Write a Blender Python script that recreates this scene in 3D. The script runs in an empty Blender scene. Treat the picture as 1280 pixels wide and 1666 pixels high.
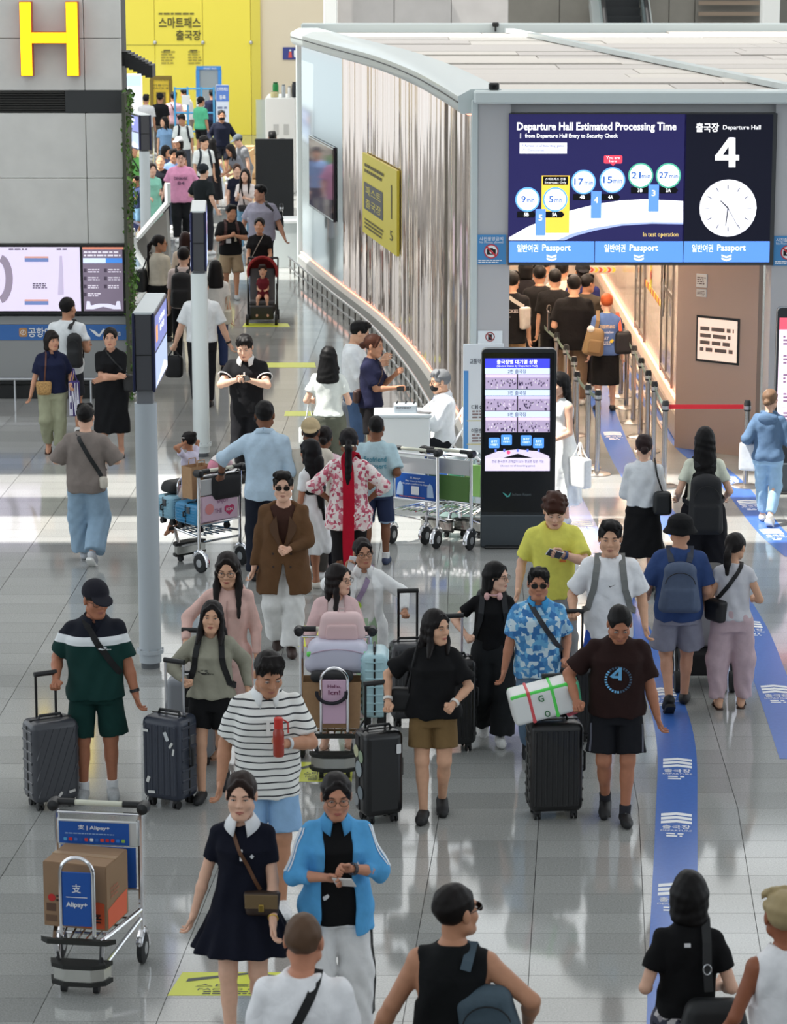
import bpy, math, random
import numpy as np
from mathutils import Vector, Matrix
from mathutils.bvhtree import BVHTree
C = bpy.context.scene.collection
SC = bpy.context.scene
rnd = random.Random(7)
PI = math.pi
# ------------------------------------------------------------------ camera
FPX, CAMH, PITCH = 4500.0, 6.3, math.radians(12.05)
cam_d = bpy.data.cameras.new('camera'); cam = bpy.data.objects.new('camera', cam_d); C.objects.link(cam)
cam.location = (0, 0, CAMH); cam.rotation_euler = (PI/2 - PITCH, 0, 0)
cam_d.sensor_fit = 'HORIZONTAL'; cam_d.sensor_width = 36; cam_d.lens = FPX/1280*36
cam_d.clip_start = 1; cam_d.clip_end = 400
SC.camera = cam
cam_d.dof.use_dof = True; cam_d.dof.focus_distance = 25; cam_d.dof.aperture_fstop = 8
# ------------------------------------------------------------------ daylight: sky dome, sun, exposure
SC.view_settings.view_transform = 'Standard'; SC.view_settings.look = 'None'
SC.view_settings.gamma = 1; SC.view_settings.use_curve_mapping = False
SC.view_settings.exposure = 0.0
W = bpy.data.worlds.new('world'); SC.world = W; W.use_nodes = True
bg = W.node_tree.nodes['Background']; bg.inputs[0].default_value = (0.86, 0.94, 1.0, 1); bg.inputs[1].default_value = 1.5
SUN_DIR = Vector((0.55, 0.10, -1.0)).normalized()          # the way the light travels
sun_d = bpy.data.lights.new('sun', 'SUN'); sun_d.energy = 9.0; sun_d.angle = 0.01; sun_d.color = (1, .96, .9)
sun = bpy.data.objects.new('sun', sun_d); C.objects.link(sun)
sun.rotation_euler = SUN_DIR.to_track_quat('-Z', 'Y').to_euler()

# added fill lights under the roof: brighter over the far hall, dimmer near
def fill_light(name, y0, y1, rad, col):
 d = bpy.data.lights.new(name, 'AREA'); d.shape = 'RECTANGLE'; d.size = 70; d.size_y = y1-y0; d.energy = rad*PI*70*(y1-y0); d.color = col
 o = bpy.data.objects.new(name, d); C.objects.link(o); o.location = (0, (y0+y1)/2, 14.6)
fill_light('added_fill_far', 27, 88, .84, (1, .985, .96))
fill_light('added_fill_near', -18, 27, .34, (.93, .97, 1))

# ------------------------------------------------------------------ picture -> place
def ray(px, py):
 x, y = (px-640)/FPX, (py-833)/FPX
 c, s = math.cos(PITCH), math.sin(PITCH)
 return Vector((x, c - y*s, -s - y*c))
def G(px, py, z=0.0):
 """the point of height z that the pixel shows"""
 d = ray(px, py); t = (z-CAMH)/d.z
 return Vector((d.x*t, d.y*t, z))
def AT(px, py, D):
 """the point at distance D along the hall that the pixel shows"""
 d = ray(px, py); t = D/d.y
 return Vector((d.x*t, D, CAMH+d.z*t))
def ZD(D, z=0.0):
 return D*math.cos(PITCH) + (CAMH-z)*math.sin(PITCH)

# ------------------------------------------------------------------ materials
def lin(c):
 return tuple(((v/255)/12.92 if v/255 <= .04045 else ((v/255+.055)/1.055)**2.4) for v in c)
_M = {}
def M(col, rough=.6, metal=0., spec=.5, noise=0., nscale=30., emit=0., trans=0., coat=0., bump=0., bscale=200., alpha=1.):
 key = (tuple(col), rough, metal, spec, noise, nscale, emit, trans, coat, bump, bscale, alpha)
 if key in _M: return _M[key]
 m = bpy.data.materials.new('mat_%d' % len(_M)); m.use_nodes = True
 nt = m.node_tree; b = nt.nodes['Principled BSDF']; l = lin(col)
 b.inputs['Base Color'].default_value = (*l, 1); b.inputs['Roughness'].default_value = rough
 b.inputs['Metallic'].default_value = metal; b.inputs['Specular IOR Level'].default_value = spec
 b.inputs['Transmission Weight'].default_value = trans; b.inputs['Coat Weight'].default_value = coat
 b.inputs['Alpha'].default_value = alpha
 if emit:
  b.inputs['Emission Color'].default_value = (*l, 1); b.inputs['Emission Strength'].default_value = emit
 if noise or bump:
  tc = nt.nodes.new('ShaderNodeTexCoord')
  n = nt.nodes.new('ShaderNodeTexNoise'); n.inputs['Scale'].default_value = nscale
  n.inputs['Detail'].default_value = 3
  nt.links.new(tc.outputs['Object'], n.inputs['Vector'])
  if noise:
   r = nt.nodes.new('ShaderNodeMapRange'); r.inputs[3].default_value = 1-noise; r.inputs[4].default_value = 1+noise
   r.inputs[1].default_value = .3; r.inputs[2].default_value = .7
   nt.links.new(n.outputs['Fac'], r.inputs[0])
   x = nt.nodes.new('ShaderNodeMix'); x.data_type = 'RGBA'; x.blend_type = 'MULTIPLY'; x.inputs[0].default_value = 1
   x.inputs[6].default_value = (*l, 1); nt.links.new(r.outputs[0], x.inputs[7])
   nt.links.new(x.outputs[2], b.inputs['Base Color'])
  if bump:
   n2 = nt.nodes.new('ShaderNodeTexNoise'); n2.inputs['Scale'].default_value = bscale; n2.inputs['Distortion'].default_value = 0.6 if bscale < 30 else 0; n2.inputs['Detail'].default_value = 3
   nt.links.new(tc.outputs['Object'], n2.inputs['Vector'])
   bp = nt.nodes.new('ShaderNodeBump'); bp.inputs['Strength'].default_value = bump; bp.inputs['Distance'].default_value = .03 if bscale < 30 else .01
   nt.links.new(n2.outputs['Fac'], bp.inputs['Height']); nt.links.new(bp.outputs[0], b.inputs['Normal'])
 _M[key] = m
 return m
def cloth(col, noise=.07): return M(col, .9, spec=.25, noise=noise, nscale=14, bump=.34, bscale=8)
def hairm(col=(22, 18, 17)):
 key = ('hair', col)
 if key in _M: return _M[key]
 m = bpy.data.materials.new('hair'); m.use_nodes = True; nt = m.node_tree; b = nt.nodes['Principled BSDF']
 b.inputs['Base Color'].default_value = (*lin(col), 1); b.inputs['Roughness'].default_value = .5
 b.inputs['Specular IOR Level'].default_value = .18
 tc = nt.nodes.new('ShaderNodeTexCoord'); mp = nt.nodes.new('ShaderNodeMapping'); mp.inputs['Scale'].default_value = (160, 160, 9)
 n = nt.nodes.new('ShaderNodeTexNoise'); n.inputs['Scale'].default_value = 1.0
 nt.links.new(tc.outputs['Object'], mp.inputs[0]); nt.links.new(mp.outputs[0], n.inputs['Vector'])
 bp = nt.nodes.new('ShaderNodeBump'); bp.inputs['Strength'].default_value = .35; bp.inputs['Distance'].default_value = .004
 nt.links.new(n.outputs['Fac'], bp.inputs['Height']); nt.links.new(bp.outputs[0], b.inputs['Normal'])
 _M[key] = m
 return m
STEEL = M((200, 202, 205), .28, 1.0); CHROME = M((225, 225, 228), .12, 1.0)
BLACKP = M((24, 25, 27), .45); RUBBER = M((30, 31, 33), .7); WHITEP = M((235, 236, 236), .45)

# ------------------------------------------------------------------ mesh helpers
def mesh_np(name, V, Q, smooth=True):
 me = bpy.data.meshes.new(name); V = np.asarray(V, np.float32); n = len(Q); k = Q.shape[1]
 me.vertices.add(len(V)); me.vertices.foreach_set('co', V.ravel())
 me.loops.add(n*k); me.loops.foreach_set('vertex_index', Q.astype(np.int32).ravel())
 me.polygons.add(n); me.polygons.foreach_set('loop_start', np.arange(0, n*k, k, dtype=np.int32))
 me.polygons.foreach_set('use_smooth', np.full(n, smooth)); me.update(calc_edges=True)
 return me
def link(name, me, mat, parent=None):
 o = bpy.data.objects.new(name, me); C.objects.link(o)
 if mat is not None:
  for m_ in (mat if isinstance(mat, (list, tuple)) else [mat]): me.materials.append(m_)
 if parent is not None: o.parent = parent
 return o
def tag(o, label=None, cat=None, group=None, kind=None):
 if label: o['label'] = label
 if cat: o['category'] = cat
 if group: o['group'] = group
 if kind: o['kind'] = kind
 return o
def thing(name, label, cat, loc=(0, 0, 0), rz=0, group=None):
 o = bpy.data.objects.new(name, None); C.objects.link(o); o.empty_display_size = .1
 o.location = loc; o.rotation_euler = (0, 0, rz)
 return tag(o, label, cat, group)
class MB:
 """collects faces; build() links them as one mesh object"""
 def __init__(s): s.v = []; s.f = []; s.m = []; s.cur = 0; s.xf = None
 def add(s, vs, fs):
  n = len(s.v)
  if s.xf is not None: vs = [s.xf @ Vector(v) for v in vs]
  s.v += [tuple(v) for v in vs]; s.f += [tuple(i+n for i in f) for f in fs]; s.m += [s.cur]*len(fs)
  return s
 def box(s, c, d, rz=0, bev=0.0, rot=None):
  x, y, z = d[0]/2, d[1]/2, d[2]/2
  if bev <= 0:
   vs = [(a*x, b*y, e*z) for a in (-1, 1) for b in (-1, 1) for e in (-1, 1)]
   fs = [(0, 1, 3, 2), (4, 6, 7, 5), (0, 4, 5, 1), (2, 3, 7, 6), (0, 2, 6, 4), (1, 5, 7, 3)]
  else:
   t = min(bev, x*.98, y*.98, z*.98); vs = []; ix = {}
   for a in (-1, 1):
    for b in (-1, 1):
     for e in (-1, 1):
      for ax in range(3):
       p = [a*(x-t), b*(y-t), e*(z-t)]; p[ax] = (a*x, b*y, e*z)[ax]
       ix[(a, b, e, ax)] = len(vs); vs.append(tuple(p))
   fs = []
   for ax in range(3):
    o1, o2 = (ax+1) % 3, (ax+2) % 3
    for sg in (-1, 1):
     q = []
     for u, w in ((-1, -1), (1, -1), (1, 1), (-1, 1)):
      k = [0, 0, 0]; k[ax] = sg; k[o1] = u; k[o2] = w; q.append(ix[(*k, ax)])
     fs.append(tuple(q if sg > 0 else q[::-1]))
   for ax in range(3):
    o1, o2 = (ax+1) % 3, (ax+2) % 3
    for u in (-1, 1):
     for w in (-1, 1):
      q = []
      for sg, a2 in ((-1, o1), (1, o1), (1, o2), (-1, o2)):
       k = [0, 0, 0]; k[ax] = sg; k[o1] = u; k[o2] = w; q.append(ix[(*k, a2)])
      fs.append(tuple(q if u*w > 0 else q[::-1]))
   for a in (-1, 1):
    for b in (-1, 1):
     for e in (-1, 1):
      q = [ix[(a, b, e, i)] for i in range(3)]; fs.append(tuple(q if a*b*e > 0 else q[::-1]))
  R = Matrix.Rotation(rz, 3, 'Z') if rot is None else rot
  c = Vector(c)
  return s.add([R @ Vector(v) + c for v in vs], fs)
 def tube(s, pts, r, n=8, closed=False, caps=True):
  pts = [Vector(p) for p in pts]; k = len(pts); rs = r if isinstance(r, (list, tuple)) else [r]*k
  vs = []; prev = None
  for i, p in enumerate(pts):
   if closed: d = pts[(i+1) % k]-pts[i-1]
   else: d = pts[min(i+1, k-1)]-pts[max(i-1, 0)]
   d = d.normalized() if d.length > 1e-9 else Vector((0, 0, 1))
   if prev is None:
    up = Vector((0, 0, 1)) if abs(d.z) < .9 else Vector((1, 0, 0)); a = d.cross(up).normalized()
   else:
    a = prev-d*prev.dot(d); a = a.normalized() if a.length > 1e-6 else d.orthogonal().normalized()
   prev = a; b = d.cross(a)
   for j in range(n):
    t = 2*PI*j/n; vs.append(p+(a*math.cos(t)+b*math.sin(t))*rs[i])
  fs = []
  for i in range(k if closed else k-1):
   i2 = (i+1) % k
   for j in range(n):
    fs.append((i*n+j, i*n+(j+1) % n, i2*n+(j+1) % n, i2*n+j))
  if caps and not closed: fs += [tuple(range(n))[::-1], tuple((k-1)*n+j for j in range(n))]
  return s.add(vs, fs)
 def lathe(s, prof, c=(0, 0, 0), n=20, ax='z', rot=None):
  vs = []; fs = []; k = len(prof)
  for r, z in prof:
   for j in range(n):
    t = 2*PI*j/n; p = (r*math.cos(t), r*math.sin(t), z)
    if ax == 'x': p = (p[2], p[0], p[1])
    if ax == 'y': p = (p[1], p[2], p[0])
    vs.append(p)
  for i in range(k-1):
   for j in range(n): fs.append((i*n+j, i*n+(j+1) % n, (i+1)*n+(j+1) % n, (i+1)*n+j))
  if prof[0][0] > 1e-6: fs.append(tuple(range(n))[::-1])
  if prof[-1][0] > 1e-6: fs.append(tuple((k-1)*n+j for j in range(n)))
  c = Vector(c)
  return s.add([((rot @ Vector(v)) if rot is not None else Vector(v))+c for v in vs], fs)
 def ell(s, c, r, n=12, k=8, rot=None):
  prof = [(math.sin(PI*i/k), -math.cos(PI*i/k)) for i in range(k+1)]
  vs = []; fs = []
  for a, z in prof:
   for j in range(n):
    t = 2*PI*j/n; vs.append(Vector((a*math.cos(t)*r[0], a*math.sin(t)*r[1], z*r[2])))
  for i in range(k):
   for j in range(n): fs.append((i*n+j, i*n+(j+1) % n, (i+1)*n+(j+1) % n, (i+1)*n+j))
  c = Vector(c)
  return s.add([((rot @ v) if rot is not None else v)+c for v in vs], fs)
 def prism(s, poly, h, o=(0, 0, 0), ux=(1, 0, 0), uy=(0, 1, 0)):
  """a 2D outline laid along ux/uy and given thickness h along ux x uy"""
  o, ux, uy = Vector(o), Vector(ux), Vector(uy); nz = ux.cross(uy).normalized()*h; n = len(poly)
  vs = [o+ux*a+uy*b for a, b in poly]+[o+ux*a+uy*b+nz for a, b in poly]
  fs = [tuple(range(n))[::-1], tuple(range(n, 2*n))]+[(i, (i+1) % n, n+(i+1) % n, n+i) for i in range(n)]
  return s.add(vs, fs)
 def ribbon(s, pts, nrm, w, th=.004, closed=False):
  """a strap: points, the outward normal at each, width, thickness"""
  k = len(pts); vs = []; pts = [Vector(p) for p in pts]; nrm = [Vector(q).normalized() for q in nrm]
  for i in range(k):
   d = (pts[(i+1) % k]-pts[i-1]) if closed else pts[min(i+1, k-1)]-pts[max(i-1, 0)]
   a = d.cross(nrm[i]); a = a.normalized() if a.length > 1e-9 else nrm[i].orthogonal().normalized()
   for sx, sn in ((-1, -.5), (1, -.5), (1, .5), (-1, .5)):
    vs.append(pts[i]+a*(sx*w/2)+nrm[i]*(th*sn+th*.5))
  fs = []
  for i in range(k if closed else k-1):
   i2 = (i+1) % k
   for j in range(4): fs.append((i*4+j, i*4+(j+1) % 4, i2*4+(j+1) % 4, i2*4+j))
  if not closed: fs += [(0, 1, 2, 3), (k*4-1, k*4-2, k*4-3, k*4-4)]
  return s.add(vs, fs)
 def build(s, name, mat, parent=None, smooth=False, angle=None):
  me = bpy.data.meshes.new(name); me.from_pydata(s.v, [], s.f); me.update()
  if smooth:
   me.polygons.foreach_set('use_smooth', [True]*len(me.polygons))
   me.set_sharp_from_angle(angle=math.radians(angle or 40))
  o = link(name, me, mat, parent)
  if isinstance(mat, (list, tuple)): me.polygons.foreach_set('material_index', s.m)
  return o
def rrect(w, h, r, n=4):
 out = []
 for cx, cy, a0 in ((w/2-r, h/2-r, 0), (-w/2+r, h/2-r, 90), (-w/2+r, -h/2+r, 180), (w/2-r, -h/2+r, 270)):
  for i in range(n+1):
   a = math.radians(a0+90*i/n); out.append((cx+r*math.cos(a), cy+r*math.sin(a)))
 return out
def circ(r, n=24, cx=0, cy=0): return [(cx+r*math.cos(2*PI*i/n), cy+r*math.sin(2*PI*i/n)) for i in range(n)]
_T = {}
def text2d(body, bold=0.0):
 """outline of a text as flat triangles: (verts 2D, faces, width, height)"""
 key = (body, bold)
 if key in _T: return _T[key]
 cu = bpy.data.curves.new('t', 'FONT'); cu.body = body; cu.size = 1; cu.offset = bold; cu.fill_mode = 'FRONT'; cu.resolution_u = 2
 o = bpy.data.objects.new('t', cu); C.objects.link(o)
 dg = bpy.context.evaluated_depsgraph_get(); me = o.evaluated_get(dg).to_mesh()
 V = [(v.co.x, v.co.y) for v in me.vertices]; F = [tuple(p.vertices) for p in me.polygons]
 o.evaluated_get(dg).to_mesh_clear(); bpy.data.objects.remove(o); bpy.data.curves.remove(cu)
 if V:
  x0 = min(v[0] for v in V); x1 = max(v[0] for v in V); y0 = min(v[1] for v in V); y1 = max(v[1] for v in V)
 else: x0 = x1 = y0 = y1 = 0
 V = [(a-x0, b-y0) for a, b in V]
 _T[key] = (V, F, max(x1-x0, 1e-4), max(y1-y0, 1e-4))
 return _T[key]
class Face2D:
 """a flat print surface in space: origin at its centre, ux right, uy up, n out. text()/rect()/poly() print onto it."""
 def __init__(s, o, ux, uy, parent): s.o, s.ux, s.uy = Vector(o), Vector(ux).normalized(), Vector(uy).normalized(); s.n = s.ux.cross(s.uy); s.p = parent; s.lay = 0
 def _put(s, name, vs, fs, mat, lift):
  b = MB(); b.add([s.o+s.ux*x+s.uy*y+s.n*lift for x, y in vs], fs); return b.build(name, mat, s.p)
 def rect(s, name, x, y, w, h, mat, lift=.004, r=0):
  poly = rrect(w, h, r) if r else [(-w/2, -h/2), (w/2, -h/2), (w/2, h/2), (-w/2, h/2)]
  return s._put(name, [(x+a, y+b) for a, b in poly], [tuple(range(len(poly)))], mat, lift)
 def poly(s, name, poly, mat, lift=.004): return s._put(name, poly, [tuple(range(len(poly)))], mat, lift)
 def ring(s, name, x, y, r0, r1, mat, lift=.004, n=36):
  vs = [(x+a, y+b) for a, b in circ(r0, n)]+[(x+a, y+b) for a, b in circ(r1, n)]
  return s._put(name, vs, [(i, (i+1) % n, n+(i+1) % n, n+i) for i in range(n)], mat, lift)
 def text(s, body, x, y, w, h, mat, lift=.006, bold=0.0, name='lettering'):
  V, F, tw, th = text2d(body, bold)
  if not F: return None
  sx = w/tw; sy = h/th
  return s._put(name, [(x+(a-tw/2)*sx, y+(b-th/2)*sy) for a, b in V], F, mat, lift)
 def dashes(s, x, y, w, h, rows, mat, lift=.006, fill=.55):
  """lines of print too small to read"""
  b = MB(); rh = h/rows
  for i in range(rows):
   cx = x-w/2; cy = y+h/2-rh*(i+.5); end = x+w/2*rnd.uniform(.5, 1)
   while cx < end:
    ww = min(rnd.uniform(.6, 2.2)*rh, end-cx)
    if ww > .2*rh: b.add([s.o+s.ux*(cx+a)+s.uy*(cy+c)+s.n*lift for a, c in ((0, -rh*fill/2), (ww, -rh*fill/2), (ww, rh*fill/2), (0, rh*fill/2))], [(0, 1, 2, 3)])
    cx += ww+.35*rh
  return b.build('small_print', mat, s.p)
# ------------------------------------------------------------------ distance fields -> one continuous surface
def nets(vol, xs, ys, zs):
 ins = vol < 0; nx, ny, nz = vol.shape
 c = np.zeros((nx-1, ny-1, nz-1), np.uint8)
 for i in (0, 1):
  for j in (0, 1):
   for k in (0, 1): c += ins[i:nx-1+i, j:ny-1+j, k:nz-1+k]
 act = np.argwhere((c > 0) & (c < 8))
 if len(act) == 0: return np.zeros((0, 3)), np.zeros((0, 4), np.int32)
 A0, A1, A2 = act.T
 val = {(i, j, k): vol[A0+i, A1+j, A2+k] for i in (0, 1) for j in (0, 1) for k in (0, 1)}
 S = np.zeros((len(act), 3), np.float32); N = np.zeros(len(act), np.float32)
 for ax in range(3):
  for u in (0, 1):
   for w in (0, 1):
    p = [u, w]; p.insert(ax, 0); q = [u, w]; q.insert(ax, 1)
    a, b = val[tuple(p)], val[tuple(q)]; m = (a < 0) != (b < 0)
    t = np.where(m, a/np.where(m, a-b, 1), 0)
    for d in range(3): S[:, d] += np.where(m, t if d == ax else p[d], 0)
    N += m
 P = S/N[:, None]
 V = np.stack([xs[A0]+P[:, 0]*(xs[1]-xs[0]), ys[A1]+P[:, 1]*(ys[1]-ys[0]), zs[A2]+P[:, 2]*(zs[1]-zs[0])], 1)
 idx = np.full(c.shape, -1, np.int32); idx[A0, A1, A2] = np.arange(len(act))
 Q = []
 for ax in range(3):
  sl0 = [slice(None)]*3; sl1 = [slice(None)]*3; sl0[ax] = slice(0, -1); sl1[ax] = slice(1, None)
  for d in range(3):
   if d != ax: sl0[d] = sl1[d] = slice(1, -1)
  a = ins[tuple(sl0)]; b = ins[tuple(sl1)]
  e = np.argwhere(a != b)
  if not len(e): continue
  fl = a[tuple(e.T)]
  e = e.copy(); o1, o2 = (ax+1) % 3, (ax+2) % 3
  e[:, o1] += 1; e[:, o2] += 1
  def cell(du, dw):
   f = e.copy(); f[:, o1] += du; f[:, o2] += dw; return idx[f[:, 0], f[:, 1], f[:, 2]]
  q = np.stack([cell(-1, -1), cell(0, -1), cell(0, 0), cell(-1, 0)], 1)
  q[~fl] = q[~fl][:, ::-1]; Q.append(q)
 return V, np.concatenate(Q)
class Field:
 def __init__(s): s.P = []
 def op(s, o, fn, lo, hi, k): s.P.append((o, fn, np.minimum(lo, hi), np.maximum(lo, hi), k)); return s
 def cap(s, a, b, ra, rb, k=.02, flat=0, o='u', sq=None):
  a = np.asarray(a, float); b = np.asarray(b, float); ab = b-a; L2 = max(ab@ab, 1e-9); L = L2**.5; n = ab/L
  def fn(X, Y, Z):
   x, y, z = X-a[0], Y-a[1], Z-a[2]; t = (x*ab[0]+y*ab[1]+z*ab[2])/L2; tc = np.clip(t, 0, 1)
   d = np.sqrt((x-tc*ab[0])**2+(y-tc*ab[1])**2+(z-tc*ab[2])**2)-(ra+(rb-ra)*tc)
   if flat & 1: d = np.maximum(d, (t-1)*L)
   if flat & 2: d = np.maximum(d, -t*L)
   return d
  r = max(ra, rb); return s.op(o, fn, np.minimum(a, b)-r, np.maximum(a, b)+r, k)
 def ell(s, c, r, R=None, k=.02, o='u'):
  c = np.asarray(c, float); r = np.asarray(r, float); R = np.eye(3) if R is None else np.asarray(R)
  def fn(X, Y, Z):
   x, y, z = X-c[0], Y-c[1], Z-c[2]
   q = [(R[0, i]*x+R[1, i]*y+R[2, i]*z)/r[i] for i in range(3)]
   k0 = np.sqrt(q[0]**2+q[1]**2+q[2]**2)+1e-6
   k1 = np.sqrt((q[0]/r[0])**2+(q[1]/r[1])**2+(q[2]/r[2])**2)+1e-6
   return k0*(k0-1)/k1
  e = np.abs(R)@r; return s.op(o, fn, c-e, c+e, k)
 def box(s, c, h, R=None, rr=.01, k=.01, o='u', taper=0):
  c = np.asarray(c, float); h = np.asarray(h, float); R = np.eye(3) if R is None else np.asarray(R)
  def fn(X, Y, Z):
   x, y, z = X-c[0], Y-c[1], Z-c[2]
   q = [R[0, i]*x+R[1, i]*y+R[2, i]*z for i in range(3)]
   f = 1-taper*np.clip(q[2]/h[2], -1, 1) if taper else 1
   d = [np.abs(q[i]/(f if i < 2 else 1))-(h[i]-rr) for i in range(3)]
   return np.sqrt(sum(np.maximum(v, 0)**2 for v in d))+np.minimum(np.maximum(d[0], np.maximum(d[1], d[2])), 0)-rr
  e = np.abs(R)@(h*(1+abs(taper))); return s.op(o, fn, c-e, c+e, k)
 def prof(s, fr, tab, k=.02, o='u', pleat=None):
  """elliptic sections along the local z of frame fr=(O,R): rows (z, half width, half depth, y offset)"""
  O, R = fr; T = np.array(sorted(tab), float); zs, a, b, yo = T.T
  def fn(X, Y, Z):
   x, y, z = X-O[0], Y-O[1], Z-O[2]
   u = R[0, 0]*x+R[1, 0]*y+R[2, 0]*z; v = R[0, 1]*x+R[1, 1]*y+R[2, 1]*z; w = R[0, 2]*x+R[1, 2]*y+R[2, 2]*z
   A = np.interp(w, zs, a); B = np.interp(w, zs, b); v = v-np.interp(w, zs, yo)
   if pleat:
    g = 1+pleat[1]*np.clip((pleat[2]-w)/max(pleat[2]-zs[0], .01), 0, 1)*np.sin(pleat[0]*np.arctan2(u/A, v/B)+pleat[3])
    A = A*g; B = B*g
   p = 2.35; q = (np.abs(u/A)**p+np.abs(v/B)**p)**(1/p)
   return np.maximum((q-1)*np.minimum(A, B), np.maximum(zs[0]-w, w-zs[-1]))
  m = max(a.max(), b.max()+abs(yo).max())*1.12
  pts = [np.asarray(O)+R@np.array([sx*m, sy*m, zz]) for sx in (-1, 1) for sy in (-1, 1) for zz in (zs[0], zs[-1])]
  return s.op(o, fn, np.min(pts, 0), np.max(pts, 0), k)
 def fnc(s, o, fn, lo, hi, k=.01): return s.op(o, fn, np.asarray(lo, float), np.asarray(hi, float), k)
 def mesh(s, h, disp=None):
  us = [p for p in s.P if p[0] == 'u']
  lo = np.min([p[2] for p in us], 0)-2.5*h; hi = np.max([p[3] for p in us], 0)+2.5*h
  n = np.ceil((hi-lo)/h).astype(int)+1
  ax = [(lo[i]+h*np.arange(n[i])).astype(np.float32) for i in range(3)]
  vol = np.full(n, .08, np.float32)
  for o, fn, a, b, k in s.P:
   pad = k+2*h; i0 = np.clip(np.floor((a-pad-lo)/h).astype(int), 0, n); i1 = np.clip(np.ceil((b+pad-lo)/h).astype(int)+1, 0, n)
   if np.any(i1 <= i0): continue
   sl = tuple(slice(i0[i], i1[i]) for i in range(3))
   X, Y, Z = np.meshgrid(ax[0][sl[0]], ax[1][sl[1]], ax[2][sl[2]], indexing='ij', sparse=True)
   d = np.broadcast_to(fn(X, Y, Z), vol[sl].shape).astype(np.float32); v = vol[sl]
   kk = max(k, 1e-5)
   if o == 'u': hh = np.maximum(kk-np.abs(v-d), 0); vol[sl] = np.minimum(v, d)-hh*hh/(4*kk)
   else:
    if o == 'sub': d = -d
    hh = np.maximum(kk-np.abs(v-d), 0); vol[sl] = np.maximum(v, d)+hh*hh/(4*kk)
  if disp is not None:
   X, Y, Z = np.meshgrid(*ax, indexing='ij', sparse=True); vol = vol+disp(X, Y, Z).astype(np.float32)
  return nets(vol, *ax)
def Rx(d): t = math.radians(d); c, s = math.cos(t), math.sin(t); return np.array([[1, 0, 0], [0, c, -s], [0, s, c]])
def Ry(d): t = math.radians(d); c, s = math.cos(t), math.sin(t); return np.array([[c, 0, s], [0, 1, 0], [-s, 0, c]])
def Rz(d): t = math.radians(d); c, s = math.cos(t), math.sin(t); return np.array([[c, -s, 0], [s, c, 0], [0, 0, 1]])
def unit(v): v = np.asarray(v, float); return v/max(np.linalg.norm(v), 1e-9)
def ik(S, T, l1, l2, pole):
 S = np.asarray(S, float); T = np.asarray(T, float); d = T-S; L = np.linalg.norm(d); mx = (l1+l2)*.998
 if L > mx: T = S+d/L*mx; d = T-S; L = mx
 L = max(L, abs(l1-l2)+.02); n = unit(d); a = (l1*l1-l2*l2+L*L)/(2*L); hgt = math.sqrt(max(l1*l1-a*a, 0))
 p = np.asarray(pole, float); p = p-n*(p@n); return S+n*a+unit(p)*hgt, T

SKIN = dict(fair=(226, 180, 154), east=(214, 166, 136), tan=(188, 136, 106), brown=(128, 84, 60), dark=(104, 68, 48))
MPROF = [(-.08, .150, .112, -.005), (0, .166, .118, -.012), (.10, .150, .106, -.004), (.18, .147, .104, 0), (.30, .163, .114, 0), (.40, .174, .118, 0), (.45, .166, .106, -.01), (.50, .126, .084, -.016), (.54, .076, .066, -.016), (.565, .06, .058, -.014)]
FPROF = [(-.08, .156, .114, -.005), (0, .168, .120, -.012), (.10, .140, .102, -.002), (.18, .126, .094, 0), (.30, .140, .104, .004), (.375, .150, .117, .012), (.44, .143, .096, -.006), (.49, .108, .076, -.014), (.53, .066, .06, -.014), (.56, .05, .05, -.012)]
def padprof(P, o, z0, z1, flare=0.):
 """the profile grown by o, cut to z0..z1, a little wider towards the hem"""
 zs = [p[0] for p in P]; out = []
 for z in sorted(set([z0, z1]+[q for q in zs if z0 < q < z1])):
  a = np.interp(z, zs, [p[1] for p in P]); b = np.interp(z, zs, [p[2] for p in P]); y = np.interp(z, zs, [p[3] for p in P])
  if z < .36:      # cloth hangs straight from the chest
   a = max(a, np.interp(.36, zs, [p[1] for p in P])*.93); b = max(b, np.interp(.36, zs, [p[2] for p in P])*.9)
  f = flare*max(0, (.36-z)/.4)
  out.append((z, a+o+f, b+o+f, y))
 return out
def smoothstep(a, b, x): t = min(max((x-a)/(b-a), 0), 1); return t*t*(3-2*t)

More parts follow.
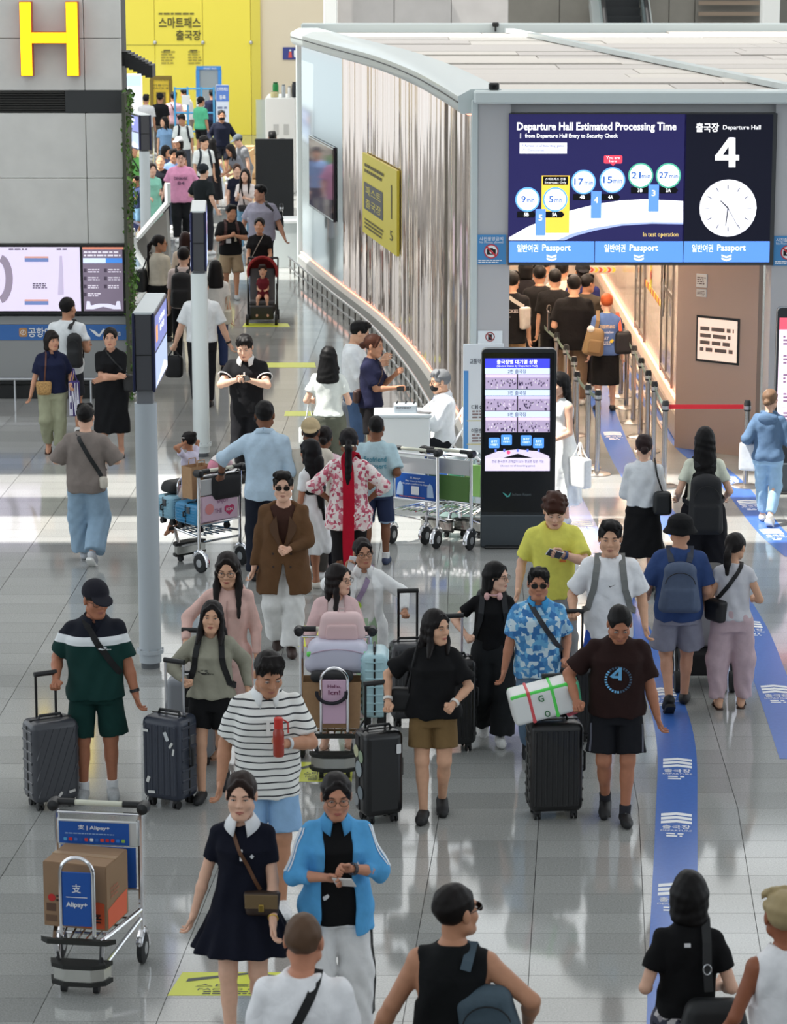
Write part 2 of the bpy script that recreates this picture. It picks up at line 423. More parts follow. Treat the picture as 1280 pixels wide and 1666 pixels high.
class Person:
 n = 0
 def __init__(s, label, at, H=1.7, face=0, sex='m', w=1.0, skin='east', hair='short', hc=(24, 20, 19), top=None, bottom=None, outer=None, shoe='sneaker', sc=(230, 230, 230),
                 lean=0, twist=0, head=(0, 0, 0), R=None, L=None, hand=('relax', 'relax'), legs='stand', stride=.2, sit=False, hs=1.0, glasses=None, hat=None, mask=None, detail=None,
                 sock=None, Rp=None, Lp=None, Rd=None, Ld=None, name='person', seatz=None, group=None, cat='person', z=0.0):
  Person.n += 1
  hs *= 1.0 if hs > 1.1 else 1.11; s.u = u = H/1.772; s.at = Vector((at[0], at[1], z)); s.face = face; s.sex = sex; s.w = w; s.hs = hs
  s.root = thing(name, label, cat, s.at, math.radians(180+face), group)
  Z = ZD(at[1], 1.0); px = Z/FPX
  if detail is None: detail = Z < 36
  s.detail = detail; s.px = px
  hb = min(max(2.3*px, .0105), .023)/u; hd = min(max(1.35*px, .0056), .0145)/u; s.hb, s.hd = hb, hd
  skinm = M(SKIN[skin] if isinstance(skin, str) else skin, .5, spec=.35, noise=.05, nscale=25)
  P = MPROF if sex == 'm' else FPROF
  bw = .5*(w-1)
  P = [(z_, a*(w if z_ < .42 else 1+bw), b*(w**1.35 if z_ < .42 else 1+bw), y) for z_, a, b, y in P]; s.P = P
  kid = hs > 1.15
  sh = (.162 if sex == 'm' else .144)*(1+bw*.6)*(.92 if kid else 1)
  # ---- skeleton
  hx = .088*(1+.3*(w-1)); s.side = {}
  if sit: hz = (seatz if seatz is not None else .47)/u+.10; ank = {1: (hx+.02, .40, .08), -1: (-hx-.02, .40, .08)}
  else:
   st = stride
   if legs == 'stand': ank = {1: (hx+.02, .02, .08), -1: (-hx-.02, -.02, .08)}
   elif legs == 'walkR': ank = {1: (hx-.02, st, .085), -1: (-hx+.02, -st*1.0, .13+.30*max(0, st-.1))}
   elif legs == 'walkL': ank = {-1: (-hx+.02, st, .085), 1: (hx-.02, -st*1.0, .13+.30*max(0, st-.1))}
   else: ank = legs
   hz = .915
   for k_, p_ in ank.items():
    dd = .826**2-(p_[1])**2-(abs(p_[0])-hx)**2
    if dd > 0: hz = min(hz, p_[2]+math.sqrt(dd))
  if isinstance(sit, dict): ank = sit
  s.hz = hz
  TR = Rz(twist)@Rx(-lean); TO = np.array([0, 0, hz]); s.T = (TO, TR)
  t = lambda x, y, z_: TO+TR@np.array([x, y, z_]); s.t = t
  piv = t(0, -.008, .585); HR = TR@Rz(head[0])@Rx(head[1])@Ry(head[2]); HO = piv+HR@np.array([0, .028, .112*hs]); s.HR, s.HO = HR, HO
  hp = lambda x, y, z_: HO+HR@(np.array([x, y, z_])*hs); s.hp = hp
  aw = (1 if sex == 'm' else .84)*(.5+.5*w)
  arms = {}
  for sd, tg, pole, hd_ in ((1, R, Rp, Rd), (-1, L, Lp, Ld)):
   S = t(sd*sh, -.012, .455)
   if tg is None: tg = (sd*(.232+.13*(w-1)), .05, hz-.13)
   E, Wr = ik(S, tg, .285, .25, pole if pole is not None else (sd*.35, -1, -.25))
   d = unit(Wr-E) if hd_ is None else unit(hd_); arms[sd] = (S, E, Wr, d)
  s.arms = arms
  leg = {}
  for sd in (1, -1):
   Hj = np.array([sd*hx, 0, hz]); A = np.array(ank[sd], float); Kn, A = ik(Hj, A, .415, .415, (sd*.12, 1, .05)); leg[sd] = (Hj, Kn, A)
  s.leg = leg
  # ---- the body: one surface
  F = Field(); F.prof(s.T, P, k=.03)
  F.cap(t(0, -.018, .49), t(0, .002, .62), .058 if sex == 'm' else .047, .054 if sex == 'm' else .044, .03)
  for sd in (1, -1):
   S, E, Wr, d = arms[sd]; m1 = E+(Wr-E)*.33
   F.cap(t(sd*.06, -.016, .485), S, .052*aw, .053*aw, .03)
   F.cap(S, E, .053*aw, .041*aw, .025); F.cap(E, m1, .041*aw, .042*aw, .015); F.cap(m1, Wr, .042*aw, .027*aw, .015)
   Hj, Kn, A = leg[sd]; lw = .6+.4*w
   F.cap(Hj+np.array([0, 0, -.02]), Kn, .084*lw, .056*lw, .03); F.cap(Kn, A, .053*lw, .035, .025)
   cf = Kn+(A-Kn)*.32; ax = unit(A-Kn); bk = np.array([0, -1, 0])-ax*(-ax[1]); F.ell(cf+unit(bk)*.014, (.046*lw, .05*lw, .10), k=.03)
  if shoe in ('sandal', 'bare', 'slipper'):
   for sd in (1, -1): s._foot(F, sd, 0)
  V, Q = F.mesh(hb if not (shoe in ('sandal', 'bare')) else min(hb, .014))
  parts = [(V, Q)]
  # head
  Hd = Field(); e = lambda c, r, k=.02, o='u': Hd.ell(hp(*c), np.array(r)*hs, HR, k*hs, o)
  cp = lambda a, b, ra, rb, k=.012, o='u': Hd.cap(hp(*a), hp(*b), ra*hs, rb*hs, k*hs, 0, o)
  jw = 1.0 if sex == 'm' else .93
  e((0, -.014, .030), (.0765, .096, .088)); e((0, .022, -.045), (.063*jw, .068, .080), .03); cp((-.014, .070, -.104), (.014, .070, -.104), .017*jw, .017*jw, .03)
  cp((-.052*jw, .005, -.07), (-.018, .058, -.102), .022, .018, .03); cp((.052*jw, .005, -.07), (.018, .058, -.102), .022, .018, .03)
  cp((-.034, .079, .024), (.034, .079, .024), .009, .009, .02)
  for sd in (1, -1):
   e((sd*.033, .100, .002), (.017, .016, .011), .014, 'sub'); e((sd*.041, .060, -.034), (.022, .020, .020), .03)
   e((sd*.0785, -.008, -.008), (.010, .020, .034), .008); e((sd*.012, .092, -.034), (.0085, .009, .0075), .008)
  cp((0, .086, .012), (0, .106, -.028), .0085, .0125, .012)
  e((0, .085, -.062), (.023, .014, .009), .01); e((0, .0845, -.074), (.019, .013, .0075), .008); cp((-.02, .099, -.0685), (.02, .099, -.0685), .0022, .0022, .003, 'sub')
  Hd.cap(t(0, -.018, .52), t(0, .002, .62), .058 if sex == 'm' else .047, .054 if sex == 'm' else .044, .02); Hd.cap(t(0, .002, .62), hp(0, -.012, -.04), .054 if sex == 'm' else .044, .052*hs, .02)
  parts.append(Hd.mesh(hd))
  # hands
  for i, sd in enumerate((1, -1)): parts.append(s._hand(sd, hand[i]).mesh(min(hd, .0085) if detail else hd))
  off = 0; VV = []; QQ = []
  for V, Q in parts:
   VV.append(V*u); QQ.append(Q+off); off += len(V)
  s.skinm = skinm
  s.body = link('body', mesh_np('body', np.concatenate(VV), np.concatenate(QQ)), skinm, s.root)
  if detail: s._face(mask)
  if hair: s._hair(hair, hc)
  s.tp = None
  if bottom: s._bottom(bottom)
  if top: s._top(top, 'shirt' if not top.get('name') else top['name'])
  if outer: s._top(outer, outer.get('name', 'jacket'))
  if shoe not in ('bare', None): s._shoes(shoe, sc, sock)
  if glasses: s._glasses(glasses)
  if hat: s._hat(hat)
  if mask: s._mask(mask)
 # ---------------------------------------------------------------
 def put(s, name, F, h, mat, disp=None, parent=None, root=None):
  V, Q = F.mesh(h, disp)
  if len(V) == 0: return None
  return link(name, mesh_np(name, V*s.u, Q), mat, parent or root or s.root)
 def mb(s): b = MB(); b.xf = Matrix.Scale(s.u, 4); return b
 def footdir(s, sd):
  Hj, K, A = s.leg[sd]; back = A[2] > .10
  d = np.array([0.10*sd, .95, -.70 if back and A[2] > .13 else (-.35 if back else 0)]); return unit(d), back
 def _foot(s, F, sd, grow):
  A = s.leg[sd][2]; d, back = s.footdir(sd); dn = unit(np.cross(np.cross(d, (0, 0, -1)), d)) if abs(d[2]) < .99 else np.array([0, -1, 0]); g = grow
  heel = A-d*.035+dn*.042; ball = A+d*.105+dn*.050; toe = A+d*.155+dn*.053
  F.cap(*((A, A+d*.06+dn*.03, .036, .032) if g == 0 else (A+dn*.028, A+d*.06+dn*.036, .034+g, .032+g)), .03); F.cap(heel, ball, .031+g, .036+g, .02); F.cap(ball, toe, .036+g, .024+g, .02)
  pl = A+dn*(.078+g*.6)
  F.fnc('int', lambda X, Y, Z: (X-pl[0])*dn[0]+(Y-pl[1])*dn[1]+(Z-pl[2])*dn[2], np.minimum(heel, toe)-.12, np.maximum(A, toe)+.12, .006)
  return heel, ball, toe, d, dn
 def _hand(s, sd, kind):
  F = Field(); S, E, Wr, d = s.arms[sd]
  curl = dict(relax=(22, 30, 25), grip=(62, 78, 60), fist=(75, 90, 70), flat=(6, 8, 5), phone=(38, 52, 40), point=(20, 25, 20))[kind.split('_')[0]]
  if kind.endswith('_down'): tref = np.array([-sd, .3, 0.]); 
  elif kind.endswith('_up'): tref = np.array([sd*1., .1, .2])
  elif kind.split('_')[0] in ('grip', 'fist'): tref = np.array([-sd*.9, .5, .35]) if abs(d[2]) > .75 else np.array([-sd*.8, 0, .5])
  elif kind.split('_')[0] == 'phone': tref = np.array([sd*.6, .3, .9])
  else: tref = np.array([-sd*.1, 1, 0.])
  if abs(d[2]) < .6 and kind in ('relax', 'flat'): tref = np.array([0, 0.2, 1.])
  t_ = unit(tref-d*(tref@d)); pn = np.cross(d, t_)*sd      # palm side
  if kind.split('_')[0] == 'phone' or kind.endswith('_up'): pass
  m = .92 if s.sex == 'f' else 1.0
  if s.hs > 1.15: m *= .85
  F.cap(Wr-d*.05, Wr+d*.012, .029*m, .026*m, .02)
  for i, (o, ln) in enumerate(((.029, .070), (.0095, .078), (-.0105, .073), (-.0295, .058))):
   kn = Wr+(d*(.094-.004*abs(i-1))+t_*o)*m; F.cap(Wr+(d*.02+t_*o*.6)*m, kn, .0155*m, .0125*m, .014)
   c1 = math.radians(curl[0]+i*4); c2 = math.radians(curl[0]+curl[1]+i*5); c3 = math.radians(curl[0]+curl[1]+curl[2]+i*5)
   sp = t_*o*.5/ln*.2
   p = kn
   for c, f, r0, r1 in ((c1, .44, .0098, .0092), (c2, .31, .0092, .0085), (c3, .25, .0085, .0074)):
    q = p+(d*math.cos(c)+pn*math.sin(c)+sp)*ln*f*m; F.cap(p, q, r0*m, r1*m, .003); p = q
  b0 = Wr+(d*.022+t_*.022+pn*.006)*m; b1 = Wr+(d*.052+t_*.050+pn*.018)*m; ct = .35 if curl[0] < 40 else .75
  b2 = b1+(d*.030+t_*(.012-.02*ct)+pn*.012*ct*2)*m; b3 = b2+(d*.022+t_*(.004-.02*ct)+pn*.008*ct)*m
  F.cap(b0, b1, .0165*m, .0125*m, .012); F.cap(b1, b2, .0115*m, .0102*m, .004); F.cap(b2, b3, .0102*m, .008*m, .003)
  s.side[sd] = dict(c=Wr+(d*.085+pn*.028)*m, d=d, t=t_, pn=pn, m=m)
  return F
 def hpt(s, x, y, z): return Vector(s.hp(x, y, z))
 def _face(s, mask):
  R = Matrix(s.HR.tolist()); hs = s.hs
  dk = M((30, 22, 20), .3); wh = M((225, 220, 214), .35); br = M((40, 30, 26), .8); lip = M((176, 96, 88) if s.sex == 'f' else (165, 104, 92), .5)
  sk = s.skinm
  for sd in (1, -1):
   b = s.mb(); b.ell(s.hpt(sd*.0325, .0835, .001), (.0130*hs, .0085*hs, .0044*hs), 10, 6, R); b.cur = 1; b.ell(s.hpt(sd*.0325, .0885, .001), (.0054*hs, .0045*hs, .0043*hs), 8, 6, R)
   b.build('eye', [wh, dk], s.root, True)
   b = s.mb(); b.tube([s.hpt(sd*.017, .0905, .0215), s.hpt(sd*.033, .0885, .0265), s.hpt(sd*.050, .0775, .0225)], [.0030*hs, .0034*hs, .0018*hs], 6); b.build('eyebrow', br, s.root, True)
   b = s.mb(); b.tube([s.hpt(sd*.019, .0895, .003), s.hpt(sd*.0325, .0925, .0055), s.hpt(sd*.047, .0845, .0035)], [.0012*hs, .0022*hs, .0014*hs], 6); b.build('eyelid', br, s.root, True)
  if not mask:
   b = s.mb()
   b.tube([s.hpt(-.024, .0905, -.069), s.hpt(-.008, .0985, -.0632), s.hpt(0, .0995, -.0642), s.hpt(.008, .0985, -.0632), s.hpt(.024, .0905, -.069)], [.001*hs, .0036*hs, .0034*hs, .0036*hs, .001*hs], 6)
   b.tube([s.hpt(-.022, .0905, -.0695), s.hpt(0, .0975, -.0755), s.hpt(.022, .0905, -.0695)], [.001*hs, .0046*hs, .001*hs], 6); b.build('lips', lip, s.root, True)
 # --------------------------------------------------------------- hair
 def _hair(s, kind, hc):
  F = Field(); hs, HR, hp, t = s.hs, s.HR, s.hp, s.t; mat = hairm(tuple(hc)); h = s.hd*1.1 if s.detail else s.hd
  e = lambda c, r, k=.015, o='u': F.ell(hp(*c), np.array(r)*hs, HR, k*hs, o)
  cp = lambda a, b, ra, rb, k=.015: F.cap(hp(*a), hp(*b), ra*hs, rb*hs, k*hs)
  if kind == 'shaved':
   e((0, -.018, .032), (.0795, .098, .0905)); e((0, .13, -.02), (.12, .105, .115), .01, 'sub'); e((0, .02, -.10), (.12, .12, .082), .01, 'sub')
  elif kind in ('short', 'curly', 'fringe', 'up', 'crop'):
   th = dict(short=.007, curly=.019, fringe=.009, up=.007, crop=.006)[kind]
   e((0, -.018, .036), (.079+th*.7, .098+th*.8, .088+th)); 
   if kind == 'curly':
    for i in range(26):
     a = i*2.4; zz = .03+.085*((i*7) % 26)/26; rr = math.sqrt(max(.0, 1-((zz-.03)/.105)**2)); e((.085*rr*math.cos(a), -.02+.1*rr*math.sin(a), zz), (.022, .022, .022), .006)
   hl = .0 if kind in ('fringe', 'curly') else .014; e((0, .122, -.040+hl), (.070, .086, .115+hl*.5), .010, 'sub')
   for sd in (1, -1): e((sd*.085, .045, -.06), (.04, .055, .075), .01, 'sub'); e((sd*.085, -.005, -.02), (.018, .022, .036), .006, 'sub')
   e((0, -.02, -.16), (.13, .14, .092), .012, 'sub')                       # the nape
   if kind in ('short', 'fringe', 'up'):      # locks over the forehead and the temples
    for i in range(9):
     q = (i-4)/4; j = .008*math.sin(i*2.7+Person.n); sw = .016 if Person.n % 2 else -.016
     tip = dict(short=.058, fringe=.036, up=.082)[kind]+j; y1 = .086*math.sqrt(1-(q*.78)**2)
     cp((q*.05, .02, .122), (q*.066+sw*.4, y1*.86, .096+j), .013, .014, .008); cp((q*.066+sw*.4, y1*.86, .096+j), (q*.072+sw, y1+.006, tip), .014, .004, .006)
    for sd in (1, -1): cp((sd*.076, .02, .06), (sd*.0775, .022, .004), .012, .004, .008); cp((sd*.077, -.0, .05), (sd*.079, .012, -.012), .012, .004, .008)
   if kind in ('curly',): e((0, .062, .062), (.066, .034, .034), .015); e((.03, .078, .046), (.034, .018, .022), .01); e((-.03, .078, .048), (.034, .018, .022), .01)
   if kind == 'up': e((.0, .045, .105), (.052, .045, .026), .02)
  else:
   e((0, -.018, .034), (.0855, .104, .0955)); e((0, .130, -.030), (.066, .090, .128), .008, 'sub')
   for sd in (1, -1): cp((sd*.012, .060, .100), (sd*.060, .060, .052), .009, .009, .012); cp((sd*.060, .060, .052), (sd*.072, .040, -.01), .009, .008, .01)
   if kind in ('long', 'longfront', 'bob', 'wavy', 'shoulder', 'half'):
    L = dict(long=.42, longfront=.40, bob=.10, wavy=.36, shoulder=.24, half=.3)[kind]
    dn = lambda x, y, z0, dz: np.array([*(hp(x, y, z0)[:2]), 0])*0+hp(x, y, z0)+np.array([0, 0, -dz])
    n = 7
    for i in range(n):
     a = math.radians(200+140*i/(n-1)); x, y = .072*math.cos(a), -.02+.082*math.sin(a)
     a0 = hp(x*.88, y*.9, .0); b0 = hp(x*1.0, y*.9, -.02)+np.array([0, 0, -L])
     if kind != 'bob': # hang outside the back
      b0 = b0+s.T[1]@np.array([x*.5, -.035, 0])
     F.cap(a0, b0, .030*hs, (.030 if kind != 'bob' else .024)*hs, .035)
    for sd in (1, -1):
     if kind == 'bob': cp((sd*.070, .012, .01), (sd*.068, .016, -.105), .018, .016, .03); cp((sd*.068, -.02, .01), (sd*.066, -.01, -.11), .024, .020, .035)
     else: cp((sd*.072, -.008, .02), (sd*.074, -.015, -.10), .022, .022)
     if kind in ('longfront', 'wavy', 'shoulder'):
      ln = dict(longfront=.34, wavy=.33, shoulder=.17)[kind]; a0 = hp(sd*.074, .020, -.02); c0 = hp(sd*.080, .032, -.13); b0 = c0+s.T[1]@np.array([sd*.012, .100, -ln+.1])
      F.cap(hp(sd*.070, .03, .03), a0, .016*hs, .018*hs, .015); F.cap(a0, c0, .020*hs, .026*hs, .015); F.cap(c0, b0, .030*hs, .012*hs, .02)
   if kind in ('pony', 'longpony'):
    L = .2 if kind == 'pony' else .55; a0 = hp(0, -.112, .02); b0 = a0+HR@np.array([0, -.045, -.06])*hs; c0 = b0+np.array([0, 0, -L])+s.T[1]@np.array([0, -.01, 0])
    F.cap(a0, b0, .026*hs, .032*hs, .015); F.cap(b0, (b0+c0)/2, .033*hs, .034*hs, .015); F.cap((b0+c0)/2, c0, .034*hs, .014*hs, .015)
    e((0, .0, -.15), (.13, .16, .08), .012, 'sub')
   if kind in ('bun', 'lowbun', 'tied'):
    z0 = dict(bun=.09, lowbun=-.02, tied=-.05)[kind]; y0 = dict(bun=-.085, lowbun=-.125, tied=-.11)[kind]; r0 = dict(bun=.042, lowbun=.04, tied=.026)[kind]
    e((0, y0, z0), (r0, r0, r0), .012); e((.015, y0-.01, z0+.01), (r0*.6, r0*.7, r0*.6), .006); e((0, .0, -.155), (.13, .16, .08), .012, 'sub')
   if kind in ('half', 'pony', 'longpony', 'bun', 'lowbun', 'tied'):
    for sd in (1, -1): e((sd*.094, .0, -.035), (.03, .035, .045), .012, 'sub')
   if kind == 'bob': e((0, .068, .050), (.06, .028, .03), .015)
  ph = (Person.n*1.7) % 6.28
  wv = 2 if kind == 'wavy' else 1
  disp = (lambda X, Y, Z: .0022*wv*np.sin(26*X+19*Y+ph+9*np.sin(11*Z+ph))+.0016*np.sin(95*X+ph)*np.sin(80*Y+40*Z)) if s.detail else None
  s.put('hair', F, h, mat, disp)
 # --------------------------------------------------------------- clothes
 def _folds(s, amp=.004):
  if not s.detail: return None
  ph = (Person.n*2.39) % 6.28; a = amp
  return lambda X, Y, Z: a*np.sin(17*Z+9*np.sin(6*X+ph)+5*Y+ph)+a*.7*np.sin(31*X*np.sign(Y+.001)+14*Z+ph*2)+a*.5*np.sin(44*X-36*Z+ph)*np.sin(9*Z+7*Y)
 def _pleats(s, amp=.004):
  if not s.detail: return None
  ph = (Person.n*2.39) % 6.28; a = amp
  return lambda X, Y, Z: a*np.sin(58*X+10*np.sin(4*Z+ph)+30*Y+ph)*np.clip(1.1-Z, .25, 1)+a*.7*np.sin(24*Z+14*X+ph)*np.sin(9*Z+ph)
 def _top(s, g, name):
  F = Field(); t, P = s.t, s.P; o = g.get('off', .020)*.78; hem = g.get('hem', -.06); mat = g.get('mat') or cloth(g.get('c', (230, 230, 230)))
  s.TP = padprof(P, o, hem, .560, g.get('flare', .0)); s.to = o
  F.prof(s.T, s.TP, k=.02)
  sl = g.get('sleeve', 'short'); sr = g.get('sr', .018)*.62; aw = (1 if s.sex == 'm' else .86)*(.5+.5*s.w)
  for sd in (1, -1):
   S, E, Wr, d = s.arms[sd]
   F.cap(t(sd*.05, -.016, .492), S, .046+o*.6, (.053 if s.sex == 'm' else .044)+o*.6, .03)
   if sl in ('short', 'elbow', 'half'):
    f = dict(short=.62, half=.82, elbow=1.0)[sl]; F.cap(S, S+(E-S)*f, .056*aw+sr*.8, .052*aw+sr*1.5, .02, 1)
   elif sl == 'cap': F.cap(S, S+(E-S)*.32, .056*aw+sr*.6, .052*aw+sr, .02, 1)
   elif sl in ('long', 'three'):
    F.cap(S, E, .054*aw+sr, .046*aw+sr*1.1, .02); F.cap(E, E+(Wr-E)*(.93 if sl == 'long' else .45), .044*aw+sr*1.1, .030*aw+sr*(g.get('cuff', .7)), .02, 1)
   elif sl == 'none': F.cap(S+(t(sd*.02, 0, .0)-t(0, 0, 0)), S+(E-S)*.12, .060*aw, .052*aw, .02, 1)
  if sl == 'none':
   for sd in (1, -1):
    S = s.arms[sd][0]; q = t(sd*.9, 0, .4)-t(0, 0, .4); q = unit(q); x0 = (S-t(0, 0, .4))@q-.0
    F.fnc('int', (lambda q, b, x0: lambda X, Y, Z: ((X-b[0])*q[0]+(Y-b[1])*q[1]+(Z-b[2])*q[2])-x0)(q, t(0, 0, .4), x0), S-.16, S+.16, .012)
  if g.get('skirt'):
   zl, a1, b1, pl = g['skirt']; z0 = -(s.hz-zl)       # hem height above the floor
   base = [(.20, P[3][1]*.97+o, P[3][2]+o, 0), (.0, max(.178*s.w, .165)+o, .125+o, -.008), (z0, a1, b1, 0)]
   F.prof((s.T[0], np.eye(3)), base, k=.04, pleat=(pl, .07, .05, 1.0) if pl else None)
  nk = g.get('neck', 'crew'); nr = .058 if s.sex == 'm' else .05
  F.cap(t(0, .012, .555), t(0, .03, .70), nr+.008, nr+.03, .01, 0, 'sub')
  if nk == 'v': F.cap(t(0, .15, .44), t(0, .09, .60), .010, .062, .012, 0, 'sub')
  if nk == 'scoop': F.ell(t(0, .10, .52), (.075, .09, .07), None, .012, 'sub')
  op = g.get('open')
  if op:      # unfastened in front: half width at the hem, at the chest, depth side
   TO, TR = s.T; w0, w1, zb = op
   def fn(X, Y, Z):
    x, y, z = X-TO[0], Y-TO[1], Z-TO[2]
    u = TR[0, 0]*x+TR[1, 0]*y+TR[2, 0]*z; v = TR[0, 1]*x+TR[1, 1]*y+TR[2, 1]*z; w_ = TR[0, 2]*x+TR[1, 2]*y+TR[2, 2]*z
    if zb is None: ww = w0+(w1-w0)*np.clip((w_-hem)/(.55-hem), 0, 1)
    else: ww = np.where(w_ > zb, w1*np.clip((w_-zb)/(.5-zb), 0, 1.2), w0*np.clip((zb-.12-w_)/.25, 0, 1)-.004)
    return np.maximum(np.abs(u)-ww, -v+.02)
   F.fnc('sub', fn, t(-.2, 0, hem-.02)-.05, t(.2, .3, .62)+.05, .008)
  obj = s.put(name, F, s.hb if not g.get('fine') else s.hb*.8, mat, s._folds(g.get('fold', .0045)))
  if g.get('collar') and s.detail: s._collar(g['collar'], o)
  if g.get('hood'):
   Fh = Field(); Fh.ell(t(0, -.105, .485), (.13, .055, .085), s.T[1], .02); Fh.cap(t(-.085, -.03, .55), t(.085, -.03, .55), .03, .03, .03); Fh.ell(t(0, -.07, .57), (.085, .04, .04), s.T[1], .02, 'sub'); s.put('hood', Fh, s.hb, mat)
  setattr(s, name, obj); s.topo = obj
  return obj
 def _collar(s, c, o):
  col, kind = c; t = s.t; m = M(col, .85, spec=.2); nr = .062 if s.sex == 'm' else .054; b = s.mb(); n = 14
  for sd in (1, -1):      # stand from the back of the neck to the front, leaf folded over
   inn, edge, tip = [], [], []
   for i in range(n+1):
    a = math.radians(-90+sd*(172 if kind != 'open' else 158)*i/n); f = i/n
    x, y = math.cos(a), math.sin(a)
    inn.append(t(nr*1.05*x, -.004+nr*1.05*y+.02*f, .595-.050*f)); edge.append(t((nr+.014)*x, -.006+(nr+.014)*y+.02*f, .600-.050*f))
    tip.append(t((nr+.040+.018*f)*x, -.012+(nr+.036+.012*f)*y+.02*f, .553-.060*f-(.03*f**4)))
   vs = inn+edge+tip; k = n+1; fs = []
   for i in range(n):
    for r in (0, 1):
     q = (r*k+i, r*k+i+1, (r+1)*k+i+1, (r+1)*k+i); fs.append(q if sd > 0 else q[::-1])
   b.add([Vector(v) for v in vs], fs)
  o_ = b.build('collar', m, s.root, True, 60); md = o_.modifiers.new('th', 'SOLIDIFY'); md.thickness = .006
 def bvh(s):
  if getattr(s, 'bv', None) is None or s.bv[0] != s.topo.name:
   me = s.topo.data; s.bv = (s.topo.name, BVHTree.FromPolygons([v.co for v in me.vertices], [tuple(q.vertices) for q in me.polygons]))
  return s.bv[1]
 def top(s, x, lift=.006):
  """a point on top of the clothed shoulder"""
  u = s.u; h = s.bvh().ray_cast(Vector(s.t(x, -.014, .80))*u, Vector(s.T[1]@np.array([0, 0, -1.])), .5*u)[0]
  p = s.t(x, -.014, .555+s.to*.6) if h is None else np.array(h)/u
  return p+s.T[1]@np.array([0, 0, lift])
 def front(s, x, z, sgn=1, lift=.004):
  """a point on the garment's front (sgn 1) or back (-1) in torso coordinates"""
  T = np.array(sorted(s.TP)); zc = min(max(z, T[0, 0]), T[-1, 0]); a = np.interp(zc, T[:, 0], T[:, 1]); b = np.interp(zc, T[:, 0], T[:, 2]); y = np.interp(zc, T[:, 0], T[:, 3])
  if z > .50: b = max(b, .05)
  q = max(0, 1-min(abs(x)/a, .985)**2.35)**(1/2.35); p = s.t(x, y+sgn*b*q, z); n = s.T[1][:, 1]*sgn
  h = s.bvh().ray_cast(Vector(s.t(x, sgn*.5, z))*s.u, Vector(-n), .6*s.u)[0]
  if h is not None and np.linalg.norm(np.array(h)/s.u-p) < .075: p = np.array(h)/s.u
  return p+n*lift
 def decal(s, V2, F2, x, z, w, h, mat, sgn=1, parent=None, lift=.007, name='print', tw=1, th=1):
  b = s.mb(); b.add([Vector(s.front((x+(a/tw-.5)*w*(1 if sgn < 0 else -1)), z+(c/th-.5)*h, sgn, lift)) for a, c in V2], F2 if sgn > 0 else F2)
  return b.build(name, mat, parent or s.topo)
 def text(s, body, x, z, w, h, col, sgn=1, bold=.02, lift=.008):
  V, F, tw, th = text2d(body, bold); return s.decal(V, F, x, z, w, h, M(col, .8), sgn, None, lift, 'lettering', tw, th)
 def mark(s, poly, x, z, w, h, col, sgn=1, lift=.011, name='emblem'):
  return s.decal(poly, [tuple(range(len(poly)))], x, z, w, h, M(col, .7), sgn, None, lift, name)
 def _bottom(s, g):
  F = Field(); o = g.get('off', .012); kind = g.get('kind', 'trousers'); mat = g.get('mat') or cloth(g.get('c', (40, 42, 48))); P = s.P; wz = g.get('waist', .10)
  lw = .6+.4*s.w; fold = g.get('fold', .004)
  zs = [p[0] for p in P]; top = [(z, np.interp(z, zs, [p[1] for p in P])+o, np.interp(z, zs, [p[2] for p in P])+o, np.interp(z, zs, [p[3] for p in P])) for z in (-.115, -.04, 0, .05, wz)]
  if kind == 'skirt':
   z1, a1, b1, pl = g['skirt']; rows = top[1:]+[(-(s.hz-z1), a1, b1, 0)]
   F.prof((s.T[0], np.eye(3)), rows, pleat=(pl, .06, 0, .5) if pl else None); s.put('skirt', F, s.hb, mat, s._folds(fold)); return
  F.prof((s.T[0], np.eye(3)), top, k=.03)
  cut = g.get('cut', 'straight'); rT, rK, rA = dict(slim=(.092, .066, .050), straight=(.098, .080, .066), wide=(.106, .104, .108), baggy=(.108, .112, .100), harem=(.112, .116, .075), jog=(.1, .086, .058))[cut]
  rT, rK, rA = rT*lw+g.get('add', 0), rK*lw+g.get('add', 0), rA+g.get('add', 0)
  for sd in (1, -1):
   Hj, K, A = s.leg[sd]; Hj = Hj+np.array([0, 0, -.03])
   if kind == 'shorts':
    f = g.get('len', .8); rk = g.get('r', .094)*lw*.92; rT = min(rT, .094*lw+g.get('add', 0))
    sp = np.array([sd*max(0, rk-.086), 0, 0])
    if f <= 1: F.cap(Hj, Hj+(K-Hj)*f+sp, rT, rk, .018, 1)
    else: F.cap(Hj, K+sp, rT, rk, .03); F.cap(K+sp, K+(A-K)*(f-1)+sp, rk, rk, .02, 1)
   else:
    en = g.get('end', .97); sp = np.array([sd*max(0, rK-.088)*.7, 0, 0]); e = K+(A-K)*en+sp; F.cap(Hj, K+sp, rT, rK, .03); F.cap(K+sp, e, rK, rA, .025, 1)
  s.legwear = s.put('shorts' if kind == 'shorts' else 'trousers', F, s.hb, mat, s._pleats(fold*(1 if kind == 'shorts' else 1.3)))
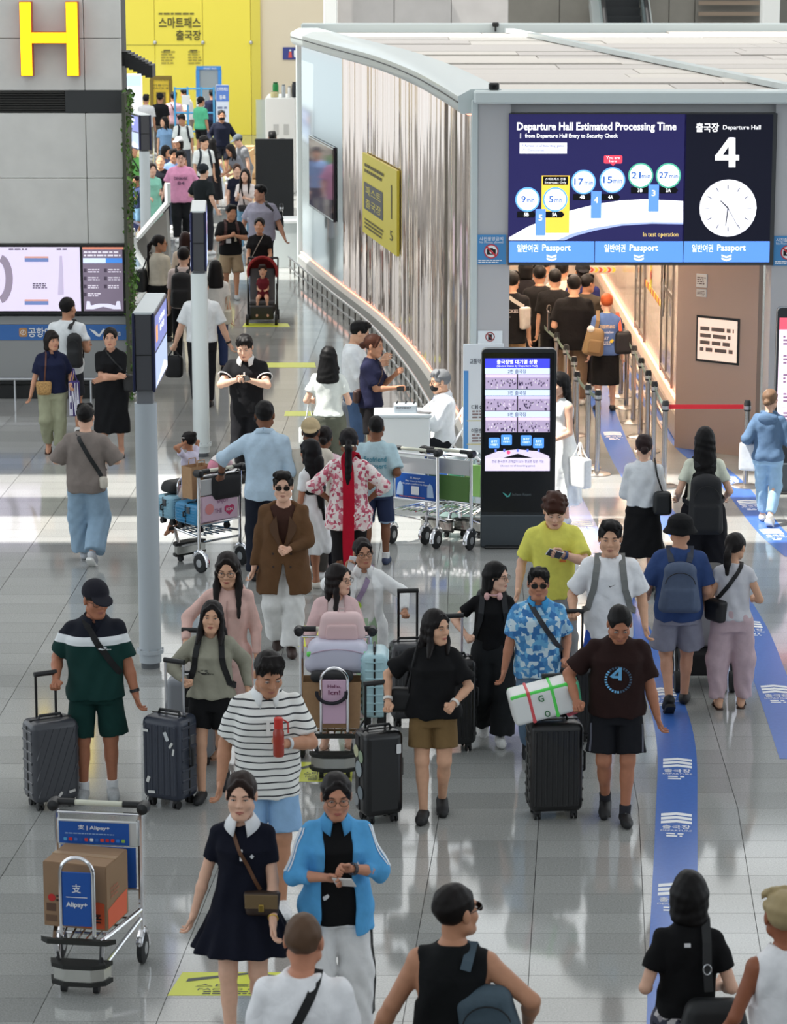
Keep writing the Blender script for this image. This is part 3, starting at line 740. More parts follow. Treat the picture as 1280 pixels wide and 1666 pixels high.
 def _shoes(s, kind, sc, sock):
  m = M(sc, .6, noise=.1, nscale=60); so = M((238, 238, 235) if sum(sc) > 250 or kind == 'sneaker2' else (25, 25, 26), .7)
  for sd in (1, -1):
   A = s.leg[sd][2]
   if kind == 'sandal':
    F = Field(); heel, ball, toe, d, dn = s._foot(F, sd, 0); b = s.mb(); sx = unit(np.cross(d, dn))
    c = (heel+toe)/2+dn*.028; ol = [(-.125, -.028), (-.10, -.038), (0, -.036), (.08, -.048), (.12, -.034), (.135, 0), (.12, .034), (.08, .048), (0, .036), (-.10, .038), (-.125, .028)]
    b.prism(ol, -.022, Vector(c), Vector(d), Vector(sx)); q = b.build('sandal', M(sc, .7), s.root)
    b = s.mb(); pts = []; nr = []
    for i in range(9):
     a = PI*i/8; v = sx*math.cos(a)*.043-dn*math.sin(a)*.048; pts.append(Vector(ball-d*.02+v+dn*.02)); nr.append(Vector(unit(v)))
    b.ribbon(pts, nr, .05, .006); b.build('strap', M(sc, .7), q); continue
   F = Field(); heel, ball, toe, d, dn = s._foot(F, sd, .009 if kind != 'croc' else .013)
   if kind in ('sneaker', 'sneaker2', 'boot'): F.cap(A-d*.004+dn*.035, A+dn*(.008 if kind != 'boot' else -.05), .044, .041, .015, 1)
   q = s.put('shoe', F, min(s.hb, .012) if s.detail else s.hb, m)
   if s.detail:
    b = s.mb(); sx = unit(np.cross(d, dn)); c = (heel+toe)/2+dn*.052
    ol = [(-.150, -.028), (-.125, -.042), (0, -.043), (.08, -.053), (.125, -.042), (.148, -.016), (.148, .016), (.125, .042), (.08, .053), (0, .043), (-.125, .042), (-.150, .028)]
    b.prism(ol, -.03, Vector(c), Vector(d), Vector(sx)); b.build('sole', so, q)
    if kind in ('sneaker', 'sneaker2'):
     b = s.mb()
     for i in range(4):
      pp = A+d*(.045+.022*i)-dn*(.006-.014*i)+dn*.008; b.tube([Vector(pp-sx*.02), Vector(pp-dn*.008), Vector(pp+sx*.02)], .004, 5)
     b.build('laces', M((200, 200, 196) if sum(sc) < 500 else (120, 122, 120), .8), q)
   if sock and s.detail:
    F = Field(); K = s.leg[sd][1]; F.cap(A+dn*.02, A+(K-A)*.16, .043, .047, .01, 1); s.put('sock', F, s.hd*1.2, M(sock, .9))
 def _glasses(s, kind):
  b = s.mb(); dark = kind == 'sun'; hs = s.hs; r = .0032 if s.detail else .004
  q = MB()
  for sd in (1, -1):
   ring = [s.hpt(sd*.034+.025*math.cos(2*PI*i/14), .104-.003*abs(math.cos(2*PI*i/14)), .000+.020*math.sin(2*PI*i/14)) for i in range(14)]
   b.tube(ring, r*hs*.6 if not dark else r*hs*.7, 5, True)
   b.tube([s.hpt(sd*.059, .101, .006), s.hpt(sd*.080, .06, .008), s.hpt(sd*.084, -.01, .006)], r*hs*.6, 5)
  b.tube([s.hpt(-.010, .106, .004), s.hpt(0, .110, .006), s.hpt(.010, .106, .004)], r*hs*.6, 5)
  g = b.build('glasses', M((18, 18, 20), .3) if dark else M((90, 76, 62), .35, .6), s.root, True)
  for sd in (1, -1):
   b = s.mb(); vs = [s.hpt(sd*.034+.025*math.cos(2*PI*i/14), .1045, .020*math.sin(2*PI*i/14)) for i in range(14)]
   if dark: b.add(vs, [tuple(range(14))]); b.build('lens', M((10, 10, 12), .08), g)
 def _hat(s, hat):
  kind, col = hat; hp, HR, hs = s.hp, s.HR, s.hs; F = Field(); mat = cloth(col)
  e = lambda c, r, k=.012, o='u': F.ell(hp(*c), np.array(r)*hs, HR, k*hs, o)
  if kind in ('cap', 'capback'):
   y = 1 if kind == 'cap' else -1
   e((0, -.014, .045), (.094, .112, .098)); F.box(hp(0, 0, -.045), np.array((.2, .2, .075))*hs, HR, .002, .006, 'sub')
   if kind == 'cap': F.ell(hp(0, .115, .036), np.array((.075, .085, .012))*hs, HR@Rx(-14), .01)
   else: F.ell(hp(0, -.115, .036), np.array((.07, .07, .011))*hs, HR@Rx(18), .01)
  elif kind == 'bucket':
   e((0, -.014, .055), (.098, .116, .078)); F.cap(hp(0, -.014, .09), hp(0, -.014, .02), .086*hs, .104*hs, .03, 3)
   F.cap(hp(0, -.014, .03), hp(0, -.014, -.018), .108*hs, .142*hs, .008, 3); F.ell(hp(0, -.014, -.04), np.array((.125, .125, .05))*hs, HR, .006, 'sub')
  s.put('hat' if kind == 'bucket' else 'cap', F, min(s.hd, .007) if s.detail else s.hd, mat)
 def _mask(s, col):
  F = Field(); F.ell(s.hp(0, .05, -.058), np.array((.066, .062, .052))*s.hs, s.HR, .01); F.fnc('int', (lambda o, n: lambda X, Y, Z: -((X-o[0])*n[0]+(Y-o[1])*n[1]+(Z-o[2])*n[2]))(s.hp(0, .025, 0), s.HR[:, 1]), s.hp(-.2, -.2, -.2)-.05, s.hp(.2, .2, .2)+.05, .003)
  q = s.put('face_mask', F, s.hd, M(col, .9))
  b = s.mb()
  for sd in (1, -1): b.tube([s.hpt(sd*.058, .05, -.035), s.hpt(sd*.082, .0, -.012)], .003, 5)
  b.build('ear_loop', M(col, .9), q)
 # --------------------------------------------------------------- points in the world
 def world(s, p): return s.root.matrix_basis @ (Vector(p)*s.u)
 def palm(s, sd): return Vector(s.side[sd]['c'])
# ================================================================== the hall
def struct(name, mb, mat, parent=None, smooth=False):
 o = mb.build(name, mat, parent, smooth)
 if parent is None: o['kind'] = 'structure'
 return o
def granite():
 m = bpy.data.materials.new('granite'); m.use_nodes = True; nt = m.node_tree; b = nt.nodes['Principled BSDF']; L = nt.links.new
 tc = nt.nodes.new('ShaderNodeTexCoord'); n = nt.nodes.new('ShaderNodeTexNoise'); n.inputs['Scale'].default_value = 90; n.inputs['Detail'].default_value = 4
 g = nt.nodes.new('ShaderNodeNewGeometry'); L(g.outputs['Position'], n.inputs['Vector'])
 at = nt.nodes.new('ShaderNodeAttribute'); at.attribute_name = 'tone'; oi = nt.nodes.new('ShaderNodeObjectInfo')
 ad = nt.nodes.new('ShaderNodeMath'); ad.operation = 'ADD'; L(at.outputs['Fac'], ad.inputs[0]); L(oi.outputs['Random'], ad.inputs[1])
 fr = nt.nodes.new('ShaderNodeMath'); fr.operation = 'FRACT'; L(ad.outputs[0], fr.inputs[0])
 mx = nt.nodes.new('ShaderNodeMix'); mx.data_type = 'RGBA'; L(n.outputs['Fac'], mx.inputs[0])
 mx.inputs[6].default_value = (*lin((112, 114, 113)), 1); mx.inputs[7].default_value = (*lin((196, 197, 193)), 1)
 r = nt.nodes.new('ShaderNodeMapRange'); r.inputs[3].default_value = .86; r.inputs[4].default_value = 1.08; L(fr.outputs[0], r.inputs[0])
 x = nt.nodes.new('ShaderNodeMix'); x.data_type = 'RGBA'; x.blend_type = 'MULTIPLY'; x.inputs[0].default_value = 1; L(mx.outputs[2], x.inputs[6]); L(r.outputs[0], x.inputs[7])
 L(x.outputs[2], b.inputs['Base Color']); b.inputs['Roughness'].default_value = .085; b.inputs['IOR'].default_value = 1.62; b.inputs['Specular IOR Level'].default_value = .62
 return m
GRAN = granite()
GROUT = M((70, 71, 70), .6)
fl = MB(); fl.box((4, 45, -.06), (60, 130, .08)); floor = struct('floor', fl, GROUT)
# floor tiles of .72 x .36 m: two zones that meet where the hall begins to bend
TW, TL, YB, GAP, FLY = .72, .362, 19.2, .0045, 92
def tile_mesh(yaw):
 t = math.tan(math.radians(yaw)); b = MB(); w, l = (TW-GAP)/2, (TL-GAP)/2
 b.prism([(-w-l*t, -l), (w-l*t, -l), (w+l*t, l), (-w+l*t, l)], .018, (0, 0, -.018))
 me = bpy.data.meshes.new('floor_tile'); me.from_pydata(b.v, [], b.f); me.materials.append(GRAN); me.update(); me.attributes.new('tone', 'FLOAT', 'FACE'); return me
YAW = (4.1, 1.6); tmesh = [tile_mesh(a) for a in YAW]
spots = []
for zone in (0, 1):
 for i in range(-24, 26):
  for j in (range(-20, 0) if zone == 0 else range(0, 205)):
   v = (j+.5)*TL; x, y = .34+(i+.5)*TW+v*math.tan(math.radians(YAW[zone])), YB+v
   if abs(x) < y*.155+1.6 and 13.4 < y < FLY: spots.append((x, y, zone))
spots.sort(key=lambda p: p[1]+(50 if abs(p[0]) > p[1]*.147+.3 else 0))
for x, y, k in spots[:300]:
 o = bpy.data.objects.new('floor_tile', tmesh[k]); C.objects.link(o); o.location = (x, y, 0); o.parent = floor
fb = MB(); tones = []
for x, y, k in spots[300:]:
 w, l, t = (TW-GAP)/2, (TL-GAP)/2, math.tan(math.radians(YAW[k]))
 fb.add([(x-w-l*t, y-l, 0), (x+w-l*t, y-l, 0), (x+w+l*t, y+l, 0), (x-w+l*t, y+l, 0)], [(0, 1, 2, 3)]); tones.append(rnd.random())
o = fb.build('far_floor_tiles', GRAN, floor); o['kind'] = 'stuff'
at_ = o.data.attributes.new('tone', 'FLOAT', 'FACE'); at_.data.foreach_set('value', tones)
# the roof high above: slabs with glazed slots across the hall, where the sun comes in
RZ = 15.0; RM = M((225, 226, 226), .8); rb = MB()
def slab(y0, y1): rb.box((0, (y0+y1)/2, RZ), (90, y1-y0, .3))
k_ = -SUN_DIR.y/SUN_DIR.z*RZ            # how far along the hall the sun drifts on its way down
slots = [(28.0, 29.3), (30.3, 31.6), (49.5, 51.5), (56, 59), (62, 65), (69, 72), (77, 80)]
y0 = -30.0
for a, b_ in slots: slab(y0, a-k_); y0 = b_-k_
slab(y0, 96); struct('ceiling', rb, RM)
bw = MB(); bw.box((0, -20, 4), (80, .4, 9)); struct('added_wall_behind', bw, M((190, 190, 188), .8))  # unseen wall added behind the camera to keep light off the fronts
# floor markings: thin printed film on the tiles
BLUE = M((70, 112, 190), .25, noise=.05); WHITE = M((238, 240, 242), .5); YMARK = M((222, 228, 70), .35); DGREY = M((90, 94, 92), .6)
def path(pts, n=8):
 P = [Vector(p) for p in pts]; out = []
 for i in range(len(P)-1):
  p0, p1, p2, p3 = P[max(i-1, 0)], P[i], P[i+1], P[min(i+2, len(P)-1)]
  for k in range(n):
   t = k/n; out.append(.5*((2*p1)+(p2-p0)*t+(2*p0-5*p1+4*p2-p3)*t*t+(3*p1-p0-3*p2+p3)*t**3))
 return out+[P[-1]]
def strip(label, px, w, marks):
 c = path([G(*p) for p in px]); b = MB(); b.ribbon([p+Vector((0, 0, .0005)) for p in c], [(0, 0, 1)]*len(c), w, .0012)
 o = b.build('floor_strip', BLUE); tag(o, label, 'floor marking', 'blue guide strips on the floor')
 for m in marks:
  p = G(*m); i = min(range(1, len(c)), key=lambda k: (c[k]-p).length); d = (c[i-1]-c[i]) if c[i-1].y > c[i].y else (c[i]-c[i-1]); d.z = 0
  f = Face2D(c[i]+Vector((0, 0, .002)), d.cross(Vector((0, 0, 1))), d, o); s = w/.30
  for k in range(3): f.poly('chevron', [(-.11*s, -.015+.085*k), (0, .02+.085*k), (.11*s, -.015+.085*k), (.11*s, .045+.085*k), (0, .08+.085*k), (-.11*s, .045+.085*k)], WHITE, .0012)
  g = f; f.text('출국장', 0, -.085, .2*s, .085, WHITE, .0012, .01); f.text('DEPARTURE', 0, -.165, .22*s, .03, WHITE, .0012); f.dashes(0, -.26, .14*s, .10, 2, WHITE, .0012)
strip('blue floor strip with white chevrons running up the middle of the frame past the bucket hat man', [(1093, 1690), (1096, 1500), (1100, 1340), (1098, 1200), (1062, 1090), (1000, 960), (935, 830), (905, 770)], .30,
      [(1096, 1465), (1100, 1345), (1099, 1250), (1080, 1130), (950, 860)])
strip('blue floor strip with white chevrons beside the woman in lilac trousers', [(1300, 1235), (1250, 1095), (1215, 1010), (1150, 910), (1085, 845), (1025, 765), (990, 690), (968, 620)], .30, [(1262, 1128), (1228, 1025), (1060, 815), (1000, 712)])
strip('blue floor strip with white chevrons running under the denim jacket woman', [(1300, 905), (1251, 861), (1186, 782), (1120, 730), (1083, 682), (1015, 602), (985, 570)], .30, [(1262, 868), (1213, 820), (1190, 785), (1090, 692), (1045, 640)])
def ymark(label, c4, lines=True, txt=None):
 P = [G(*p) for p in c4]; b = MB(); b.add([p+Vector((0, 0, .0012)) for p in P], [(0, 1, 2, 3)]); o = b.build('floor_sticker', YMARK); tag(o, label, 'floor sticker', 'yellow stickers on the floor')
 if txt:
  ce = sum(P, Vector())/4; ux = (P[1]-P[0]); w = ux.length; uy = (P[3]-P[0]); h = uy.length; f = Face2D(ce+Vector((0, 0, .0015)), ux, uy, o)
  f.poly('arrow', [(-w*.42, h*.08), (0, h*.40), (w*.42, h*.08), (w*.42, h*.22), (0, h*.49), (-w*.42, h*.22)], DGREY, .001)
  f.text('스마트패스', 0, -h*.08, w*.66, h*.14, DGREY, .001, .01); f.text('FACE ID ONLY', 0, -h*.24, w*.6, h*.09, DGREY, .001); f.dashes(0, -h*.38, w*.5, h*.16, 2, DGREY, .001)
ymark('yellow floor sticker with a grey arrow beside the foreground woman in the navy dress', [(272, 1620), (500, 1620), (512, 1582), (297, 1582)], txt=1)
ymark('narrow yellow floor sticker in front of the pushchair', [(394, 532), (472, 532), (468, 526), (398, 526)])
ymark('narrow yellow floor sticker right of the black polo man', [(430, 598), (514, 598), (512, 590), (432, 590)])
ymark('narrow yellow floor sticker left of the woman with the white tote', [(462, 677), (520, 677), (522, 669), (464, 669)])
ymark('yellow floor sticker under the loaded trolley of the woman in pink', [(476, 1272), (572, 1272), (575, 1240), (480, 1240)], txt=1)
ymark('yellow floor sticker behind the grey sacks trolley in the middle', [(484, 1052), (560, 1052), (566, 1018), (494, 1018)])

# ------------------------------------------------------------------ the wall with the letter H
DH = 36.9
LSTONE = M((216, 215, 210), .55, noise=.05, nscale=3); DK = M((22, 23, 24), .4); GREYP = M((150, 152, 152), .5)
def xH(px, y=400, D=DH): return AT(px, y, D).x
def zH(py, D=DH): return AT(640, py, D).z
wl = MB(); xr = xH(203); wl.box(((xr-14)/2-.02, DH+.62, 5), (xr+14-.04, 1.1, 10)); wall_left = struct('wall_left', wl, GROUT)
rows = [(-40, 62), (62.9, 147), (184, 289.5), (290.4, 396), (514, 528), (553, 618)]
for ya, yb in rows:
 for xa, xb in ((-160, -60.5), (-60, 143.6), (144.5, 203)):
  b = MB(); z1, z0 = zH(ya), zH(yb); x0, x1 = xH(xa), xH(xb); grey = ya > 500
  if grey and xa != -60: continue
  if grey: x0, x1 = xr-8, xr
  b.box(((x0+x1)/2, DH+.04, (z0+z1)/2), (x1-x0, .1, z1-z0), bev=.006); b.build('stone_panel', GREYP if grey else LSTONE, wall_left)
b = MB(); z1, z0 = zH(528), zH(553); b.box(((xr-6)/2, DH+.035, (z0+z1)/2), (xr+6, .1, z1-z0)); bs = b.build('blue_band', M((62, 112, 180), .4), wall_left)
f = Face2D((0, DH-.016, (z0+z1)/2), (1, 0, 0), (0, 0, 1), bs)
f.text('공항안내', xH(68), 0, .42, .13, WHITE, bold=.015); f.rect('pictogram', xH(34), 0, .11, .12, M((190, 140, 90), .5), r=.02); f.ring('ring', xH(34), 0, .03, .036, WHITE, .006); f.text('?', xH(34), 0, .02, .05, WHITE, .007)
f.poly('wing_emblem', [(xH(142), .05), (xH(152), .02), (xH(158), -.03), (xH(165), .05), (xH(168), .04), (xH(159), -.06), (xH(154), -.05), (xH(149), -.01)], WHITE); f.text('Incheon', xH(181), -.005, .2, .08, WHITE, bold=.01)
b = MB(); b.box(((xr-14)/2, DH+.0, .09), (xr+14, .12, .18)); b.build('plinth', DK, wall_left)
# louvred vent
v = thing('wall_vent', 'black louvred vent band across the pale stone wall under the yellow H', 'vent', (xH(60), DH, zH(165)))
def vx(px): return xH(px)-xH(60)
zt, zb_ = zH(147)-zH(165), zH(183)-zH(165)
b = MB(); b.box(((vx(-80)+vx(203))/2, .06, (zt+zb_)/2), (vx(203)-vx(-80), .06, zt-zb_)); b.build('backing', M((34, 35, 36), .6), v)
for i in range(9):
 b = MB(); z = zb_+(zt-zb_)*(i+.5)/9; b.box(((vx(-80)+vx(111))/2, .01, z), (vx(111)-vx(-80), .05, .010), rot=Matrix.Rotation(.5, 3, 'X')); b.build('slat', M((62, 62, 60), .5), v)
b = MB(); b.box(((vx(112)+vx(203))/2, .005, (zt+zb_)/2), (vx(203)-vx(112), .04, zt-zb_)); b.build('cover_plate', M((52, 54, 55), .5), v)
# the letter H: a lit box letter
h = thing('letter_sign', 'big glowing yellow letter H on the pale stone wall', 'sign', (xH(91), DH, zH(62)))
HY = M((255, 220, 20), .4, emit=1.6); HS = M((205, 90, 40), .4)
def hb_(name, xa, xb, ya, yb):
 x0, x1, z1, z0 = xH(xa)-xH(91), xH(xb)-xH(91), zH(ya)-zH(62), zH(yb)-zH(62)
 b = MB(); b.box(((x0+x1)/2, -.10, (z0+z1)/2), (x1-x0+.014, .16, z1-z0+.014)); q = b.build(name+'_case', HS, h)
 b = MB(); b.box(((x0+x1)/2, -.185, (z0+z1)/2), (x1-x0, .012, z1-z0)); b.build(name, HY, q)
hb_('upright', 45.5, 63, 3, 122); hb_('upright', 119, 137, 3, 122); hb_('crossbar', 63.4, 118.6, 52, 69)
# flight/terminal map screen
sc = thing('information_screen', 'wide lit terminal map screen with black frame on the stone wall', 'screen', (xH(60), DH-.05, zH(454)))
b = MB(); b.box(((vx(-90)+vx(203.5))/2, .03, 0), (vx(203.5)-vx(-90), .10, zH(397)-zH(512)), bev=.01); b.build('frame', DK, sc)
f = Face2D(sc.location+Vector((0, -.022, 0)), (1, 0, 0), (0, 0, 1), sc); SCo = sc.location.copy()
def local(o, root): o.matrix_parent_inverse = Matrix.Translation(-root.location); return o
class PxF:
 """prints on a plane that faces down the hall at distance D, laid out from picture pixels"""
 def __init__(s, D, root, rz=0): s.D, s.root = D, root
 def P(s, px, py): p = AT(px, py, s.D); return p.x, p.z
 def _f(s): f = Face2D((0, s.D, 0), (1, 0, 0), (0, 0, 1), None); return f
 def _fix(s, o):
  if o is None: return None
  o.parent = s.root
  q = s.root
  while q.parent is not None: q = q.parent
  if q.type == 'EMPTY' or q.location.length > 0: o.matrix_parent_inverse = q.matrix_basis.inverted()
  return o
 def rect(s, name, x0, y0, x1, y1, mat, lift=.004, r=0):
  a, d = s.P(x0, y0), s.P(x1, y1); return s._fix(s._f().rect(name, (a[0]+d[0])/2, (a[1]+d[1])/2, abs(d[0]-a[0]), abs(a[1]-d[1]), mat, lift, r))
 def poly(s, name, pts, mat, lift=.004): return s._fix(s._f().poly(name, [s.P(*p) for p in pts][::-1], mat, lift))
 def ring(s, name, cx, cy, r0, r1, mat, lift=.004): a = s.P(cx, cy); k = s.P(cx+1, cy)[0]-a[0]; return s._fix(s._f().ring(name, a[0], a[1], r0*k, r1*k, mat, lift))
 def disc(s, name, cx, cy, r, mat, lift=.004): a = s.P(cx, cy); k = s.P(cx+1, cy)[0]-a[0]; return s._fix(s._f().poly(name, [(a[0]+u, a[1]+w) for u, w in circ(r*k, 28)], mat, lift))
 def text(s, t, x0, y0, x1, y1, mat, lift=.006, bold=0., name='lettering'):
  a, d = s.P(x0, y0), s.P(x1, y1); return s._fix(s._f().text(t, (a[0]+d[0])/2, (a[1]+d[1])/2, abs(d[0]-a[0]), abs(a[1]-d[1]), mat, lift, bold, name))
 def dashes(s, x0, y0, x1, y1, rows, mat, lift=.006, fill=.55):
  a, d = s.P(x0, y0), s.P(x1, y1); return s._fix(s._f().dashes((a[0]+d[0])/2, (a[1]+d[1])/2, abs(d[0]-a[0]), abs(a[1]-d[1]), rows, mat, lift, fill))
E = lambda c, e=1.0: M(c, .5, emit=e, spec=.3)
q = PxF(DH-.072, sc)
q.rect('map_picture', -80, 402, 132, 506, E((216, 206, 228), .75), .001)
q.rect('list_picture', 134, 402, 201, 506, E((128, 116, 134), .55), .001)
q.rect('list_header', 134, 402, 201, 406, E((205, 130, 110), .8), .002); q.rect('list_bar', 135, 420, 172, 428, E((200, 215, 245), .9), .002, .005); q.rect('list_bar', 172, 420, 199, 428, E((70, 130, 210), .9), .002)
q.dashes(136, 408, 199, 418, 2, E((220, 214, 226), .8), .003)
for i in range(7):
 x = 136 if i % 2 == 0 else 169; y = 437+13*(i//2); q.rect('list_icon', x, y, x+5, y+6, E((80, 70, 86), .5), .003); q.dashes(x+7, y, x+29, y+7, 2, E((214, 206, 220), .7), .003)
q.poly('terminal_outline', [(140, 503), (141, 490), (146, 490), (148, 497), (160, 494), (176, 494), (188, 497), (190, 490), (195, 490), (197, 503), (185, 503), (168, 499), (152, 503)], E((216, 214, 232), .8), .003)
pts = [(-10, 402)]
arc = [(0+21*math.cos(math.radians(a)), 454+40*math.sin(math.radians(a))) for a in range(-80, 81, 10)]; arc2 = [(-4+13*math.cos(math.radians(a)), 454+29*math.sin(math.radians(a))) for a in range(80, -81, -10)]
q.poly('concourse_map', arc+arc2, E((150, 138, 156), .6), .003)
for yy in (417, 487): q.rect('map_caption', 40, yy, 79, yy+9, E((200, 150, 140), .8), .003); q.rect('map_photo', 40, yy+3, 79, yy+9, E((110, 130, 180), .7), .004)
q.dashes(14, 403, 50, 408, 1, E((120, 110, 130), .5), .003); q.dashes(92, 403, 110, 408, 1, E((120, 110, 130), .5), .003); q.dashes(53, 460, 80, 470, 3, E((90, 80, 100), .4), .003)
q.poly('pier_map', [(97, 416), (101, 416), (103, 440), (104, 480), (94, 480), (96, 440)], E((190, 180, 206), .7), .003)
# bumper rail in front of the wall
rl = thing('bumper_rail', 'low steel bumper rail along the foot of the H wall', 'rail', (xH(60), DH-.25, 0))
b = MB(); b.tube([(-8, 0, .30), (xH(160)-xH(60), 0, .30)], .022, 8); b.build('rail_bar', STEEL, rl)
for px in (-50, 22, 84, 146): b = MB(); b.tube([(xH(px)-xH(60), 0, 0), (xH(px)-xH(60), 0, .29)], .016, 8); b.build('post', STEEL, rl)

# ------------------------------------------------------------------ the far end: yellow wall
DY = 84.0
wy = MB(); wy.box((-6, DY+.4, 5), (44, .6, 10)); wall_back = struct('wall_back', wy, M((226, 212, 186), .6))
YEL = M((248, 230, 88), .3, coat=.3)
for xa, xb in ((160, 252), (252.6, 330), (330.6, 408), (408.6, 424)):
 x0, x1 = AT(xa, 100, DY).x, AT(xb, 100, DY).x; b = MB(); b.box(((x0+x1)/2, DY+.04, 2.9), (x1-x0, .08, 5.8), bev=.01); b.build('glass_panel', YEL if xa < 400 else M((228, 212, 90), .3), wall_back)
ysn = thing('wall_lettering', 'dark grey Korean lettering for the face recognition gate on the yellow wall', 'sign', (AT(290, 50, DY-.02)))
q = PxF(DY-.02, ysn); KD = M((92, 84, 40), .6)
q.text('스마트패스', 258, 28, 326, 46, KD, bold=.02); q.text('출국장', 286, 49, 327, 66, KD, bold=.02); q.dashes(258, 20, 326, 25, 1, KD); q.dashes(262, 82, 285, 105, 5, M((170, 156, 60), .6)); q.dashes(306, 82, 330, 105, 5, M((170, 156, 60), .6))
q.rect('caption_plate', 266, 81, 277, 86, KD); q.rect('caption_plate', 309, 81, 321, 86, KD); q.rect('rule_line', 205, 73, 330, 73.6, KD)
for x in (252, 330, 408):
 fx = thing('glass_fixing', 'round steel glass fixing on the yellow wall, %s' % {252: 'left one', 330: 'middle one', 408: 'right one'}[x], 'fixing', AT(x, 69, DY-.03)); b = MB(); b.lathe([(.0, -.05), (.05, -.04), (.06, 0), (.06, .02)], n=12, rot=Matrix.Rotation(-PI/2, 3, 'X')); b.build('cap', STEEL, fx)
tl = thing('restroom_sign', 'small blue restroom sign at the corner of the cream wall', 'sign', AT(474, 87, DY+.06)); q = PxF(DY+.055, tl)
b = MB(); p0, p1 = AT(464, 77, DY), AT(492, 97, DY); b.box((0, .03, 0), (p1.x-p0.x, .05, p0.z-p1.z)); b.build('board', M((60, 70, 140), .5), tl); q.disc('pictogram', 472, 82, 1.6, WHITE, .006); q.poly('pictogram', [(470, 84), (474, 84), (475, 94), (469, 94)], M((220, 90, 80), .5), .006); q.rect('lettering', 478, 82, 481, 93, WHITE, .006)
# ------------------------------------------------------------------ stone walls behind the hall roof, escalator
DS = 63.0
w2 = MB(); x0, x1 = AT(548, 20, DS).x, AT(827, 20, DS).x; w2.box(((x0+x1)/2, DS+.4, 4.6), (x1-x0, .6, 9.2)); wall_stone = struct('wall_stone', w2, GROUT)
n0 = x0
for k in range(3):
 for r in range(3): b = MB(); ww = (x1-x0)/3; b.box((x0+ww*(k+.5), DS+.06, 1.55+3.05*r), (ww-.012, .1, 3.04), bev=.01); b.build('stone_panel', M((186, 182, 179), .6, noise=.06, nscale=2), wall_stone)
cb = MB(); cx = (AT(527, 20, DS-.3).x+AT(548, 20, DS-.3).x)/2; cb.box((cx, DS-.3, 4.6), (.30, .4, 9.2), bev=.02); struct('trim_1', cb, M((232, 232, 228), .5))
DE = 70.0
w3 = MB(); w3.box((11.5, DE+4.4, 5), (17, .6, 10)); wall_shade_tone = struct('wall_shade_tone', w3, M((98, 96, 90), .7))  # wall and panels toned darker to stand for shadow on the stone
xs_ = [AT(p, 20, DE+4).x for p in (820, 910, 962, 1000, 1088, 1130, 1240)]
for i in range(len(xs_)-1):
 b = MB(); b.box(((xs_[i]+xs_[i+1])/2, DE+4.05, 4.5), (xs_[i+1]-xs_[i]-.015, .1, 9), bev=.01); b.build('stone_panel', M((120, 116, 108), .6, noise=.08, nscale=2), wall_shade_tone)
sl = thing('louvre_screen', 'brown slatted screen on the wall right of the escalator', 'screen', AT(1185, 30, DE+3.8))
for i in range(9): b = MB(); b.box((0, 0, -1.0+.28*i), (AT(1232, 20, DE+3.8).x-AT(1133, 20, DE+3.8).x, .08, .10)); b.build('slat', M((128, 112, 96), .6), sl)
cb = MB(); cb.box((AT(1252, 20, DE-2).x, DE-2, 4.6), (.42, .5, 9.2), bev=.02); struct('trim_2', cb, M((226, 226, 222), .5))
es = thing('escalator', 'escalator with dark steps and glass sides behind the hall roof', 'escalator', (AT(1026, 20, DE).x, DE, 0))
xw = AT(1068, 20, DE).x-AT(985, 20, DE).x
for i in range(26): b = MB(); b.box((0, -1.2+.36*i, 1.6+.2*i), (xw*.78, .38, .22)); b.build('step', M((50, 52, 54), .5, .3), es)
for sd in (-1, 1):
 b = MB(); b.prism([(-2.5, 1.0), (8.5, 7.0), (8.5, 7.9), (-2.5, 1.9)], .03, (sd*xw*.43-.015, 0, 0), (0, 1, 0), (0, 0, 1)); b.build('glass_side', M((170, 190, 192), .1, alpha=.6), es)
 b = MB(); b.tube([(sd*xw*.43, -2.6, 1.8), (sd*xw*.43, 8.5, 7.9)], .06, 8); b.build('handrail', BLACKP, es)
 b = MB(); b.prism([(-2.5, .6), (8.5, 6.5), (8.5, 7.05), (-2.5, 1.1)], .22, (sd*xw*.52-.11, 0, 0), (0, 1, 0), (0, 0, 1)); b.build('balustrade', M((200, 205, 204), .35, .5), es)
# ------------------------------------------------------------------ the departure hall: curved metal-glass wall, front, roof
DG = 32.0; RT = 4.36
WP = path([(-1.66, 50.6, 0), (-.84, 46, 0), (-.11, 42, 0), (.42, 38, 0), (.74, 34.6, 0), (.94, 32.05, 0)], 12)
def along(P, off):
 out = []
 for i, p in enumerate(P):
  d = (P[min(i+1, len(P)-1)]-P[max(i-1, 0)]).normalized(); out.append(p+Vector((d.y, -d.x, 0))*off)       # off>0: towards the hall's visitors
 return out
nrm = along(WP, 1)[len(WP)//2]-WP[len(WP)//2]
OUT = 1 if nrm.x < 0 else -1
GLW = M((224, 209, 198), .10, .8); TRIM = M((198, 208, 208), .35, coat=.2)
wr = MB(); Wi = along(WP, -.12*OUT)
wr.add([(p.x, p.y, z) for p in Wi for z in (0, RT-.1)], [(2*i, 2*i+2, 2*i+3, 2*i+1) for i in range(len(Wi)-1)]); wall_right = struct('wall_right', wr, M((170, 165, 160), .5))
seg = len(WP)-1; npan = 12; r9 = random.Random(3)
L_ = [0]
for i in range(seg): L_.append(L_[-1]+(WP[i+1]-WP[i]).length)
def at_len(P, l):
 for i in range(len(P)-1):
  if l <= L_[i+1] or i == len(P)-2: t = (l-L_[i])/(L_[i+1]-L_[i]); return P[i].lerp(P[i+1], t)
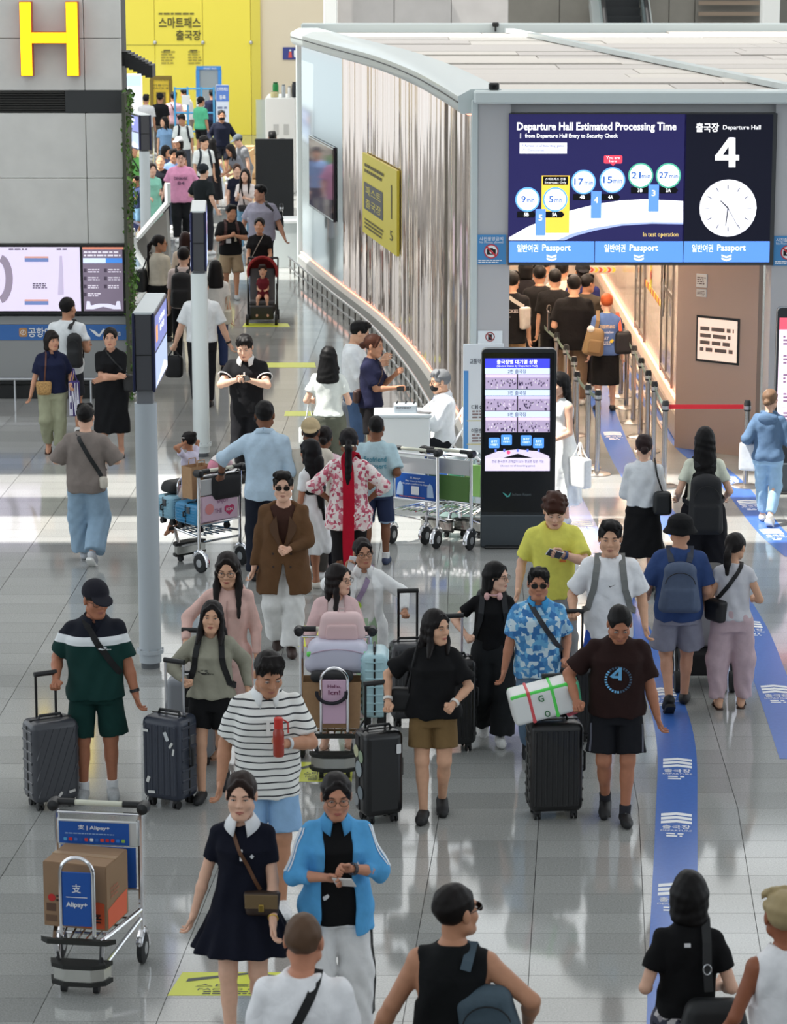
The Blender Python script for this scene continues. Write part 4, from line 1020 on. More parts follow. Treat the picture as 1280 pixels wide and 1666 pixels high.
for k in range(npan):
 a, b_ = L_[-1]*k/npan+.008, L_[-1]*(k+1)/npan-.008; b = MB(); n = 15; ps = []
 for i in range(n*2+1):
  l = a+(b_-a)*i/(n*2); p = at_len(WP, l); d = (at_len(WP, min(l+.1, L_[-1]))-at_len(WP, max(l-.1, 0))).normalized(); o2 = Vector((d.y, -d.x, 0))*OUT
  ps.append(p+o2*((.012 if i % 2 else 0)+r9.uniform(-.009, .009)*(0 if k < 3 else 1)))
 b.add([(p.x, p.y, z) for p in ps for z in (.36, 4.12)], [(2*i, 2*i+2, 2*i+3, 2*i+1) for i in range(n*2)])
 me_o = b.build('wall_panel', GLW if k > 2 else M((196, 206, 206), .14, .7), wall_right); me_o.modifiers.new('th', 'SOLIDIFY').thickness = .006
def sweep(name, P, prof, mat, parent=None, kind=False):
 """carry an outline (offset outwards, height) along the wall line"""
 b = MB(); n = len(prof); vs = []
 for i, p in enumerate(P):
  d = (P[min(i+1, len(P)-1)]-P[max(i-1, 0)]).normalized(); o2 = Vector((d.y, -d.x, 0))*OUT
  vs += [p+o2*u+Vector((0, 0, z)) for u, z in prof]
 fs = [(i*n+j, i*n+(j+1) % n, (i+1)*n+(j+1) % n, (i+1)*n+j) for i in range(len(P)-1) for j in range(n)]+[tuple(range(n)), tuple((len(P)-1)*n+j for j in range(n))[::-1]]
 b.add(vs, fs); o = b.build(name, mat, parent, True, 35); return o
o = sweep('cornice', WP, [(-.14, 4.14), (.16, 4.14), (.20, 4.20), (.20, 4.34), (.05, 4.42), (-.30, 4.42), (-.30, 4.30), (-.14, 4.30)], TRIM, wall_right)
sweep('cornice_groove', WP, [(.198, 4.262), (.206, 4.262), (.206, 4.278), (.198, 4.278)], M((70, 72, 72), .6), wall_right)
sweep('ledge', WP, [(-.10, .0), (.10, .0), (.10, .30), (.02, .37), (-.10, .37)], M((190, 190, 186), .3, .5), wall_right)
PINK = M((255, 176, 150), .5, emit=1.7)
sweep('light_line', WP, [(.03, 4.125), (.09, 4.125), (.09, 4.139), (.03, 4.139)], PINK, wall_right); sweep('light_line', WP, [(.022, .372), (.05, .372), (.05, .380), (.022, .380)], PINK, wall_right)
rail = thing('bumper_rail', 'long low double bumper rail following the curved metal wall', 'rail', (0, 0, 0))
Rp = along(WP, .26*OUT)
for z, r in ((.29, .022), (.12, .018)): b = MB(); b.tube([p+Vector((0, 0, z)) for p in Rp], r, 8); b.build('rail_bar', STEEL, rail, True)
for k in range(34): l = L_[-1]*(k+.3)/34; p = at_len(Rp, l); b = MB(); b.tube([(p.x, p.y, 0), (p.x, p.y, .29)], .014, 6); b.build('post', M((110, 108, 104), .4, .6), rail)
b = MB(); b.box((-1.69, 50.75, 2.2), (.16, .16, 4.4), bev=.02); b.build('end_post', TRIM, wall_right)
def xw_at(y):
 for i in range(len(WP)-1):
  if (WP[i].y-y)*(WP[i+1].y-y) <= 0: t = (y-WP[i].y)/(WP[i+1].y-WP[i].y); return WP[i].x+(WP[i+1].x-WP[i].x)*t
 return WP[0].x if y > WP[0].y else WP[-1].x
# posters on the curved wall
def wall_frame(l0, l1, z0, z1, off):
 p0, p1 = at_len(WP, l0), at_len(WP, l1); d = (p1-p0).normalized(); n = Vector((d.y, -d.x, 0))*OUT; ux = Vector((0, 0, 1)).cross(n)
 return (p0+p1)/2+n*off+Vector((0, 0, (z0+z1)/2)), ux, n, (p1-p0).length, z1-z0
def wall_panel_thing(name, label, cat, l0, l1, z0, z1, mat):
 c, ux, n, w, h = wall_frame(l0, l1, z0, z1, .05); r = thing(name, label, cat, c)
 R = Matrix((ux, n*-1, Vector((0, 0, 1)))).transposed(); b = MB(); b.box((0, 0, 0), (w, .04, h), rot=R); b.build('board', mat, r)
 f = Face2D(n*.021, ux, (0, 0, 1), r); return r, f, w, h
r, f, w, h = wall_panel_thing('wall_poster', 'yellow notice panel with dark Korean headline on the curved metal wall', 'sign', L_[-1]*.37, L_[-1]*.55, 1.5, 2.75, M((222, 206, 66), .4))
f.rect('headline_block', -.16*w, -.02*h, .56*w, .34*h, M((70, 74, 80), .5)); f.text('패스트', -.16*w, .06*h, .46*w, .11*h, M((222, 206, 66), .4)); f.text('출국장', -.16*w, -.1*h, .46*w, .11*h, M((222, 206, 66), .4)); f.dashes(-.12*w, .33*h, .6*w, .14*h, 2, KD); f.dashes(-.12*w, -.36*h, .6*w, .14*h, 3, KD); f.text('5', .36*w, -.3*h, .08*w, .12*h, KD); f.rect('rule_line', .36*w, .1*h, .03*w, .4*h, KD)
r, f, w, h = wall_panel_thing('wall_screen', 'dark glossy wall screen at the far end of the curved wall', 'screen', L_[-1]*.07, L_[-1]*.22, 1.35, 2.6, M((60, 52, 60), .08, .3))
f.rect('picture', 0, 0, w*.94, h*.94, M((72, 66, 82), .06, emit=.05)); f.rect('frame_edge', 0, h*.48, w, h*.02, TRIM, .006); f.rect('frame_edge', 0, -h*.48, w, h*.02, TRIM, .006)
# front of the hall
PG = M((190, 190, 192), .4, .1)
def fx(px, D=DG): return AT(px, 500, D).x
fr = MB(); zs0, zs1 = AT(900, 430, DG).z, RT
fr.box(((fx(776)+fx(828))/2, DG+.25, zs1/2-.03), (fx(828)-fx(776), .5, zs1-.06)); fr.box(((fx(1253)+fx(1360))/2, DG+.25, zs1/2-.03), (fx(1360)-fx(1253), .5, zs1-.06)); wall_front = struct('wall_front', fr, PG)
b = MB(); b.box(((fx(765)+fx(775.6))/2, DG+.2, 2.15), (fx(775.6)-fx(765), .46, 4.3), bev=.01); b.build('corner_strip', TRIM, wall_front)
b = MB(); b.box(((fx(828)+fx(1253))/2, DG+.3, (zs0+zs1)/2), (fx(1253)-fx(828), .4, zs1-zs0-.02)); b.build('lintel', PG, wall_front)
b = MB(); b.box(((fx(768)+fx(1400))/2, DG+.0, RT-.02), (fx(1400)-fx(768), .5, .14), bev=.02); b.build('fascia', TRIM, wall_front)
b = MB(); b.box(((fx(1112)+fx(1253))/2+.03, DG+1.0, 1.7), (fx(1253)-fx(1112)+.12, .1, 3.4), rz=-math.radians(38)); b.build('brown_panel', M((188, 160, 142), .4), wall_front)
b = MB(); b.box((fx(808), DG-.004, zs0-1.3), (fx(824)-fx(792), .008, .006)); b.build('joint', DK, wall_front)
# inner right wall of the queue: metal-glass with its own rail
IW = [Vector((3.48, 33.4, 0)), Vector((3.52, 37, 0)), Vector((3.56, 41, 0)), Vector((3.6, 46, 0)), Vector((3.6, 48.5, 0))]
b = MB(); b.box((3.68, 41, 1.65), (.1, 15.6, 3.3)); wi = struct('wall_inner', b, M((170, 150, 135), .4))
for i in range(8): b = MB(); b.box((3.62, 34.2+1.9*i, 1.83), (.02, 1.87, 2.9), bev=.004); b.build('wall_panel', M((232, 218, 206), .14, .4), wi)
b = MB(); b.box((3.55, 41, .17), (.14, 15.4, .34), bev=.02); b.build('ledge', M((180, 165, 152), .3, .4), wi)
b = MB(); b.box((3.585, 41, .372), (.05, 15.2, .012)); b.build('light_line', PINK, wi)
r2 = thing('bumper_rail', 'double bumper rail along the inner wall of the queue', 'rail', (3.3, 41, 0))
for z, r in ((.40, .02), (.20, .018)): b = MB(); b.tube([(0, -8.0, z), (0, 7.4, z)], r, 8); b.build('rail_bar', M((170, 150, 136), .3, .8), r2)
for k in range(14): b = MB(); b.tube([(0, -7.8+1.15*k, 0), (0, -7.8+1.15*k, .4)], .014, 6); b.build('post', M((120, 104, 92), .4, .7), r2)
for k in (1, 2):
 y = (36.2, 40.2)[k-1]; dr = thing('door_%d' % k, None, None, (3.605, y, 0)); dr['kind'] = 'structure'
 for u in (-.75, 0, .75): b = MB(); b.box((0, u, 1.5), (.03, .07, 2.3)); b.build('frame', M((120, 112, 106), .3, .6), dr)
 for z in (.45, 1.55, 2.62): b = MB(); b.box((0, 0, z), (.03, 1.5, .06)); b.build('rail', M((120, 112, 106), .3, .6), dr)
 for u in (-.375, .375): b = MB(); b.box((.002, u, 1.5), (.01, .68, 2.1)); b.build('pane', M((176, 172, 166), .08, .5), dr)
 b = MB(); b.tube([(-.05, .06, 1.2), (-.05, .06, 1.7)], .014, 6); b.build('handle', STEEL, dr)
# chevron reflections painted as strips on the inner wall; end wall, ceiling and its lamps
TAPE_AND_REFLECTION = [M((214, 196, 60), .5), M((176, 66, 52), .5)]
for nm, y, z0, z1, lab in (('tape_and_reflection', 36.6, 1.3, 3.2, 'painted vertical reflection of yellow and red chevrons on the inner wall, nearer strip'), ('tape_and_reflection', 38.6, 1.3, 3.2, 'painted vertical reflection of yellow and red chevrons on the inner wall, farther strip')):
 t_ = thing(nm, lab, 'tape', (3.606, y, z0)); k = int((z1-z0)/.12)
 for i in range(k): b = MB(); b.prism([(-.09, .12*i), (0, .12*i-.05), (.09, .12*i), (.09, .12*i+.115), (0, .12*i+.065), (-.09, .12*i+.115)], .004, (0, 0, 0), (0, -1, 0), (0, 0, 1)); b.build('chevron', TAPE_AND_REFLECTION[i % 2], t_)
t_ = thing('tape_and_reflection', 'painted horizontal reflection of yellow and red chevrons low on the inner wall', 'tape', (3.606, 38, 1.25))
for i in range(16): b = MB(); b.box((0, -1.6+.2*i, 0), (.004, .19, .09)); b.build('chevron', TAPE_AND_REFLECTION[i % 2], t_)
b = MB(); b.box((2.2, 48.6, 1.7), (6, .2, 3.4)); we = struct('wall_end', b, M((176, 156, 140), .5))
for i in range(5): b = MB(); b.box((.2+1.0*i, 48.46, 1.62), (.96, .06, 3.2), bev=.01); b.build('wall_panel', M((212, 196, 180), .3, .3), we)
t_ = thing('tape_and_reflection', 'short red and yellow arrow tape above the heads of the queue', 'tape', (AT(975, 440, 44).x, 44, AT(975, 440, 44).z))
for i in range(6): b = MB(); x = -.16+.07*i; b.prism([(x, -.03), (x+.04, -.03), (x+.075, .01), (x+.04, .05), (x, .05), (x+.035, .01)], .006, (0, 0, 0), (1, 0, 0), (0, 0, 1)); b.build('chevron', TAPE_AND_REFLECTION[(i+1) % 2], t_)
b = MB(); b.box((0, .03, .01), (.5, .04, .12)); b.build('backing', M((200, 190, 180), .5), t_)
b = MB(); b.tube([(-.22, .03, .06), (-.22, .03, 1.0)], .006, 5); b.tube([(.22, .03, .06), (.22, .03, 1.0)], .006, 5); b.build('hanger', BLACKP, t_)
ce = MB(); ce.prism([(5.1, 32.5), (5.1, 49)]+[(xw_at(y)+.2, y) for y in np.linspace(49, 32.5, 12)], .1, (0, 0, 3.3)); ceil2 = struct('ceiling_hall', ce, M((232, 222, 212), .7))
for i in range(5):
 lp = thing('ceiling_light', 'recessed warm ceiling panel over the queue, %s from the entrance' % ('first', 'second', 'third', 'fourth', 'fifth')[i], 'lamp', (2.1, 34.2+2.9*i, 3.29)); b = MB(); b.box((0, 0, 0), (2.4, .3, .03)); b.build('diffuser', M((255, 232, 208), .5, emit=64.0), lp); b = MB(); b.box((0, 0, .012), (2.5, .4, .02)); b.build('frame', WHITEP, lp)
# roof of the hall: rows of pale planks, a diagonal beam, an upstand along the far edge
rf = MB(); rp = [(xw_at(y)+.3, y) for y in np.linspace(32.3, 50.6, 14)]; rf.prism([(12, 32.3)]+[(12, 51.8)]+[(-1.5, 51.8)]+rp[::-1], .06, (0, 0, 4.20)); roof = struct('roof', rf, M((92, 94, 94), .7))
PLK = [M((202, 195, 188), .6, noise=.03), M((192, 185, 179), .6, noise=.03), M((208, 201, 192), .6, noise=.03)]; r8 = random.Random(5); y = 32.55
while y < 51.0:
 dy = r8.choice((1.1, 1.25, 1.4)); x = xw_at(y+dy/2)+.34; zt_ = 0
 while x < 9:
  ln = r8.uniform(1.6, 3.6); b = MB(); b.box((x+ln/2, y+dy/2, 4.29+r8.uniform(-.012, .018)), (ln-.012, dy-r8.uniform(.09, .15), .05), bev=.008); b.build('roof_plank', r8.choice(PLK), roof); x += ln
 y += dy
b = MB(); p0, p1 = Vector((2.1, 51.2, 4.36)), Vector((4.9, 32.6, 4.36)); dd = p1-p0; b.box((p0+p1)/2, (dd.length, .16, .07), rz=math.atan2(dd.y, dd.x)); b.build('roof_beam', TRIM, roof)
b = MB(); b.box((4.6, 51.75, 4.36), (12.6, .22, .22), bev=.02); b.build('upstand', TRIM, roof)
for px, py, D_, lab in ((806, 42, 51.6, 'small black camera on the far edge of the hall roof'), (803, 176, 32.1, 'small black vent box at the front corner of the hall roof')):
 p = AT(px, py, D_); t_ = thing('roof_camera', lab, 'camera', (p.x, p.y, 4.40)); b = MB(); b.box((0, 0, .05), (.12, .14, .08), bev=.015); b.build('housing', DK, t_); b = MB(); b.lathe([(.02, 0), (.02, .05)], (0, -.09, .05), 10, rot=Matrix.Rotation(PI/2, 3, 'X')); b.build('lens', M((12, 12, 14), .1), t_); b = MB(); b.tube([(0, 0, -.08), (0, 0, .02)], .02, 6); b.build('foot', DK, t_)
# ------------------------------------------------------------------ the big LED board above the entrance
led = thing('led_board', 'huge lit departure hall waiting time board above the entrance', 'sign', (fx(1040), DG-.02, AT(1040, 308, DG).z))
b = MB(); p0, p1 = AT(826, 184, DG), AT(1255, 431, DG); b.box((0, .06, (p0.z+p1.z)/2-led.location.z), (p1.x-p0.x, .16, p0.z-p1.z)); b.build('casing', M((60, 62, 64), .5), led)
q = PxF(DG-.041, led); NAVY = E((38, 36, 84), .8); W_ = E((250, 250, 252), 1.1)
q.rect('screen_left', 828, 186, 1112, 392, NAVY, .001); q.rect('screen_right', 1114, 186, 1252, 392, E((16, 18, 34), .6), .001)
for a, b_ in ((828, 966), (968, 1110), (1112, 1251)):
 q.rect('passport_bar', a, 392.5, b_, 426.5, E((92, 146, 232), .95), .002); m_ = (a+b_)/2; q.text('일반여권', m_-56, 397.5, m_-22, 410, W_, .004, .01); q.text('Passport', m_-15, 397.5, m_+31, 411, W_, .004, .01)
 for k in range(2): q.poly('chevron', [(m_-8, 414+5*k), (m_, 417+5*k), (m_+8, 414+5*k), (m_+8, 417+5*k), (m_, 420+5*k), (m_-8, 417+5*k)], E((250, 244, 200), 1), .004)
q.text('Departure Hall Estimated Processing Time', 841, 199, 1100, 216, W_, .003, .025); q.text('from Departure Hall Entry to Security Check', 854, 217.5, 1005, 226, W_, .003, .015); q.rect('bar_mark', 846, 217, 847.2, 225, W_, .003)
q.rect('note_box', 845, 232, 922, 250, E((236, 238, 250), 1), .003); q.text('* Access to all boarding gates', 849, 234.5, 917, 240.5, E((90, 92, 150), .6), .005); q.text('(T1/Concourse)', 849, 242, 885, 247.5, E((90, 92, 150), .6), .005)
q.poly('road', [(828, 391), (828, 386), (860, 368), (890, 356), (926, 343), (970, 332), (1010, 326), (1050, 324), (1111, 327), (1111, 362), (1060, 361), (1010, 364), (965, 371), (930, 380), (905, 391)], E((246, 247, 252), 1.05), .002)
q.poly('road_edge', [(905, 391), (930, 380), (965, 371), (1010, 364), (1060, 361), (1111, 362), (1111, 365), (1060, 364), (1012, 367), (968, 375), (938, 383), (918, 391)], E((160, 176, 222), .9), .0025)
q.rect('smartpass_box', 881, 285.5, 925.5, 379, E((246, 202, 74), 1), .003); q.rect('smartpass_head', 883, 287, 924, 300.5, E((12, 12, 16), .3), .004); q.text('스마트패스 전용', 887, 289, 920, 293.5, W_, .005); q.text('Smartpass Only', 886, 295, 921, 299.5, W_, .005)
BL, GR = E((104, 170, 232), 1), E((84, 178, 150), .9)
for cx, cy, rr, col, tx in ((858, 324.5, 20, BL, '9min'), (903, 324.5, 20, BL, '5min'), (949, 296, 20, BL, '17min'), (996, 293, 21, BL, '15min'), (1042, 285.5, 20.5, GR, '21min'), (1087, 285.5, 20.5, GR, '27min')):
 q.ring('dial', cx, cy, rr-3, rr, col, .005); q.disc('dial_face', cx, cy, rr-2.6, W_, .006); n = len(tx)-3; q.text(tx[:n], cx-(10 if n == 1 else 15), cy-6, cx-(3 if n == 1 else 0), cy+5, E((50, 110, 200), .55), .007, .02); q.text('min', cx-(1 if n == 1 else -1.5), cy-3, cx+(11 if n == 1 else 15.5), cy+5, E((70, 120, 200), .55), .007, .02)
for cx, cy, tx in ((856, 349, '5B'), (902, 349, '5A'), (947, 320.5, '4B'), (993, 320.5, '4A'), (1041, 309.5, '3B'), (1087, 309.5, '3A')):
 q.poly('tag_plate', [(cx-15, cy-5), (cx+12, cy-5), (cx+16, cy), (cx+12, cy+5), (cx-15, cy+5)], E((14, 14, 20), .2), .0045); q.text(tx, cx-4, cy-3, cx+4, cy+3, W_, .0055, .02)
for cx, y0_, y1_, tx in ((879, 340, 383, '5'), (969.5, 311, 355, '4'), (1063, 300, 344, '3')):
 q.rect('pillar_mark', cx-8, y0_, cx+8, y1_, E((100, 150, 224), .95), .006); q.text(tx, cx-3, y0_+9, cx+3, y0_+19, E((250, 240, 190), 1), .008, .02)
q.rect('you_are_here', 982, 252.5, 1012, 266, E((224, 70, 92), 1), .004, .02); q.poly('pointer', [(993, 266), (1001, 266), (997, 270)], E((224, 70, 92), 1), .004); q.text('You are', 986, 254, 1008, 259, W_, .006); q.text('here', 991, 260, 1003, 264, W_, .006)
q.text('In test operation', 1046, 377.5, 1103, 387, E((248, 214, 120), 1), .004)
q.text('출국장', 1132, 200, 1169, 215, W_, .003, .02); q.text('Departure Hall', 1176, 203.5, 1237, 213, W_, .003, .01); [q.poly('numeral', v, W_, .003) for v in ([(1185, 224), (1195, 224), (1174, 254), (1163, 254)], [(1163, 252), (1202, 252), (1202, 261), (1163, 261)], [(1185, 224), (1196, 224), (1196, 272), (1185, 272)])]
cx, cy, R_ = 1184, 338.5, 46.5; q.disc('clock_face', cx, cy, R_, E((232, 232, 240), 1), .004)
for i in range(12): a = math.radians(30*i); r0, r1 = 31, 38; q.poly('hour_mark', [(cx+r0*math.sin(a)-.7*math.cos(a), cy-r0*math.cos(a)-.7*math.sin(a)), (cx+r1*math.sin(a)-.7*math.cos(a), cy-r1*math.cos(a)-.7*math.sin(a)), (cx+r1*math.sin(a)+.7*math.cos(a), cy-r1*math.cos(a)+.7*math.sin(a)), (cx+r0*math.sin(a)+.7*math.cos(a), cy-r0*math.cos(a)+.7*math.sin(a))], E((120, 122, 140), .5), .006)
for ang, ln, wd in ((-45, 17, 1.1), (188, 29, 1.0), (152, 34, .4)): a = math.radians(ang); q.poly('clock_hand', [(cx-wd*math.cos(a), cy-wd*math.sin(a)), (cx+ln*math.sin(a)-wd*.6*math.cos(a), cy-ln*math.cos(a)-wd*.6*math.sin(a)), (cx+ln*math.sin(a)+wd*.6*math.cos(a), cy-ln*math.cos(a)+wd*.6*math.sin(a)), (cx+wd*math.cos(a), cy+wd*math.sin(a))], E((40, 44, 66), .2), .007)
# no-photo signs on the two front pillars
def no_photo(label, x0, y0, x1, y1):
 r = thing('prohibition_sign', label, 'sign', AT((x0+x1)/2, (y0+y1)/2, DG-.02)); q = PxF(DG-.02, r); w = x1-x0; h = y1-y0; cx, cy = (x0+x1)/2, y0+h*.56
 b = MB(); p0, p1 = AT(x0, y0, DG-.02), AT(x1, y1, DG-.02); b.box((0, .008, 0), (p1.x-p0.x, .016, p0.z-p1.z)); b.build('board', M((72, 140, 196), .4), r)
 q.text('사진촬영금지', x0+w*.1, y0+h*.07, x1-w*.1, y0+h*.2, WHITE, .003, .01); q.text('No Photos allowed', x0+w*.1, y0+h*.21, x1-w*.1, y0+h*.29, WHITE, .003); q.disc('disc', cx, cy, w*.24, WHITE, .003); q.ring('ring', cx, cy, w*.205, w*.245, M((200, 50, 60), .5), .006)
 q.rect('camera_symbol', cx-w*.15, cy-w*.07, cx+w*.15, cy+w*.11, DK, .005, .004); q.rect('camera_symbol', cx-w*.05, cy-w*.11, cx+w*.06, cy-w*.06, DK, .005); q.disc('lens_symbol', cx, cy+w*.02, w*.055, WHITE, .006); q.poly('bar', [(cx-w*.17, cy-w*.13), (cx-w*.13, cy-w*.17), (cx+w*.17, cy+w*.13), (cx+w*.13, cy+w*.17)], M((200, 50, 60), .5), .007); q.dashes(x0+w*.06, y0+h*.84, x1-w*.06, y0+h*.96, 2, WHITE, .003)
no_photo('blue no photos sign on the grey pillar left of the board', 775, 382, 823, 430); no_photo('blue no photos sign on the grey pillar right of the board', 1257.5, 384, 1305, 432)
r = thing('prohibition_sign', 'white no entry notice low on the left grey pillar', 'sign', AT(797, 559, DG-.02)); q = PxF(DG-.02, r); b = MB(); p0, p1 = AT(777, 538, DG-.02), AT(817, 579, DG-.02); b.box((0, .006, 0), (p1.x-p0.x, .012, p0.z-p1.z)); b.build('board', M((232, 240, 244), .5), r)
q.ring('ring', 797, 548, 6.2, 7.8, M((160, 60, 60), .5), .003); q.rect('person_symbol', 794, 544, 800, 553, DK, .003); q.poly('bar', [(791, 543), (792, 542), (803, 553), (802, 554)], M((160, 60, 60), .5), .005); q.text('관계자외 출입금지', 781, 558.5, 813, 564, M((70, 100, 120), .5), .003); q.dashes(781, 566, 813, 576, 3, M((130, 150, 160), .5), .003)
# small notices and a wall screen on the brown panel by the right pillar
pn = Vector((-math.sin(math.radians(38)), -math.cos(math.radians(38)), 0)); px_ = Vector((math.cos(math.radians(38)), -math.sin(math.radians(38)), 0)); pc = Vector(((fx(1112)+fx(1253))/2+.03, DG+1.0, 0))+pn*.052
def brown(name, label, cat, u, z, w, h, mat, em=None):
 o = pc+px_*u+Vector((0, 0, z)); r = thing(name, label, cat, o); R = Matrix((px_, -pn, Vector((0, 0, 1)))).transposed(); b = MB(); b.box((0, 0, 0), (w, .02, h), rot=R); b.build('board', mat, r); f = Face2D(pn*.011, px_, (0, 0, 1), r)
 f.rect('picture', 0, 0, w*.92, h*.9, em or M((236, 228, 216), .5), .002); f.dashes(0, 0, w*.8, h*.6, 4, M((120, 100, 90), .6), .004); return r
brown('notice', 'small white notice on the brown wall panel, upper one', 'sign', -.22, 2.08, .15, .16, WHITEP); brown('notice', 'small white notice on the brown wall panel, lower one', 'sign', -.22, 1.93, .14, .09, WHITEP); brown('wall_screen', 'lit wall screen on the brown panel at the entrance', 'screen', .02, 1.38, .60, .56, DK, E((226, 204, 186), .8))
# ================================================================== things: builders
def rbox(name, c, d, mat, parent, bev=.02, seg=3, rz=0, rot=None):
 b = MB(); b.box((0, 0, 0), d); o = b.build(name, mat, parent, True, 50); o.location = c
 if rot is not None: o.rotation_euler = rot
 elif rz: o.rotation_euler = (0, 0, rz)
 m = o.modifiers.new('b', 'BEVEL'); m.width = bev; m.segments = seg; return o
def suitcase(label, loc, rz, w, d, h, col, ribs='v', pole=.0, polecol=(40, 40, 42), rough=.35, band=None, stickers=(), group='suitcases in the hall', z0=0., flat=False, wheelface=False, name='suitcase'):
 r = thing(name, label, 'suitcase', (loc[0], loc[1], z0), rz, group); m = M(col, rough, coat=.15); wz = .06
 rbox('shell', (0, 0, wz+h/2), (w, d, h), m, r, min(.05, d*.3), 4)
 dk = M((26, 27, 29), .5)
 b = MB(); 
 for sx in (-1, 1): b.box((sx*(w/2+.001), 0, wz+h/2), (.006, .014, h*.88))
 b.box((0, 0, wz+h+.001), (w*.88, .014, .006)); b.build('zip_band', M((18, 18, 19), .6), r)
 if ribs:
  n = {'v': 9, 'h': 9, 'd': 13, 'b': 6}[ribs]
  for i in range(n):
   for sy in (-1, 1):
    b = MB()
    if ribs == 'v': b.box((-w*.40+w*.8*i/(n-1), sy*d/2, wz+h/2), (w*.04, .010, h*.84), bev=.004)
    elif ribs == 'h': b.box((0, sy*d/2, wz+h*.1+h*.8*i/(n-1)), (w*.84, .010, h*.045), bev=.004)
    elif ribs == 'b': b.box((-w*.38+w*.76*i/(n-1), sy*d/2, wz+h/2), (w*.075, .016, h*.84), bev=.007)
    else:
     t0 = -1.0+2*i/(n-1); L_ = h*.84; xa, za = t0*w*.75-w*.22, wz+h*.08; pts = []
     x0, x1 = max(-w*.42, t0*w*.9-w*.25), min(w*.42, t0*w*.9+w*.25)
     if x1-x0 < .03: continue
     f0, f1 = (x0-(t0*w*.9-w*.25))/(w*.5), (x1-(t0*w*.9-w*.25))/(w*.5); b.tube([(x0, sy*d/2, wz+h*(.08+.84*f0)), (x1, sy*d/2, wz+h*(.08+.84*f1))], .007, 5)
    b.build('rib', m, r)
  for i in range(7):
   for sx in (-1, 1): b = MB(); b.box((sx*w/2, 0, wz+h*.12+h*.76*i/6), (.010, d*.72, h*.035), bev=.004); b.build('side_rib', m, r)
 b = MB(); b.tube([(-.09, 0, wz+h), (-.08, 0, wz+h+.028), (.08, 0, wz+h+.028), (.09, 0, wz+h)], .011, 6); b.build('top_handle', dk, r, True)
 b = MB(); b.tube([(w/2, 0, wz+h*.40), (w/2+.028, 0, wz+h*.42), (w/2+.028, 0, wz+h*.62), (w/2, 0, wz+h*.64)], .010, 6); b.build('side_handle', dk, r, True)
 b = MB(); b.box((w/2+.004, d*.12, wz+h*.72), (.012, .05, .07), bev=.004); b.build('lock', M((90, 92, 96), .4, .5), r)
 for sx in (-1, 1):
  for sy in (-1, 1):
   b = MB(); x, y = sx*(w/2-.06), sy*(d/2-.05); b.box((x, y, .058), (.045, .05, .036), bev=.008); b.box((x, y+.012, .035), (.036, .012, .03))
   o = b.build('wheel_fork', dk, r)
   for q in (-.012, .012): b = MB(); b.lathe([(.010, -.008), (.029, -.008), (.029, .008), (.010, .008)], (x+q*1.2, y+.004, .029), 14, 'x'); b.build('wheel', M((20, 20, 21), .6) if not wheelface else M((210, 214, 216), .5), o)
 if pole:
  pm = M(polecol, .3, .7 if sum(polecol) > 300 else .2)
  for sx in (-1, 1): b = MB(); b.tube([(sx*.075, d*.28, wz+h-.02), (sx*.075, d*.28, pole)], .010, 8); b.build('pole', pm, r)
  b = MB(); b.tube([(-.085, d*.28, pole), (.085, d*.28, pole)], .019, 10); b.build('grip', dk, r, True)
 if band:
  b = MB(); b.box((0, -.002, wz+h/2), (.055, d+.012, h+.012)); b.build('luggage_strap', M(band, .8), r); b = MB(); b.box((0, -d/2-.012, wz+h*.62), (.08, .02, .05), bev=.006); b.build('buckle', dk, r)
 for (x, z, a, sw, sh, cc) in stickers:
  f = Face2D((x*w, -d/2-.007, wz+z*h), (math.cos(a), 0, math.sin(a)), (-math.sin(a), 0, math.cos(a)), r); f.rect('sticker', 0, 0, sw, sh, M(cc, .5), .003, min(sw, sh)*.2)
 return r
